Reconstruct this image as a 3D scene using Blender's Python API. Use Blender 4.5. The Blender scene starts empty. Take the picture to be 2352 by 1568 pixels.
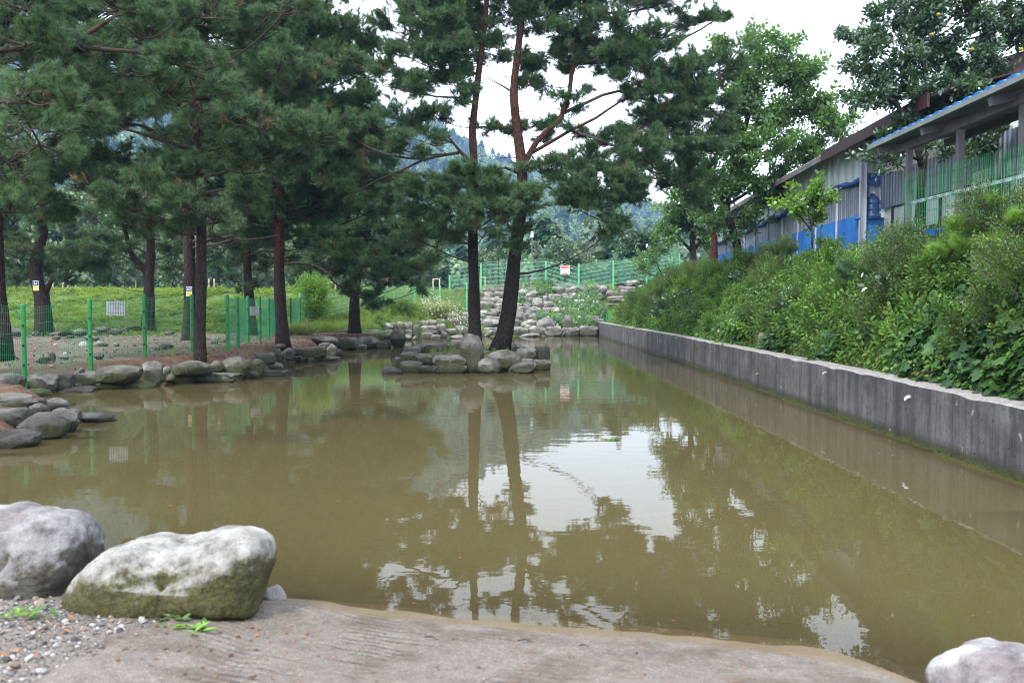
import bpy, math, random
import numpy as np
from mathutils import Vector, Matrix, Euler, noise as mn

random.seed(7); rng = np.random.default_rng(7)
R = math.radians
scene = bpy.context.scene
COL = scene.collection

# ---------------------------------------------------------------- camera
CZ = 1.5; FPX = 1860.0; PITCH = math.atan(72/FPX)
cam_d = bpy.data.cameras.new('camera'); cam = bpy.data.objects.new('camera', cam_d); COL.objects.link(cam)
cam.location = (0, 0, CZ); cam.rotation_euler = (math.pi/2 - PITCH, 0, 0)
cam_d.sensor_width = 36; cam_d.lens = 36*FPX/2352; cam_d.clip_end = 6000; cam_d.clip_start = .05
cam_d.dof.use_dof = True; cam_d.dof.focus_distance = 21; cam_d.dof.aperture_fstop = 3.2
scene.camera = cam

# ---------------------------------------------------------------- sky and sun (bright overcast)
w = bpy.data.worlds.new('World'); scene.world = w; w.use_nodes = True
nt = w.node_tree; nt.nodes.clear()
out = nt.nodes.new('ShaderNodeOutputWorld')
sky = nt.nodes.new('ShaderNodeTexSky'); sky.sky_type = 'NISHITA'; sky.sun_disc = False
SUN_EL, SUN_AZ = R(52), R(215)
sky.sun_elevation = SUN_EL; sky.sun_rotation = SUN_AZ
bg1 = nt.nodes.new('ShaderNodeBackground'); bg1.inputs[1].default_value = .12
bg2 = nt.nodes.new('ShaderNodeBackground')
tc = nt.nodes.new('ShaderNodeTexCoord'); no = nt.nodes.new('ShaderNodeTexNoise'); no.inputs['Scale'].default_value = 2.2; no.inputs['Detail'].default_value = 5
mp = nt.nodes.new('ShaderNodeMapping'); mp.inputs['Scale'].default_value = (1, 1, 3)
cr = nt.nodes.new('ShaderNodeValToRGB')
cr.color_ramp.elements[0].position = .3; cr.color_ramp.elements[0].color = (.82, .9, 1.04, 1)
cr.color_ramp.elements[1].position = .7; cr.color_ramp.elements[1].color = (.97, 1.01, 1.07, 1)
bg2.inputs[1].default_value = 2.3
mx = nt.nodes.new('ShaderNodeMixShader'); mx.inputs[0].default_value = .9
L = nt.links.new
L(tc.outputs['Generated'], mp.inputs[0]); L(mp.outputs[0], no.inputs['Vector']); L(no.outputs[0], cr.inputs[0]); L(cr.outputs[0], bg2.inputs[0])
L(sky.outputs[0], bg1.inputs[0]); L(bg1.outputs[0], mx.inputs[1]); L(bg2.outputs[0], mx.inputs[2]); L(mx.outputs[0], out.inputs[0])
sd = bpy.data.lights.new('sun', 'SUN'); so = bpy.data.objects.new('sun', sd); COL.objects.link(so)
sd.energy = 3.2; sd.angle = R(9); sd.color = (1, .96, .88)
sdir = Vector((math.sin(SUN_AZ)*math.cos(SUN_EL), math.cos(SUN_AZ)*math.cos(SUN_EL), math.sin(SUN_EL)))
so.rotation_euler = sdir.to_track_quat('Z', 'Y').to_euler()
scene.view_settings.view_transform = 'Standard'; scene.view_settings.look = 'None'
scene.view_settings.exposure = 0.55; scene.view_settings.gamma = 1; scene.view_settings.use_curve_mapping = False
scene.cycles.max_bounces = 6; scene.cycles.diffuse_bounces = 3; scene.cycles.glossy_bounces = 3
scene.cycles.transparent_max_bounces = 8; scene.cycles.transmission_bounces = 3; scene.cycles.volume_bounces = 0
scene.cycles.pixel_filter_type = 'BLACKMAN_HARRIS'; scene.cycles.filter_width = 1.1
scene.cycles.caustics_reflective = False; scene.cycles.caustics_refractive = False

# ---------------------------------------------------------------- measured picture point -> place in the world
_cp, _sp = math.cos(PITCH), math.sin(PITCH)
def ray(u, v):
    a = (u-1176)/FPX; b = (784-v)/FPX
    return np.array([a, _cp + b*_sp, -_sp + b*_cp])
def at(u, v, D):                       # at distance D (world y)
    d = ray(u, v); return d/d[1]*D + np.array([0, 0, CZ])
def gp(u, v, z=0.0):                   # on the level z
    d = ray(u, v); t = (z-CZ)/d[2]; return d*t + np.array([0, 0, CZ])
def C3(x, y): return 1550.3+.3408*x, .3408*y
def C4(x, y): return .3418*x, 516.8+.3418*y
def C5(x, y): return 746.5+.3418*x, 516.8+.3418*y
def C6(x, y): return 1550.3+.3408*x, 516.8+.3408*y

# ---------------------------------------------------------------- object helpers
def tag(o, label=None, cat=None, group=None, kind=None):
    if label: o['label'] = label
    if cat: o['category'] = cat
    if group: o['group'] = group
    if kind: o['kind'] = kind
    return o
def empty(name, loc, label, cat, group=None, rz=0):
    o = bpy.data.objects.new(name, None); COL.objects.link(o); o.location = loc; o.rotation_euler = (0, 0, rz)
    o.empty_display_size = .1
    return tag(o, label, cat, group)
def mesh_from(name, verts, faces, smooth=False):
    me = bpy.data.meshes.new(name)
    me.from_pydata([tuple(v) for v in verts], [], [tuple(f) for f in faces]); me.update()
    if smooth: me.polygons.foreach_set('use_smooth', [True]*len(me.polygons))
    return me
def link(name, me, mat=None, parent=None, loc=None, rot=None, scl=None):
    o = bpy.data.objects.new(name, me); COL.objects.link(o)
    if mat is not None and not me.materials: me.materials.append(mat)
    if parent is not None: o.parent = parent
    if loc is not None: o.location = loc
    if rot is not None: o.rotation_euler = rot
    if scl is not None: o.scale = scl
    return o
class MB:
    def __init__(s): s.v = []; s.f = []
    def box(s, c, d, rz=0, M=None):
        b = len(s.v); dx, dy, dz = d[0]/2, d[1]/2, d[2]/2; ca, sa = math.cos(rz), math.sin(rz)
        for z in (-dz, dz):
            for x, y in ((-dx, -dy), (dx, -dy), (dx, dy), (-dx, dy)):
                p = (x, y, z)
                if M is not None: p = M @ Vector(p); s.v.append((c[0]+p[0], c[1]+p[1], c[2]+p[2]))
                else: s.v.append((c[0]+x*ca-y*sa, c[1]+x*sa+y*ca, c[2]+z))
        for q in ((0,3,2,1),(4,5,6,7),(0,1,5,4),(1,2,6,5),(2,3,7,6),(3,0,4,7)): s.f.append(tuple(b+i for i in q))
        return s
    def beam(s, a, b_, w, h):           # square bar from a to b
        a = Vector(a); b_ = Vector(b_); d = b_-a
        q = d.to_track_quat('X', 'Z').to_matrix()
        return s.box((a+b_)/2, (d.length, w, h), M=q)
    def tube(s, pts, rad, n=8, cap=True):
        pts = [Vector(p) for p in pts]; b = len(s.v); m = len(pts)
        if not hasattr(rad, '__len__'): rad = [rad]*m
        up = Vector((.13, .21, 1)).normalized(); 
        prev = None
        for i, p in enumerate(pts):
            t = (pts[min(i+1, m-1)]-pts[max(i-1, 0)])
            if t.length < 1e-9: t = Vector((0, 0, 1))
            t.normalize()
            if prev is None:
                a = t.orthogonal().normalized()
            else:
                a = (prev - t*prev.dot(t))
                a = a.normalized() if a.length > 1e-6 else t.orthogonal().normalized()
            prev = a; c = t.cross(a)
            for k in range(n):
                an = 2*math.pi*k/n
                s.v.append(p + (a*math.cos(an)+c*math.sin(an))*rad[i])
        for i in range(m-1):
            for k in range(n):
                k2 = (k+1) % n
                s.f.append((b+i*n+k, b+i*n+k2, b+(i+1)*n+k2, b+(i+1)*n+k))
        if cap and n > 2:
            s.f.append(tuple(b+k for k in range(n))[::-1]); s.f.append(tuple(b+(m-1)*n+k for k in range(n)))
        return s
    def poly(s, pts):
        b = len(s.v); s.v += [tuple(p) for p in pts]; s.f.append(tuple(range(b, b+len(pts)))); return s
    def build(s, name, mat, parent=None, smooth=False, origin=None):
        if origin is not None: s.v = [(p[0]-origin[0], p[1]-origin[1], p[2]-origin[2]) for p in s.v]
        return link(name, mesh_from(name, s.v, s.f, smooth), mat, parent, loc=origin)

# ---------------------------------------------------------------- materials
def newmat(name):
    m = bpy.data.materials.new(name); m.use_nodes = True; n = m.node_tree; n.nodes.clear()
    return m, n, n.nodes.new, n.links.new
def setramp(node, stops):
    e = node.color_ramp.elements
    while len(e) < len(stops): e.new(.5)
    for i, (p, c) in enumerate(stops):
        e[i].position = p; e[i].color = (*c, 1) if len(c) == 3 else c
def mixc(N, Lk, fac, a, b, blend='MIX'):
    m = N('ShaderNodeMix'); m.data_type = 'RGBA'; m.blend_type = blend
    for s, val in ((m.inputs[0], fac), (m.inputs[6], a), (m.inputs[7], b)):
        if hasattr(val, 'links') or hasattr(val, 'is_linked'): Lk(val, s)
        else: s.default_value = (*val, 1) if hasattr(val, '__len__') else val
    return m.outputs[2]
def maprange(N, Lk, x, a, b, c=0., d=1.):
    m = N('ShaderNodeMapRange'); m.inputs[1].default_value = a; m.inputs[2].default_value = b; m.inputs[3].default_value = c; m.inputs[4].default_value = d
    Lk(x, m.inputs[0]); return m.outputs[0]
def noise_n(N, Lk, vec, scale, detail=4, rough=.55):
    t = N('ShaderNodeTexNoise'); t.inputs['Scale'].default_value = scale; t.inputs['Detail'].default_value = detail; t.inputs['Roughness'].default_value = rough
    if vec is not None: Lk(vec, t.inputs['Vector'])
    return t
def math_n(N, Lk, op, a, b):
    m = N('ShaderNodeMath'); m.operation = op
    for i, x in enumerate((a, b)):
        if hasattr(x, 'is_linked'): Lk(x, m.inputs[i])
        else: m.inputs[i].default_value = x
    return m.outputs[0]
def simple(name, stops, scale=4, rough=.8, bump=.3, bscale=30, metal=0, stretch=(1, 1, 1), world=False, spec=.3, detail=5, bdist=.02):
    m, n, N, Lk = newmat(name)
    tc = N('ShaderNodeTexCoord'); src = tc.outputs['Object']
    if world: g = N('ShaderNodeNewGeometry'); src = g.outputs['Position']
    mp = N('ShaderNodeMapping'); mp.inputs['Scale'].default_value = stretch; Lk(src, mp.inputs[0])
    oi = N('ShaderNodeObjectInfo')
    ad = N('ShaderNodeVectorMath'); ad.operation = 'ADD'; Lk(mp.outputs[0], ad.inputs[0])
    if not world:
        mm = math_n(N, Lk, 'MULTIPLY', oi.outputs['Random'], 37.0); Lk(mm, ad.inputs[1])
    t = noise_n(N, Lk, ad.outputs[0], scale, detail, .6)
    r = N('ShaderNodeValToRGB'); setramp(r, stops); Lk(t.outputs[0], r.inputs[0])
    b = N('ShaderNodeBsdfPrincipled'); Lk(r.outputs[0], b.inputs['Base Color'])
    b.inputs['Roughness'].default_value = rough; b.inputs['Metallic'].default_value = metal; b.inputs['Specular IOR Level'].default_value = spec
    if bump:
        t2 = noise_n(N, Lk, ad.outputs[0], bscale, 6, .65)
        bm = N('ShaderNodeBump'); bm.inputs['Strength'].default_value = bump; bm.inputs['Distance'].default_value = bdist
        Lk(t2.outputs[0], bm.inputs['Height']); Lk(bm.outputs[0], b.inputs['Normal'])
    o = N('ShaderNodeOutputMaterial'); Lk(b.outputs[0], o.inputs[0]); return m

def stone_mat(name, pale, mid, dark, moss, moss_amt=.5, band=0.35, spk=1.0, stain=None, scale=3.0, mt=.34):
    m, n, N, Lk = newmat(name)
    tc = N('ShaderNodeTexCoord'); g = N('ShaderNodeNewGeometry'); oi = N('ShaderNodeObjectInfo')
    ad = N('ShaderNodeVectorMath'); ad.operation = 'ADD'; Lk(g.outputs['Position'], ad.inputs[0])
    off = math_n(N, Lk, 'MULTIPLY', oi.outputs['Random'], 50.); Lk(off, ad.inputs[1]); P = ad.outputs[0]
    t = noise_n(N, Lk, P, scale, 8, .65)
    r = N('ShaderNodeValToRGB'); setramp(r, [(.3, dark), (.47, mid), (.66, pale)]); Lk(t.outputs[0], r.inputs[0]); col = r.outputs[0]
    # object to object variation
    hv = maprange(N, Lk, oi.outputs['Random'], 0, 1, .68, 1.18)
    mv = N('ShaderNodeVectorMath'); mv.operation = 'SCALE'; Lk(col, mv.inputs[0]); Lk(hv, mv.inputs['Scale']); col = mv.outputs[0]
    if stain:
        ts = noise_n(N, Lk, P, scale*.45, 4); f = maprange(N, Lk, ts.outputs[0], .48, .66); col = mixc(N, Lk, math_n(N, Lk, 'MULTIPLY', f, .8), col, stain)
    # speckles
    t2 = noise_n(N, Lk, P, 55*spk, 4, .8); f = maprange(N, Lk, t2.outputs[0], .58, .68, 0, .7); col = mixc(N, Lk, f, col, dark)
    t3 = noise_n(N, Lk, P, 90*spk, 3, .8); f = maprange(N, Lk, t3.outputs[0], .6, .7, 0, .6); col = mixc(N, Lk, f, col, pale)
    # lichen and moss on the lower flanks, ragged edge
    sx = N('ShaderNodeSeparateXYZ'); Lk(tc.outputs['Generated'], sx.inputs[0])
    sn = N('ShaderNodeSeparateXYZ'); Lk(g.outputs['Normal'], sn.inputs[0])
    tm = noise_n(N, Lk, P, scale*1.6, 6, .7)
    lo = math_n(N, Lk, 'SUBTRACT', .95, sx.outputs[2]); side = math_n(N, Lk, 'SUBTRACT', 1.0, sn.outputs[2])
    mm = math_n(N, Lk, 'MULTIPLY', math_n(N, Lk, 'ADD', math_n(N, Lk, 'MULTIPLY', lo, .55), math_n(N, Lk, 'MULTIPLY', side, .3)), math_n(N, Lk, 'MULTIPLY', tm.outputs[0], 2.0))
    f = maprange(N, Lk, mm, mt, mt+.16, 0, moss_amt); mc = mixc(N, Lk, maprange(N, Lk, t2.outputs[0], .35, .6), tuple(c*.35 for c in moss), tuple(c*1.5 for c in moss)); col = mixc(N, Lk, f, col, mc)
    tk = noise_n(N, Lk, P, scale*.9, 7, .75); col = mixc(N, Lk, maprange(N, Lk, tk.outputs[0], .56, .66, 0, .6), col, dark)
    # wet dark band near the pond surface
    sp = N('ShaderNodeSeparateXYZ'); Lk(g.outputs['Position'], sp.inputs[0])
    if band:
        zz = math_n(N, Lk, 'ADD', sp.outputs[2], math_n(N, Lk, 'MULTIPLY', tm.outputs[0], -.12))
        f = maprange(N, Lk, zz, .03, -.04, 0, .75); col = mixc(N, Lk, f, col, (.03, .028, .02))
    b = N('ShaderNodeBsdfPrincipled'); Lk(col, b.inputs['Base Color']); b.inputs['Roughness'].default_value = .85; b.inputs['Specular IOR Level'].default_value = .25
    bm = N('ShaderNodeBump'); bm.inputs['Strength'].default_value = .6; bm.inputs['Distance'].default_value = .03
    tb = noise_n(N, Lk, P, scale*5, 9, .7); Lk(tb.outputs[0], bm.inputs['Height']); Lk(bm.outputs[0], b.inputs['Normal'])
    o = N('ShaderNodeOutputMaterial'); Lk(b.outputs[0], o.inputs[0]); return m

def leaf_mat(name, c0, c1, trans=.35, gloss=.12, tint=None, rough=.45, world_var=.35):
    m, n, N, Lk = newmat(name)
    oi = N('ShaderNodeObjectInfo'); g = N('ShaderNodeNewGeometry')
    t = noise_n(N, Lk, g.outputs['Position'], world_var, 3)
    f = math_n(N, Lk, 'ADD', math_n(N, Lk, 'MULTIPLY', oi.outputs['Random'], .6), maprange(N, Lk, t.outputs[0], .3, .7, -.1, .5))
    col = mixc(N, Lk, f, c0, c1)
    t2 = noise_n(N, Lk, g.outputs['Position'], 18, 2); f2 = math_n(N, Lk, 'MULTIPLY', maprange(N, Lk, t2.outputs[0], .3, .7, .7, 1.25), maprange(N, Lk, math_n(N, Lk, 'FRACT', math_n(N, Lk, 'MULTIPLY', oi.outputs['Random'], 7.3), 0.), 0, 1, .62, 1.45))
    mv = N('ShaderNodeVectorMath'); mv.operation = 'SCALE'; Lk(col, mv.inputs[0]); Lk(f2, mv.inputs['Scale']); col = mv.outputs[0]
    if tint:
        w = noise_n(N, Lk, g.outputs['Position'], 9, 2); f3 = maprange(N, Lk, w.outputs[0], .64, .7, 0, .8); col = mixc(N, Lk, f3, col, tint)
    d = N('ShaderNodeBsdfDiffuse'); Lk(col, d.inputs[0])
    tr = N('ShaderNodeBsdfTranslucent'); tcol = mixc(N, Lk, .5, col, (c1[0]*1.5+.02, c1[1]*1.5+.03, c1[2]*.6)); Lk(tcol, tr.inputs[0])
    m1 = N('ShaderNodeMixShader'); m1.inputs[0].default_value = trans; Lk(d.outputs[0], m1.inputs[1]); Lk(tr.outputs[0], m1.inputs[2])
    gl = N('ShaderNodeBsdfGlossy'); gl.inputs['Roughness'].default_value = rough; gl.inputs[0].default_value = (.9, .95, 1, 1)
    m2 = N('ShaderNodeMixShader'); m2.inputs[0].default_value = gloss*.22; Lk(m1.outputs[0], m2.inputs[1]); Lk(gl.outputs[0], m2.inputs[2])
    o = N('ShaderNodeOutputMaterial'); Lk(m2.outputs[0], o.inputs[0]); return m

def bark_mat(name, low, high, z0, z1, crack=(.012, .01, .009), sc=1.0, lichen=None):
    m, n, N, Lk = newmat(name)
    g = N('ShaderNodeNewGeometry'); mp = N('ShaderNodeMapping'); mp.inputs['Scale'].default_value = (1, 1, .28); Lk(g.outputs['Position'], mp.inputs[0])
    v = N('ShaderNodeTexVoronoi'); v.feature = 'DISTANCE_TO_EDGE'; v.inputs['Scale'].default_value = 22*sc
    nz = noise_n(N, Lk, mp.outputs[0], 14*sc, 5, .7)
    ad = N('ShaderNodeVectorMath'); ad.operation = 'MULTIPLY_ADD'; Lk(nz.outputs['Color'], ad.inputs[0]); ad.inputs[1].default_value = (.06/sc, .06/sc, .06/sc); Lk(mp.outputs[0], ad.inputs[2])
    Lk(ad.outputs[0], v.inputs['Vector'])
    sp = N('ShaderNodeSeparateXYZ'); Lk(g.outputs['Position'], sp.inputs[0])
    zz = math_n(N, Lk, 'ADD', sp.outputs[2], math_n(N, Lk, 'MULTIPLY', nz.outputs[0], 1.2))
    col = mixc(N, Lk, maprange(N, Lk, zz, z0+.6, z1+.6), low, high)
    col = mixc(N, Lk, maprange(N, Lk, nz.outputs[0], .35, .65, 0, .5), col, (low[0]*.45, low[1]*.45, low[2]*.5))
    if lichen:
        l2 = noise_n(N, Lk, g.outputs['Position'], 7, 5, .7); col = mixc(N, Lk, maprange(N, Lk, l2.outputs[0], .55, .66, 0, .6), col, lichen)
    cf = maprange(N, Lk, v.outputs['Distance'], 0, .16, 1, 0); col = mixc(N, Lk, math_n(N, Lk, 'MULTIPLY', cf, .85), col, crack)
    b = N('ShaderNodeBsdfPrincipled'); Lk(col, b.inputs['Base Color']); b.inputs['Roughness'].default_value = .9; b.inputs['Specular IOR Level'].default_value = .15
    h = math_n(N, Lk, 'ADD', maprange(N, Lk, v.outputs['Distance'], 0, .3, 0, 1), math_n(N, Lk, 'MULTIPLY', nz.outputs[0], .5))
    bm = N('ShaderNodeBump'); bm.inputs['Strength'].default_value = .9; bm.inputs['Distance'].default_value = .025; Lk(h, bm.inputs['Height']); Lk(bm.outputs[0], b.inputs['Normal'])
    o = N('ShaderNodeOutputMaterial'); Lk(b.outputs[0], o.inputs[0]); return m

M = {}
M['needle'] = leaf_mat('pine_needle', (.028, .074, .032), (.108, .195, .075), .3, .16, rough=.5, world_var=.5)
M['needle_pale'] = leaf_mat('pine_needle_pale', (.03, .08, .04), (.1, .18, .07), .25, .16, rough=.5)
M['needle_lime'] = leaf_mat('young_pine_needle', (.12, .26, .04), (.22, .36, .07), .35, .1)
M['bark'] = bark_mat('pine_bark', (.05, .037, .031), (.12, .05, .032), 2.2, 6)
M['bark_grey'] = bark_mat('dark_bark', (.07, .062, .055), (.085, .06, .05), 3, 9, lichen=(.12, .13, .1))
M['bark_red'] = bark_mat('red_bark', (.04, .03, .026), (.17, .055, .03), 2.4, 4.0)
M['twig'] = simple('twig_bark', [(.3, (.03, .023, .02)), (.7, (.075, .05, .038))], 6, .9, .5, 40)
M['leaf_green'] = leaf_mat('broad_leaf', (.045, .12, .025), (.12, .23, .05), .4, .25, rough=.35, world_var=.6)
M['leaf_dark'] = leaf_mat('glossy_dark_leaf', (.03, .075, .03), (.07, .13, .05), .3, .4, rough=.3, world_var=.8)
M['leaf_lime'] = leaf_mat('lime_leaf', (.09, .22, .02), (.2, .36, .04), .5, .2, rough=.4)
M['leaf_far'] = leaf_mat('far_leaf', (.06, .115, .05), (.15, .21, .1), .3, .2, world_var=.2)
M['leaf_ivy'] = leaf_mat('ivy_leaf', (.013, .048, .018), (.06, .135, .03), .25, .14, rough=.3, tint=(.16, .2, .04), world_var=1.1)
M['leaf_vine'] = leaf_mat('small_vine_leaf', (.03, .1, .022), (.14, .26, .042), .4, .08, tint=(.3, .3, .05), world_var=.9)
M['leaf_fine'] = leaf_mat('broom_leaf', (.034, .095, .022), (.135, .215, .045), .35, .15, world_var=.9)
M['grass'] = leaf_mat('grass_blade', (.075, .14, .026), (.2, .28, .055), .4, .1, tint=(.35, .33, .12), world_var=.4)
M['grass_dry'] = leaf_mat('pale_grass_blade', (.16, .22, .07), (.3, .33, .13), .4, .1, world_var=.4)
M['litter'] = leaf_mat('fallen_leaf', (.1, .045, .022), (.26, .13, .065), .2, .1, rough=.6)
M['flower'] = simple('white_blossom', [(.3, (.6, .6, .58)), (.7, (.85, .85, .84))], 10, .7, 0)
M['conifer_far'] = leaf_mat('far_conifer', (.02, .06, .03), (.06, .12, .05), .1, .05, world_var=.03)
M['mountain'] = simple('mountain_forest_floor', [(.3, (.02, .05, .02)), (.7, (.05, .1, .04))], .02, 1, .5, .2, world=True, bdist=2)
M['stone_pale'] = stone_mat('pale_stone', (.36, .34, .315), (.18, .168, .155), (.05, .045, .043), (.05, .055, .022), .6, .35, .25, stain=(.12, .105, .105), scale=2.2)
M['stone_moss'] = stone_mat('mossy_stone', (.17, .165, .145), (.08, .08, .068), (.022, .024, .019), (.034, .04, .013), .85, .35, .4, scale=2.4)
M['stone_grey'] = stone_mat('grey_stone', (.2, .195, .18), (.095, .093, .085), (.028, .027, .024), (.034, .04, .016), .7, .35, .4, scale=2.4)
M['stone_dark'] = stone_mat('dark_wet_stone', (.1, .1, .095), (.045, .045, .042), (.015, .015, .014), (.035, .045, .02), .5, .35, .5)
M['stone_deepmoss'] = stone_mat('stone_under_moss', (.08, .11, .04), (.045, .07, .02), (.02, .03, .01), (.04, .075, .01), .9, .35, .5)
M['stone_near'] = stone_mat('weathered_boulder', (.42, .41, .395), (.25, .24, .225), (.06, .056, .05), (.055, .052, .014), .95, 0, 1.0, scale=8, mt=.27)
M['stone_near2'] = stone_mat('purplish_boulder', (.43, .42, .42), (.24, .232, .235), (.06, .055, .055), (.05, .045, .03), .8, 0, 1.0, stain=(.15, .12, .125), scale=7)
M['green'] = simple('green_fence_paint', [(.3, (.017, .165, .045)), (.7, (.026, .22, .06))], 3, .45, .1, 40)
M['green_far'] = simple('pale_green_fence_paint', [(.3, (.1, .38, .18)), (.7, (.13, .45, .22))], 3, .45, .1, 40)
M['wire'] = simple('green_fence_wire', [(.3, (.03, .2, .085)), (.7, (.04, .26, .11))], 3, .5, 0, 40)
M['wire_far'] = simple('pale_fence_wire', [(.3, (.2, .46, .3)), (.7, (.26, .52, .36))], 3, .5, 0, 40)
M['grey_steel'] = simple('grey_steel', [(.3, (.1, .1, .115)), (.7, (.17, .17, .19))], 3, .5, .1, 20, stretch=(1, 1, .3))
M['black'] = simple('black_rubber', [(.3, (.012, .012, .012)), (.7, (.03, .03, .03))], 9, .6, 0)
M['white'] = simple('white_paint', [(.3, (.7, .71, .72)), (.7, (.8, .81, .82))], 6, .5, 0)
M['notice'] = simple('notice_sheet', [(.3, (.5, .52, .62)), (.7, (.62, .64, .72))], 6, .4, 0)
M['red'] = simple('red_print', [(.3, (.6, .03, .02)), (.7, (.68, .04, .03))], 6, .5, 0)
M['pink'] = simple('faded_red_print', [(.3, (.55, .2, .25)), (.7, (.6, .25, .3))], 6, .5, 0)
M['navy'] = simple('navy_print', [(.3, (.015, .02, .12)), (.7, (.02, .03, .16))], 6, .5, 0)
M['yellow'] = simple('yellow_print', [(.3, (.6, .5, .04)), (.7, (.7, .6, .06))], 6, .5, 0)
M['stake'] = simple('pale_timber', [(.3, (.45, .33, .22)), (.7, (.62, .48, .34))], 5, .8, .2, 30, stretch=(4, 4, .5))
M['blue_roof'] = simple('blue_roof_sheet', [(.3, (.012, .12, .42)), (.7, (.02, .17, .52))], 2, .4, .1, 20)
M['blue_tarp'] = simple('blue_tarpaulin', [(.3, (.012, .09, .34)), (.55, (.025, .17, .5)), (.75, (.05, .28, .62))], 1.2, .5, .5, 5, stretch=(1, 1, .4), bdist=.06)
M['navy_tarp'] = simple('dark_blue_netting', [(.3, (.02, .06, .2)), (.7, (.04, .12, .36))], 4, .7, .6, 12, bdist=.04)
M['tin'] = simple('grey_tin_roof', [(.3, (.07, .06, .06)), (.7, (.2, .19, .19))], 2, .6, .2, 20)
M['flash'] = simple('maroon_flashing', [(.3, (.025, .013, .015)), (.7, (.05, .024, .028))], 2, .5, .1, 20)
M['canopy_under'] = simple('grey_canopy_sheet', [(.3, (.12, .14, .14)), (.7, (.2, .22, .22))], 2, .6, .1, 20)
M['cream'] = simple('cream_panel', [(.3, (.6, .6, .56)), (.7, (.72, .72, .68))], 1.5, .6, .1, 20)
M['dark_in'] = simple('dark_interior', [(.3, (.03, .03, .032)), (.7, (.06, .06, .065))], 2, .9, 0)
M['jug'] = simple('blue_water_bottle', [(.3, (.04, .09, .25)), (.7, (.08, .16, .4))], 9, .15, 0, spec=.6)
M['orange'] = simple('orange_box', [(.3, (.5, .13, .03)), (.7, (.6, .2, .05))], 6, .6, 0)
M['board'] = simple('weathered_board', [(.3, (.14, .12, .1)), (.7, (.3, .27, .24))], 4, .9, .4, 30)
M['moss'] = simple('moss', [(.3, (.02, .04, .008)), (.7, (.06, .09, .015))], 12, 1, .8, 60)
def ribbed(name, c0, c1, freq, axis=1, depth=.01, streak=True, rough=.5, alpha=None):
    m, n, N, Lk = newmat(name)
    g = N('ShaderNodeNewGeometry'); sp = N('ShaderNodeSeparateXYZ'); Lk(g.outputs['Position'], sp.inputs[0])
    mp = N('ShaderNodeMapping'); mp.inputs['Scale'].default_value = (6, 6, .35); Lk(g.outputs['Position'], mp.inputs[0])
    t = noise_n(N, Lk, mp.outputs[0], 1.3, 5, .6); col = mixc(N, Lk, maprange(N, Lk, t.outputs[0], .35, .68), c0, c1)
    w = N('ShaderNodeMath'); w.operation = 'SINE'; Lk(math_n(N, Lk, 'MULTIPLY', math_n(N, Lk, 'ADD', sp.outputs[0], sp.outputs[1]), freq*6.283), w.inputs[0])
    b = N('ShaderNodeBsdfPrincipled'); Lk(col, b.inputs['Base Color']); b.inputs['Roughness'].default_value = rough
    bm = N('ShaderNodeBump'); bm.inputs['Distance'].default_value = depth; bm.inputs['Strength'].default_value = .9; Lk(w.outputs[0], bm.inputs['Height']); Lk(bm.outputs[0], b.inputs['Normal'])
    o = N('ShaderNodeOutputMaterial'); Lk(b.outputs[0], o.inputs[0])
    if alpha is not None:
        tr = N('ShaderNodeBsdfTransparent'); ms = N('ShaderNodeMixShader'); ms.inputs[0].default_value = alpha; Lk(tr.outputs[0], ms.inputs[1]); Lk(b.outputs[0], ms.inputs[2]); Lk(ms.outputs[0], o.inputs[0])
    return m
M['sheet'] = ribbed('pale_ribbed_sheet', (.36, .44, .44), (.52, .62, .61), 2.0, depth=.02)
M['vinyl'] = ribbed('grey_vinyl_curtain', (.13, .15, .2), (.25, .28, .35), 7, depth=.015, rough=.35)
M['vinyl2'] = ribbed('pale_vinyl_curtain', (.3, .33, .4), (.42, .46, .55), 4, depth=.02, rough=.35)
M['pane'] = ribbed('window_pane', (.35, .42, .44), (.55, .62, .64), .7, depth=.002, rough=.1)

# ---------------------------------------------------------------- scatter: many little sprays as one real-geometry part
def proto(name, verts, faces, mats, midx=None, smooth=False):
    me = mesh_from(name, verts, faces, smooth)
    for m in mats: me.materials.append(m)
    if midx is not None: me.polygons.foreach_set('material_index', midx)
    return bpy.data.objects.new(name, me)
_groups = {}
def scatter_group(protos):
    key = tuple(p.name for p in protos)
    if key in _groups: return _groups[key]
    g = bpy.data.node_groups.new('scatter_'+protos[0].name, 'GeometryNodeTree')
    g.interface.new_socket('Geometry', in_out='INPUT', socket_type='NodeSocketGeometry'); g.interface.new_socket('Geometry', in_out='OUTPUT', socket_type='NodeSocketGeometry')
    N = g.nodes.new; Lk = g.links.new
    gi = N('NodeGroupInput'); go = N('NodeGroupOutput'); g2i = N('GeometryNodeGeometryToInstance')
    for p in reversed(protos):
        oi = N('GeometryNodeObjectInfo'); oi.inputs['Object'].default_value = p; Lk(oi.outputs['Geometry'], g2i.inputs[0])
    iop = N('GeometryNodeInstanceOnPoints'); Lk(gi.outputs[0], iop.inputs['Points']); Lk(g2i.outputs[0], iop.inputs['Instance']); iop.inputs['Pick Instance'].default_value = True
    def attr(nm, dt):
        a = N('GeometryNodeInputNamedAttribute'); a.data_type = dt; a.inputs['Name'].default_value = nm; return a.outputs['Attribute']
    Lk(attr('vi', 'INT'), iop.inputs['Instance Index'])
    e2r = N('FunctionNodeEulerToRotation'); Lk(attr('rot', 'FLOAT_VECTOR'), e2r.inputs[0]); Lk(e2r.outputs[0], iop.inputs['Rotation'])
    Lk(attr('scl', 'FLOAT_VECTOR'), iop.inputs['Scale']); Lk(iop.outputs[0], go.inputs[0])
    _groups[key] = g; return g
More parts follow.
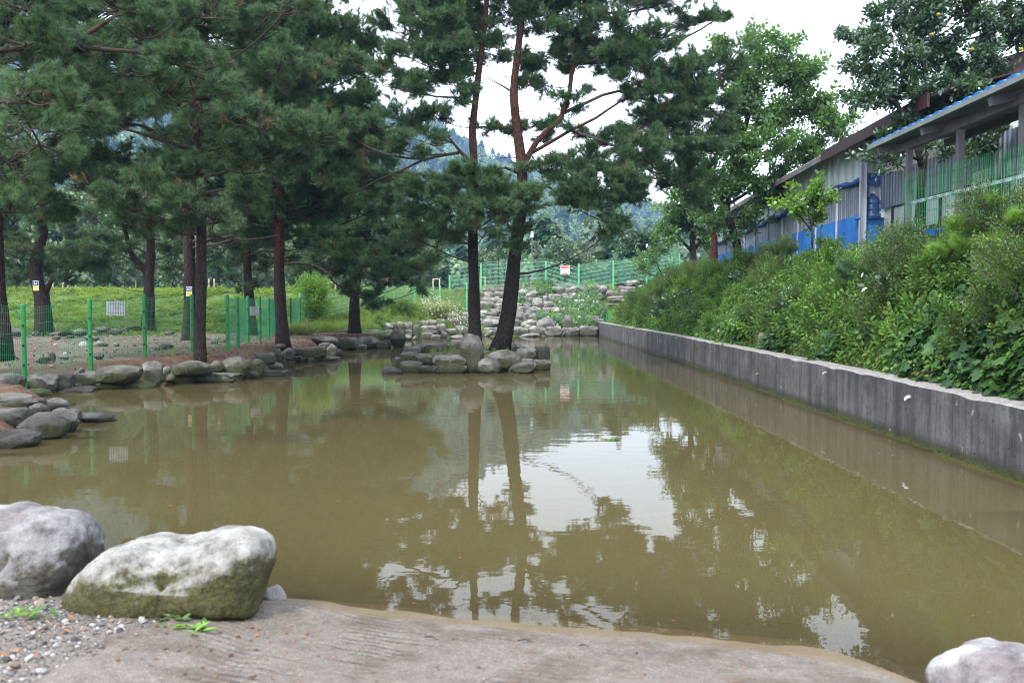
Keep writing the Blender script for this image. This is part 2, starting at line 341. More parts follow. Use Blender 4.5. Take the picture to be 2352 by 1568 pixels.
def scatter(name, pts, rot, scl, protos, parent=None, origin=None):
    pts = np.asarray(pts, float); n = len(pts)
    if origin is None: origin = (0, 0, 0)
    me = bpy.data.meshes.new(name); me.vertices.add(n); me.vertices.foreach_set('co', (pts-np.asarray(origin)).ravel())
    a = me.attributes.new('rot', 'FLOAT_VECTOR', 'POINT'); a.data.foreach_set('vector', np.asarray(rot, float).ravel())
    scl = np.asarray(scl, float)
    if scl.ndim == 1: scl = np.repeat(scl[:, None], 3, 1)
    a = me.attributes.new('scl', 'FLOAT_VECTOR', 'POINT'); a.data.foreach_set('vector', scl.ravel())
    a = me.attributes.new('vi', 'INT', 'POINT'); a.data.foreach_set('value', rng.integers(0, len(protos), n).astype(np.int32))
    o = link(name, me, None, parent, loc=origin if any(origin) else None)
    for p in protos:
        for m in p.data.materials:
            if m.name not in me.materials: me.materials.append(m)
    md = o.modifiers.new('scatter', 'NODES'); md.node_group = scatter_group(protos)
    return o
def dir_euler(d, roll=None):            # proto grows along +X
    d = np.asarray(d, float); d = d/np.maximum(np.linalg.norm(d, axis=1, keepdims=True), 1e-9)
    if roll is None: roll = rng.uniform(0, 2*np.pi, len(d))
    return np.stack([roll, -np.arcsin(np.clip(d[:, 2], -1, 1)), np.arctan2(d[:, 1], d[:, 0])], 1)

def needles(n_tuft, n_need, L, nl, nw, seed, droop=.1, twig=.004, bush=False):
    r = random.Random(seed); V = []; F = []; mi = []
    mb = MB(); ends = []
    def tuft(p, d, k, ln):
        d = d.normalized()
        for _ in range(k):
            a = d.orthogonal().normalized(); b = d.cross(a); an = r.uniform(0, 6.283); sp = r.uniform(.35, 1.15)
            dd = (d + (a*math.cos(an)+b*math.sin(an))*sp).normalized(); dd.z += r.uniform(-.1, .18)
            base = p - d*r.uniform(0, .09); tip = base + dd*ln*r.uniform(.75, 1.1)
            s = dd.cross(Vector((r.uniform(-1, 1), r.uniform(-1, 1), r.uniform(-1, 1)))).normalized()*nw/2
            i = len(V); V.extend([base-s, base+s, tip]); F.append((i, i+1, i+2)); mi.append(0)
    main = Vector((1, 0, 0)); tips = []
    for k in range(n_tuft):
        t = (k+.5)/n_tuft*L; side = Vector((0, math.cos(k*2.4), math.sin(k*2.4)))
        if k == n_tuft-1: p0 = Vector((L, 0, 0)); d = main; e = p0
        else:
            p0 = Vector((t, 0, 0)); d = (main*.8+side*r.uniform(.5, .9)).normalized(); e = p0 + d*r.uniform(.35, .6)*L*(1.1-t/L)
        tuft(e, d, n_need, nl)
        if k != n_tuft-1: tuft(p0+(e-p0)*.45, d, n_need//3, nl*.9)
        mb.tube([p0, e], [twig, twig*.6], 3, False)
    mb.tube([(0, 0, 0), (L, 0, 0)], [twig*1.6, twig], 3, False)
    b = len(V); V += [Vector(q) for q in mb.v]; F += [tuple(i+b for i in f) for f in mb.f]; mi += [1]*len(mb.f)
    return V, F, mi
P_PINE = [proto('pine_spray', *needles(7, 28, .34, .11, .0066, s)[:2], [M['needle'], M['twig']], needles(7, 28, .34, .11, .0066, s)[2]) for s in (1, 2, 3)]
M['needle_dead'] = leaf_mat('dead_needle', (.12, .07, .03), (.22, .13, .05), .2, .1)
P_DEAD = [proto('dead_pine_spray', *needles(5, 16, .3, .1, .006, 77)[:2], [M['needle_dead'], M['twig']], needles(5, 16, .3, .1, .006, 77)[2])]
P_PINE = P_PINE*7 + P_DEAD
P_PINE_NEAR = [proto('pine_spray_near', *needles(8, 64, .34, .085, .0028, s, twig=.005)[:2], [M['needle_pale'], M['twig']], needles(8, 64, .34, .085, .0028, s)[2]) for s in (4, 5, 6)]
P_LIME = [proto('young_pine_spray', *needles(3, 90, .14, .15, .0035, s)[:2], [M['needle_lime'], M['twig']], needles(3, 90, .14, .15, .0035, s)[2]) for s in (7, 8)]
P_YOUNG = [proto('small_pine_spray', *needles(5, 60, .2, .12, .0032, s)[:2], [M['needle_pale'], M['twig']], needles(5, 60, .2, .12, .0032, s)[2]) for s in (9, 10)]

def leafpoly(kind, L, W, r):
    if kind == 'lobed':
        o = [(0, 0), (.12, .3), (.02, .5), (.38, .34), (.55, .48), (.66, .2), (1, 0), (.66, -.2), (.55, -.48), (.38, -.34), (.02, -.5), (.12, -.3)]
        pts = [Vector((x*L, y*W*1.0, -.18*abs(y)*L-.12*x*x*L)) for x, y in o]
        return pts, [(0, 1, 2, 3), (0, 3, 4, 5, 6), (0, 6, 7, 8, 9), (0, 9, 10, 11)]
    o = [(0, 0), (.3, .5), (.7, .38), (1, 0), (.7, -.38), (.3, -.5)]
    pts = [Vector((x*L, y*W, .12*abs(y)*L-.15*x*x*L)) for x, y in o]
    return pts, [(0, 1, 2, 3), (0, 3, 4, 5)]
def leafspray(n, L, ll, lw, seed, kind='oval', spread=.9, droop=.3, twig=.003, flat=False):
    r = random.Random(seed); V = []; F = []; mi = []; mb = MB()
    for k in range(n):
        t = L*(.15+.85*k/max(1, n-1)); an = k*2.4+r.uniform(-.4, .4)
        side = Vector((0, math.cos(an), math.sin(an))) if not flat else Vector((0, (-1)**k, r.uniform(-.3, .3)))
        d = (Vector((1, 0, 0))*r.uniform(.2, 1)+side*spread).normalized(); base = Vector((t, 0, 0))+side*r.uniform(0, .25)*L*.5
        pts, fs = leafpoly(kind, ll*r.uniform(.7, 1.15), lw*r.uniform(.7, 1.15), r)
        x = d; up = Vector((r.uniform(-.5, .5), r.uniform(-.5, .5), 1)); y = up.cross(x).normalized(); z = x.cross(y)
        b = len(V)
        for p in pts: q = base + x*p.x+y*p.y+z*p.z; V.append(q)
        F += [tuple(i+b for i in f) for f in fs]; mi += [0]*len(fs)
        mb.tube([(t, 0, 0), base], twig*.5, 3, False)
    mb.tube([(0, 0, 0), (L, 0, 0)], [twig*1.4, twig*.6], 3, False)
    b = len(V); V += [Vector(q) for q in mb.v]; F += [tuple(i+b for i in f) for f in mb.f]; mi += [1]*len(mb.f)
    return V, F, mi
def lp(name, mat, seeds, *a, **k):
    o = []
    for s in seeds:
        V, F, mi = leafspray(a[0], a[1], a[2], a[3], s, **k); o.append(proto(name, V, F, [mat, M['twig']], mi))
    return o
P_GREEN = lp('leafy_spray', M['leaf_green'], (11, 12, 13), 14, .5, .13, .075)
P_DARK = lp('dark_leaf_spray', M['leaf_dark'], (14, 15, 16), 12, .42, .12, .07)
P_LIMEL = lp('lime_leaf_spray', M['leaf_lime'], (17, 18), 8, .4, .16, .11)
P_FAR = lp('far_leaf_spray', M['leaf_far'], (19, 20), 16, .9, .3, .2, twig=.008)
P_FINE = lp('fine_leaf_spray', M['leaf_fine'], (21, 22, 23), 40, .36, .035, .015, spread=.7, twig=.002)
P_SHRUB = lp('shrub_leaf_spray', M['leaf_vine'], (24, 25, 26), 18, .26, .055, .028, spread=.9, twig=.002)
P_BAMB = lp('bamboo_leaf_spray', M['leaf_lime'], (27, 28), 18, .6, .16, .03, spread=.8)
def vinepatch(n, Rr, ll, seed, mat, kind):       # leaves facing +X, hanging, spread over a disc in YZ
    r = random.Random(seed); V = []; F = []
    for k in range(n):
        a = r.uniform(0, 6.283); q = Rr*math.sqrt(r.random()); c = Vector((r.uniform(0, .5)*Rr, q*math.cos(a), q*math.sin(a)))
        L_ = ll*r.uniform(.5, 1.2); pts, fs = leafpoly(kind, L_, L_*(1.0 if kind == 'lobed' else .8), r)
        x = Vector((r.uniform(-.1, .6), r.uniform(-.7, .7), -1)).normalized(); nrm = Vector((1, r.uniform(-.5, .5), r.uniform(-.2, .9))).normalized()
        y = nrm.cross(x).normalized(); z = x.cross(y); b = len(V)
        V += [c + x*p.x+y*p.y+z*p.z for p in pts]; F += [tuple(i+b for i in f) for f in fs]
    return proto('vine_patch', V, F, [mat])
P_IVY = [vinepatch(12, .26, .125, s, M['leaf_ivy'], 'lobed') for s in (31, 32, 33)]
P_VINE = [vinepatch(26, .22, .05, s, M['leaf_vine'], 'oval') for s in (34, 35, 36)]
def grasstuft(n, h, seed, mat, wd=.008, lean=.5, nm='grass_tuft'):
    r = random.Random(seed); V = []; F = []
    for k in range(n):
        a = r.uniform(0, 6.283); d = Vector((math.cos(a), math.sin(a), 0)); s = Vector((-d.y, d.x, 0))*wd/2; hh = h*r.uniform(.5, 1.1); b0 = d*r.uniform(0, .06)
        l = r.uniform(.1, lean); p1 = b0+d*l*hh*.35+Vector((0, 0, hh*.6)); p2 = b0+d*l*hh+Vector((0, 0, hh*.9)); b = len(V)
        V += [b0-s, b0+s, p1+s*.8, p1-s*.8, p2]; F += [(b, b+1, b+2, b+3), (b+3, b+2, b+4)]
    return proto(nm, V, F, [mat])
P_GRASS = [grasstuft(16, .28, s, M['grass']) for s in (41, 42, 43)]
P_TALL = [grasstuft(22, .6, s, M['grass_dry'], .009, .7) for s in (44, 45)]
def groundleaf(n, Rr, ll, seed, mat):
    r = random.Random(seed); V = []; F = []
    for k in range(n):
        a = r.uniform(0, 6.283); q = Rr*math.sqrt(r.random()); c = Vector((q*math.cos(a), q*math.sin(a), r.uniform(.01, .12)))
        L_ = ll*r.uniform(.6, 1.3); pts, fs = leafpoly('oval', L_, L_*.5, r); a2 = r.uniform(0, 6.283)
        x = Vector((math.cos(a2), math.sin(a2), r.uniform(-.2, .7))).normalized(); y = Vector((0, 0, 1)).cross(x).normalized(); z = x.cross(y); b = len(V)
        V += [c + x*p.x+y*p.y+z*p.z for p in pts]; F += [tuple(i+b for i in f) for f in fs]
    return proto('ground_leaves', V, F, [mat])
P_COVER = [groundleaf(22, .28, .1, s, M['grass']) for s in (46, 47, 48)]
# ================================================================ terrain
POND = [(-9, 4.6), (-3, 4.6), (-1.95, 4.35), (-1.2, 4.0), (-.9, 3.93), (0, 3.72), (.62, 3.6), (1.33, 3.42), (1.55, 3.24), (1.95, 2.6), (2.7, 1.8), (4.42, .9),
        (4.47, 7.1), (4.57, 10.4), (4.84, 24.0), (5.04, 46.9), (3.2, 46.9), (-.2, 45.6), (-1.9, 45), (-4.1, 43), (-6.3, 41.4), (-5.6, 38.2), (-4.5, 37.2), (-4.3, 33), (-5.4, 31.8),
        (-6.5, 31.4), (-6.4, 28.5), (-5.7, 26.6), (-5.25, 25.2), (-5.5, 24.2), (-6.0, 22.6), (-5.35, 19.8), (-5.1, 18.6), (-5.62, 17.8), (-6.5, 16.7), (-7.06, 16.3), (-7.9, 15.3), (-8.3, 14.6), (-8.3, 13.4),
        (-6.5, 12.6), (-5.9, 11.3), (-5.2, 9.8), (-4.85, 9.1), (-5.0, 8.5), (-5.6, 8.3), (-6.6, 8.0), (-9, 7.6)]
def sdf(X, Y, poly):                    # negative inside
    P = np.asarray(poly, float); d = np.full(X.shape, 1e9); s = np.ones(X.shape)
    n = len(P)
    for i in range(n):
        a = P[i]; b = P[i-1]; e = b-a; wx = X-a[0]; wy = Y-a[1]
        t = np.clip((wx*e[0]+wy*e[1])/(e@e), 0, 1); d = np.minimum(d, (wx-e[0]*t)**2+(wy-e[1]*t)**2)
        c1 = Y >= a[1]; c2 = Y < b[1]; c3 = e[0]*wy > e[1]*wx
        fl = (c1 & c2 & c3) | (~c1 & ~c2 & ~c3); s = np.where(fl, -s, s)
    return s*np.sqrt(d)
ISLE = [(-3.1, 19.5), (-2.2, 19.1), (.8, 19.1), (.95, 20.5), (.8, 23), (-.5, 23.6), (-2.3, 23.2), (-3.0, 21.5)]
def sm(x, a, b): t = np.clip((x-a)/(b-a), 0, 1); return t*t*(3-2*t)
def vnoise(X, Y, sc, seed=0):           # cheap smooth noise from sines
    r = np.random.default_rng(seed); o = np.zeros(np.shape(X))
    for k in range(7):
        a = r.uniform(0, 6.28); f = sc*r.uniform(.6, 2.2); o += np.sin((X*np.cos(a)+Y*np.sin(a))*f+r.uniform(0, 6.28))/7
    return o*2
def crest(y): return np.interp(y, [0, 7, 10, 14, 20, 36, 50, 60], [6.1, 6.1, 6.15, 6.4, 7.4, 8.6, 8.6, 8.6]), np.interp(y, [0, 7, 10, 14, 20, 36, 50, 60], [1.9, 1.9, 1.92, 2.0, 2.2, 2.85, 3.0, 3.1])
def wallx(y): return np.interp(y, [.9, 7.1, 10.4, 24, 47], [4.42, 4.47, 4.57, 4.84, 5.04])
def height(X, Y):  # ground level everywhere
    X = np.asarray(X, float); Y = np.asarray(Y, float)
    d = sdf(X, Y, POND); n1 = vnoise(X, Y, 1.1, 1); n2 = vnoise(X, Y, 4, 2)
    land = .45 + .006*np.clip(Y-15, 0, 60) + .02*n1 + .012*n2
    # berm and slope behind
    yf = np.interp(X, [-60, -12, -8, -5, -2.5, 5, 9], [29, 31, 37, 43, 45.9, 47.7, 47.7]); wdt = np.interp(X, [-12, -4, 0], [10, 11, 10.5]); top = np.interp(X, [-12, -3, 2], [2.45, 2.6, 2.95])
    t = np.clip((Y-yf)/wdt, 0, 1); lin = sm(X, -4.5, -2.5); land = land*(1-lin*.9)
    land = land - .2*sm(-Y, -12.5, -11)*(X > -9); land = land + (top-land)*((t*t*(3-2*t)*.5+t*.5)*(1-lin)+t*lin) + .05*n1*(t > 0)
    land = land + np.clip(Y-75, 0, 400)*.012
    bank = sm(d, .42, .9)
    h = land*bank - .13*(1-bank)*(Y > 6)
    # near shore: gravel and concrete ramp
    near = .135*np.clip(d, 0, 1.1) + .03*np.clip(d-1.1, 0, 8) + .006*n2
    left = np.interp(X, [-1.5, -1.1], [1, 0]); near = near + left*sm(d, 0, .4)*.05
    k = sm(Y, 5.0, 6.5); h = h*k + near*(1-k)
    # right bank behind the wall
    cx, cz = crest(Y); wx = wallx(Y)+.28
    t = np.clip((X-wx)/(cx-wx), 0, 1); rb = .42 + (cz-.42)*(t*.6+.4*np.sin(t*np.pi/2)) + .1*n1*(t > 0)*(t < 1) + np.clip(X-cx, 0, 3)*.02
    kr = (X > wallx(Y)+.02)*(1-sm(Y, 48, 56)*sm(-X, -7, -5.5)); 
    h = np.where((X > wallx(Y)+.14), rb*(1-sm(Y, 50, 60))+h*sm(Y, 50, 60), h)
    h = np.where(d < 0, -np.minimum(.9, np.where(Y < 6, .16, .6)*(-d)), h)
    h = np.where((X > wallx(Y)-.06) & (X <= wallx(Y)+.14) & (Y > .9) & (Y < 47.2), -.4, h)
    di = sdf(X, Y, ISLE); h = np.where(di < 0, np.maximum(h, -.1+.5*sm(-di, .6, 1.0)+.015*n2), h)
    return h
def lines(a, segs):                     # segs: (end, step)
    o = [a]
    for e, s in segs:
        n = max(1, int(round((e-o[-1])/s))); o += list(np.linspace(o[-1], e, n+1)[1:])
    return np.array(o)
gx = lines(-900, [(-300, 60), (-100, 20), (-40, 4), (-14, 1), (-7, .3), (-3.2, .12), (2.4, .05), (5.4, .1), (10, .2), (30, 1), (100, 7), (300, 20), (900, 60)])
gy = lines(-12, [(0, .8), (2.4, .12), (4.7, .05), (7, .12), (27, .2), (60, .3), (100, 1.5), (300, 20), (840, 60)])
X, Y = np.meshgrid(gx, gy); Z = height(X, Y)
nx, ny = len(gx), len(gy)
V = np.stack([X.ravel(), Y.ravel(), Z.ravel()], 1)
idx = (np.arange(ny-1)[:, None]*nx+np.arange(nx-1)[None, :]).ravel(); F = np.stack([idx, idx+1, idx+nx+1, idx+nx], 1)
def fastmesh(name, V, F, smooth=True):
    me = bpy.data.meshes.new(name); me.vertices.add(len(V)); me.vertices.foreach_set('co', V.ravel().astype(np.float32))
    k = F.shape[1]; me.loops.add(F.size); me.loops.foreach_set('vertex_index', F.ravel().astype(np.int32))
    me.polygons.add(len(F)); me.polygons.foreach_set('loop_start', (np.arange(len(F))*k).astype(np.int32)); me.polygons.foreach_set('loop_total', np.full(len(F), k, np.int32))
    me.polygons.foreach_set('use_smooth', np.full(len(F), smooth)); me.update(); me.validate(); return me
gme = fastmesh('ground', V, F)
# material weights: grass amount, gravel amount, needle litter amount
D = sdf(X, Y, POND)
yf = np.interp(X, [-60, -12, -8, -5, -2.5, 5, 9], [29, 31, 37, 43, 45.9, 47.7, 47.7])
gr = sm(Y-yf+.8*vnoise(X, Y, 1.2, 5), -1.2, .6)
gr = np.where(X > wallx(Y)+.2, .45, gr); gr = np.where(Y < 6, 0, gr)
di = sdf(X, Y, ISLE); gr = np.where(di < 0, .35, gr)
gr = np.maximum(gr, sm(X, -8, -6.4)*sm(Y, 31, 35)*(D > .5)*.9)
grav = np.where(Y < 6, 1., 0.); wet = sm(-D, -.25, .05)
fence_x = np.interp(Y, [0, 14, 15.5, 18.6, 24, 34, 37], [-10, -9.6, -8.7, -8.2, -8.0, -9.2, -9.9]); lit = sm(X-fence_x, -.6, .8)*(Y > 6)*(Y < 40)*(D > 0)
for nm, arr in (('grass', gr), ('gravel', grav), ('litter', lit), ('wet', wet)):
    a = gme.attributes.new(nm, 'FLOAT', 'POINT'); a.data.foreach_set('value', arr.ravel().astype(np.float32))
def ground_mat():
    m, n, N, Lk = newmat('ground_earth'); g = N('ShaderNodeNewGeometry'); P = g.outputs['Position']
    def at_(nm): a = N('ShaderNodeAttribute'); a.attribute_name = nm; return a.outputs['Fac']
    t = noise_n(N, Lk, P, 1.3, 8, .7); r = N('ShaderNodeValToRGB'); setramp(r, [(.3, (.07, .053, .04)), (.5, (.13, .1, .077)), (.7, (.21, .175, .14))]); Lk(t.outputs[0], r.inputs[0]); col = r.outputs[0]
    t2 = noise_n(N, Lk, P, 24, 6, .75); col = mixc(N, Lk, maprange(N, Lk, t2.outputs[0], .4, .65, 0, .6), col, (.09, .075, .06))
    tl = noise_n(N, Lk, P, 5, 8, .8); rl = N('ShaderNodeValToRGB'); setramp(rl, [(.35, (.042, .024, .016)), (.5, (.1, .056, .036)), (.68, (.19, .12, .085))]); Lk(tl.outputs[0], rl.inputs[0])
    fl = math_n(N, Lk, 'MULTIPLY', at_('litter'), maprange(N, Lk, t.outputs[0], .3, .6, .6, 1.)); col = mixc(N, Lk, fl, col, rl.outputs[0])
    tg = noise_n(N, Lk, P, 2.2, 8, .75); rg = N('ShaderNodeValToRGB'); setramp(rg, [(.33, (.035, .04, .018)), (.5, (.06, .11, .022)), (.7, (.13, .2, .045))]); Lk(tg.outputs[0], rg.inputs[0])
    ga = math_n(N, Lk, 'ADD', at_('grass'), maprange(N, Lk, t2.outputs[0], .3, .7, -.25, .25)); col = mixc(N, Lk, maprange(N, Lk, ga, .35, .65), col, rg.outputs[0])
    tv = noise_n(N, Lk, P, 6, 6, .7); rv = N('ShaderNodeValToRGB'); setramp(rv, [(.3, (.07, .058, .05)), (.5, (.15, .13, .112)), (.7, (.22, .195, .175))]); Lk(tv.outputs[0], rv.inputs[0])
    vo = N('ShaderNodeTexVoronoi'); vo.inputs['Scale'].default_value = 75; Lk(P, vo.inputs['Vector'])
    sx = N('ShaderNodeSeparateXYZ'); Lk(vo.outputs['Color'], sx.inputs[0]); vcol = N('ShaderNodeValToRGB'); setramp(vcol, [(0, (.09, .085, .09)), (.35, (.18, .15, .125)), (.7, (.26, .24, .225)), (1, (.14, .115, .1))]); Lk(sx.outputs[0], vcol.inputs[0])
    gcol = mixc(N, Lk, .55, rv.outputs[0], vcol.outputs[0]); col = mixc(N, Lk, at_('gravel'), col, gcol)
    wetf = at_('wet'); col = mixc(N, Lk, math_n(N, Lk, 'MULTIPLY', wetf, .55), col, (.085, .06, .032))
    b = N('ShaderNodeBsdfPrincipled'); Lk(col, b.inputs['Base Color']); b.inputs['Roughness'].default_value = .92; b.inputs['Specular IOR Level'].default_value = .15
    bm = N('ShaderNodeBump'); bm.inputs['Strength'].default_value = .7; bm.inputs['Distance'].default_value = .02
    hb = math_n(N, Lk, 'ADD', t2.outputs[0], math_n(N, Lk, 'MULTIPLY', vo.outputs['Distance'], math_n(N, Lk, 'MULTIPLY', at_('gravel'), -1.2))); Lk(hb, bm.inputs['Height']); Lk(bm.outputs[0], b.inputs['Normal'])
    o = N('ShaderNodeOutputMaterial'); Lk(b.outputs[0], o.inputs[0]); return m
gme.materials.append(ground_mat())
tag(link('ground', gme), 'bare brown earth, gravel and grassy banks around the pond', kind='structure')

# ---------------------------------------------------------------- pond water, murky olive: opacity follows real depth
wx_ = lines(-12, [(-3, .25), (3, .05), (5.3, .12)]); wy_ = lines(.6, [(2.5, .1), (5.2, .04), (12, .15), (48, .3)])
X, Y = np.meshgrid(wx_, wy_); H = height(X, Y); nx, ny = len(wx_), len(wy_)
V = np.stack([X.ravel(), Y.ravel(), np.zeros(X.size)], 1); idx = (np.arange(ny-1)[:, None]*nx+np.arange(nx-1)[None, :])
lo = np.minimum(np.minimum(H[:-1, :-1], H[1:, :-1]), np.minimum(H[:-1, 1:], H[1:, 1:])); keep = (lo < .01) & (X[:-1, :-1] < wallx(Y[:-1, :-1])+.1)
idx = idx[keep]; F = np.stack([idx, idx+1, idx+nx+1, idx+nx], 1)
used, inv = np.unique(F, return_inverse=True); V = V[used]; F = inv.reshape(F.shape); dep = np.clip(-H.ravel()[used], 0, 1)
wme = fastmesh('pond_water', V, F); a = wme.attributes.new('depth', 'FLOAT', 'POINT'); a.data.foreach_set('value', dep.astype(np.float32))
def water_mat():
    m, n, N, Lk = newmat('murky_water'); g = N('ShaderNodeNewGeometry'); P = g.outputs['Position']
    a = N('ShaderNodeAttribute'); a.attribute_name = 'depth'
    op = math_n(N, Lk, 'SUBTRACT', 1.0, math_n(N, Lk, 'POWER', 2.718, math_n(N, Lk, 'MULTIPLY', a.outputs['Fac'], -13.0)))
    t = noise_n(N, Lk, P, .25, 3); col = mixc(N, Lk, t.outputs[0], (.074, .061, .027), (.088, .073, .032))
    bm = N('ShaderNodeBump'); bm.inputs['Distance'].default_value = 1.0
    mp = N('ShaderNodeMapping'); mp.inputs['Scale'].default_value = (1, 1.6, 1); Lk(P, mp.inputs[0])
    w1 = noise_n(N, Lk, mp.outputs[0], 2.3, 3, .5); w2 = noise_n(N, Lk, P, 9, 2, .5)
    sx = N('ShaderNodeSeparateXYZ'); Lk(P, sx.inputs[0]); pat = noise_n(N, Lk, P, .18, 2)
    amp = math_n(N, Lk, 'MULTIPLY', maprange(N, Lk, sx.outputs[1], 4, 24, .35, 1.0), maprange(N, Lk, pat.outputs[0], .35, .65, .5, 1.5))
    hh = math_n(N, Lk, 'MULTIPLY', math_n(N, Lk, 'ADD', w1.outputs[0], math_n(N, Lk, 'MULTIPLY', w2.outputs[0], .12)), math_n(N, Lk, 'MULTIPLY', amp, .0027))
    Lk(hh, bm.inputs['Height']); bm.inputs['Strength'].default_value = 1
    d = N('ShaderNodeBsdfDiffuse'); Lk(col, d.inputs[0]); tr = N('ShaderNodeBsdfTransparent'); tr.inputs[0].default_value = (.93, .9, .78, 1)
    body = N('ShaderNodeMixShader'); Lk(op, body.inputs[0]); Lk(tr.outputs[0], body.inputs[1]); Lk(d.outputs[0], body.inputs[2])
    gl = N('ShaderNodeBsdfGlossy'); gl.inputs['Roughness'].default_value = .0; Lk(bm.outputs[0], gl.inputs['Normal'])
    fr = N('ShaderNodeFresnel'); fr.inputs[0].default_value = 1.34; Lk(bm.outputs[0], fr.inputs['Normal'])
    mx = N('ShaderNodeMixShader'); Lk(fr.outputs[0], mx.inputs[0]); Lk(body.outputs[0], mx.inputs[1]); Lk(gl.outputs[0], mx.inputs[2])
    o = N('ShaderNodeOutputMaterial'); Lk(mx.outputs[0], o.inputs[0]); return m
wme.materials.append(water_mat()); tag(link('pond_water', wme), 'still murky olive brown pond water', kind='structure')

# ---------------------------------------------------------------- grooved concrete ramp at the near shore
rx = lines(-1.75, [(2.3, .014)]); ry = lines(1.9, [(4.25, .011)])
X, Y = np.meshgrid(rx, ry); H = height(X, Y)
edge = -1.32 + (4.1-Y)*-.28 + .05*np.sin(Y*7) + .03*np.sin(Y*19)
hump = .05*np.exp(-((X+1.15)**2/.06+(Y-3.92)**2/.03))
hgr = Y + .13*np.sin(X*1.4+.6) - .22*np.clip(-X-.2, 0, 2)**1.3 + .012*np.sin(X*9) + .006*np.sin(X*31+Y*5)
ph = (hgr/.052) % 1; gid = np.floor(hgr/.052)
gdep = np.exp(-((ph-.5)/.2)**2)*(.5+.5*np.sin(X*(7+np.mod(gid*1.7, 5))+gid*2.3))*np.clip(.6+.8*vnoise(X, Y, 5, 9), 0, 1)
fade = sm(-X, -.9, .8)*.7+.3
inside = sm(X-edge, -.02, .06)
Zr = H + .007 + .012*inside - .011*gdep*fade*(sdf(X, Y, POND) > .1) + hump + .003*vnoise(X, Y, 18, 3)
Zr = np.where(X < edge-.02, H-.03, Zr)
Zr = np.where(sdf(X, Y, POND) < -.25, H-.02, Zr)
nx, ny = len(rx), len(ry); idx = (np.arange(ny-1)[:, None]*nx+np.arange(nx-1)[None, :]); kp = (X[:-1, :-1] > edge[:-1, :-1]-.08) & (X[:-1, :-1] < 1.6+.6*(3.2-Y[:-1, :-1])) 
idx = idx[kp]; F = np.stack([idx, idx+1, idx+nx+1, idx+nx], 1); V = np.stack([X.ravel(), Y.ravel(), Zr.ravel()], 1)
used, inv = np.unique(F, return_inverse=True); rme = fastmesh('concrete_ramp', V[used], inv.reshape(F.shape))
a = rme.attributes.new('groove', 'FLOAT', 'POINT'); a.data.foreach_set('value', (gdep*fade).ravel()[used].astype(np.float32))
a = rme.attributes.new('wet', 'FLOAT', 'POINT'); a.data.foreach_set('value', sm(-sdf(X, Y, POND), -.07, .03).ravel()[used].astype(np.float32))
def ramp_mat():
    m, n, N, Lk = newmat('ramp_concrete'); g = N('ShaderNodeNewGeometry'); P = g.outputs['Position']
    t = noise_n(N, Lk, P, 5, 8, .7); r = N('ShaderNodeValToRGB'); setramp(r, [(.3, (.088, .07, .057)), (.5, (.15, .125, .105)), (.7, (.215, .188, .165))]); Lk(t.outputs[0], r.inputs[0]); col = r.outputs[0]
    v = N('ShaderNodeTexVoronoi'); v.inputs['Scale'].default_value = 130; Lk(P, v.inputs['Vector']); s = N('ShaderNodeSeparateXYZ'); Lk(v.outputs['Color'], s.inputs[0])
    rc = N('ShaderNodeValToRGB'); setramp(rc, [(0, (.1, .09, .083)), (.3, (.19, .155, .13)), (.75, (.13, .127, .137)), (1, (.32, .29, .26))]); Lk(s.outputs[0], rc.inputs[0]); col = mixc(N, Lk, .5, col, rc.outputs[0]); td = noise_n(N, Lk, P, 2.6, 9, .75); col = mixc(N, Lk, maprange(N, Lk, td.outputs[0], .46, .62, 0, .62), col, (.06, .043, .03))
    a = N('ShaderNodeAttribute'); a.attribute_name = 'groove'; ns = noise_n(N, Lk, P, 30, 4, .7)
    f = math_n(N, Lk, 'MULTIPLY', maprange(N, Lk, a.outputs['Fac'], .15, .5), maprange(N, Lk, ns.outputs[0], .35, .6, .1, .9)); col = mixc(N, Lk, f, col, (.05, .042, .036))
    wv = N('ShaderNodeAttribute'); wv.attribute_name = 'wet'; col = mixc(N, Lk, math_n(N, Lk, 'MULTIPLY', wv.outputs['Fac'], .7), col, (.14, .105, .055))
    b = N('ShaderNodeBsdfPrincipled'); Lk(col, b.inputs['Base Color']); b.inputs['Roughness'].default_value = .9; b.inputs['Specular IOR Level'].default_value = .2
    bm = N('ShaderNodeBump'); bm.inputs['Strength'].default_value = .8; bm.inputs['Distance'].default_value = .004; Lk(v.outputs['Distance'], bm.inputs['Height']); Lk(bm.outputs[0], b.inputs['Normal'])
    o = N('ShaderNodeOutputMaterial'); Lk(b.outputs[0], o.inputs[0]); return m
rme.materials.append(ramp_mat()); tag(link('concrete_ramp', rme), 'pale concrete ramp with raked grooves sloping into the pond', kind='structure')

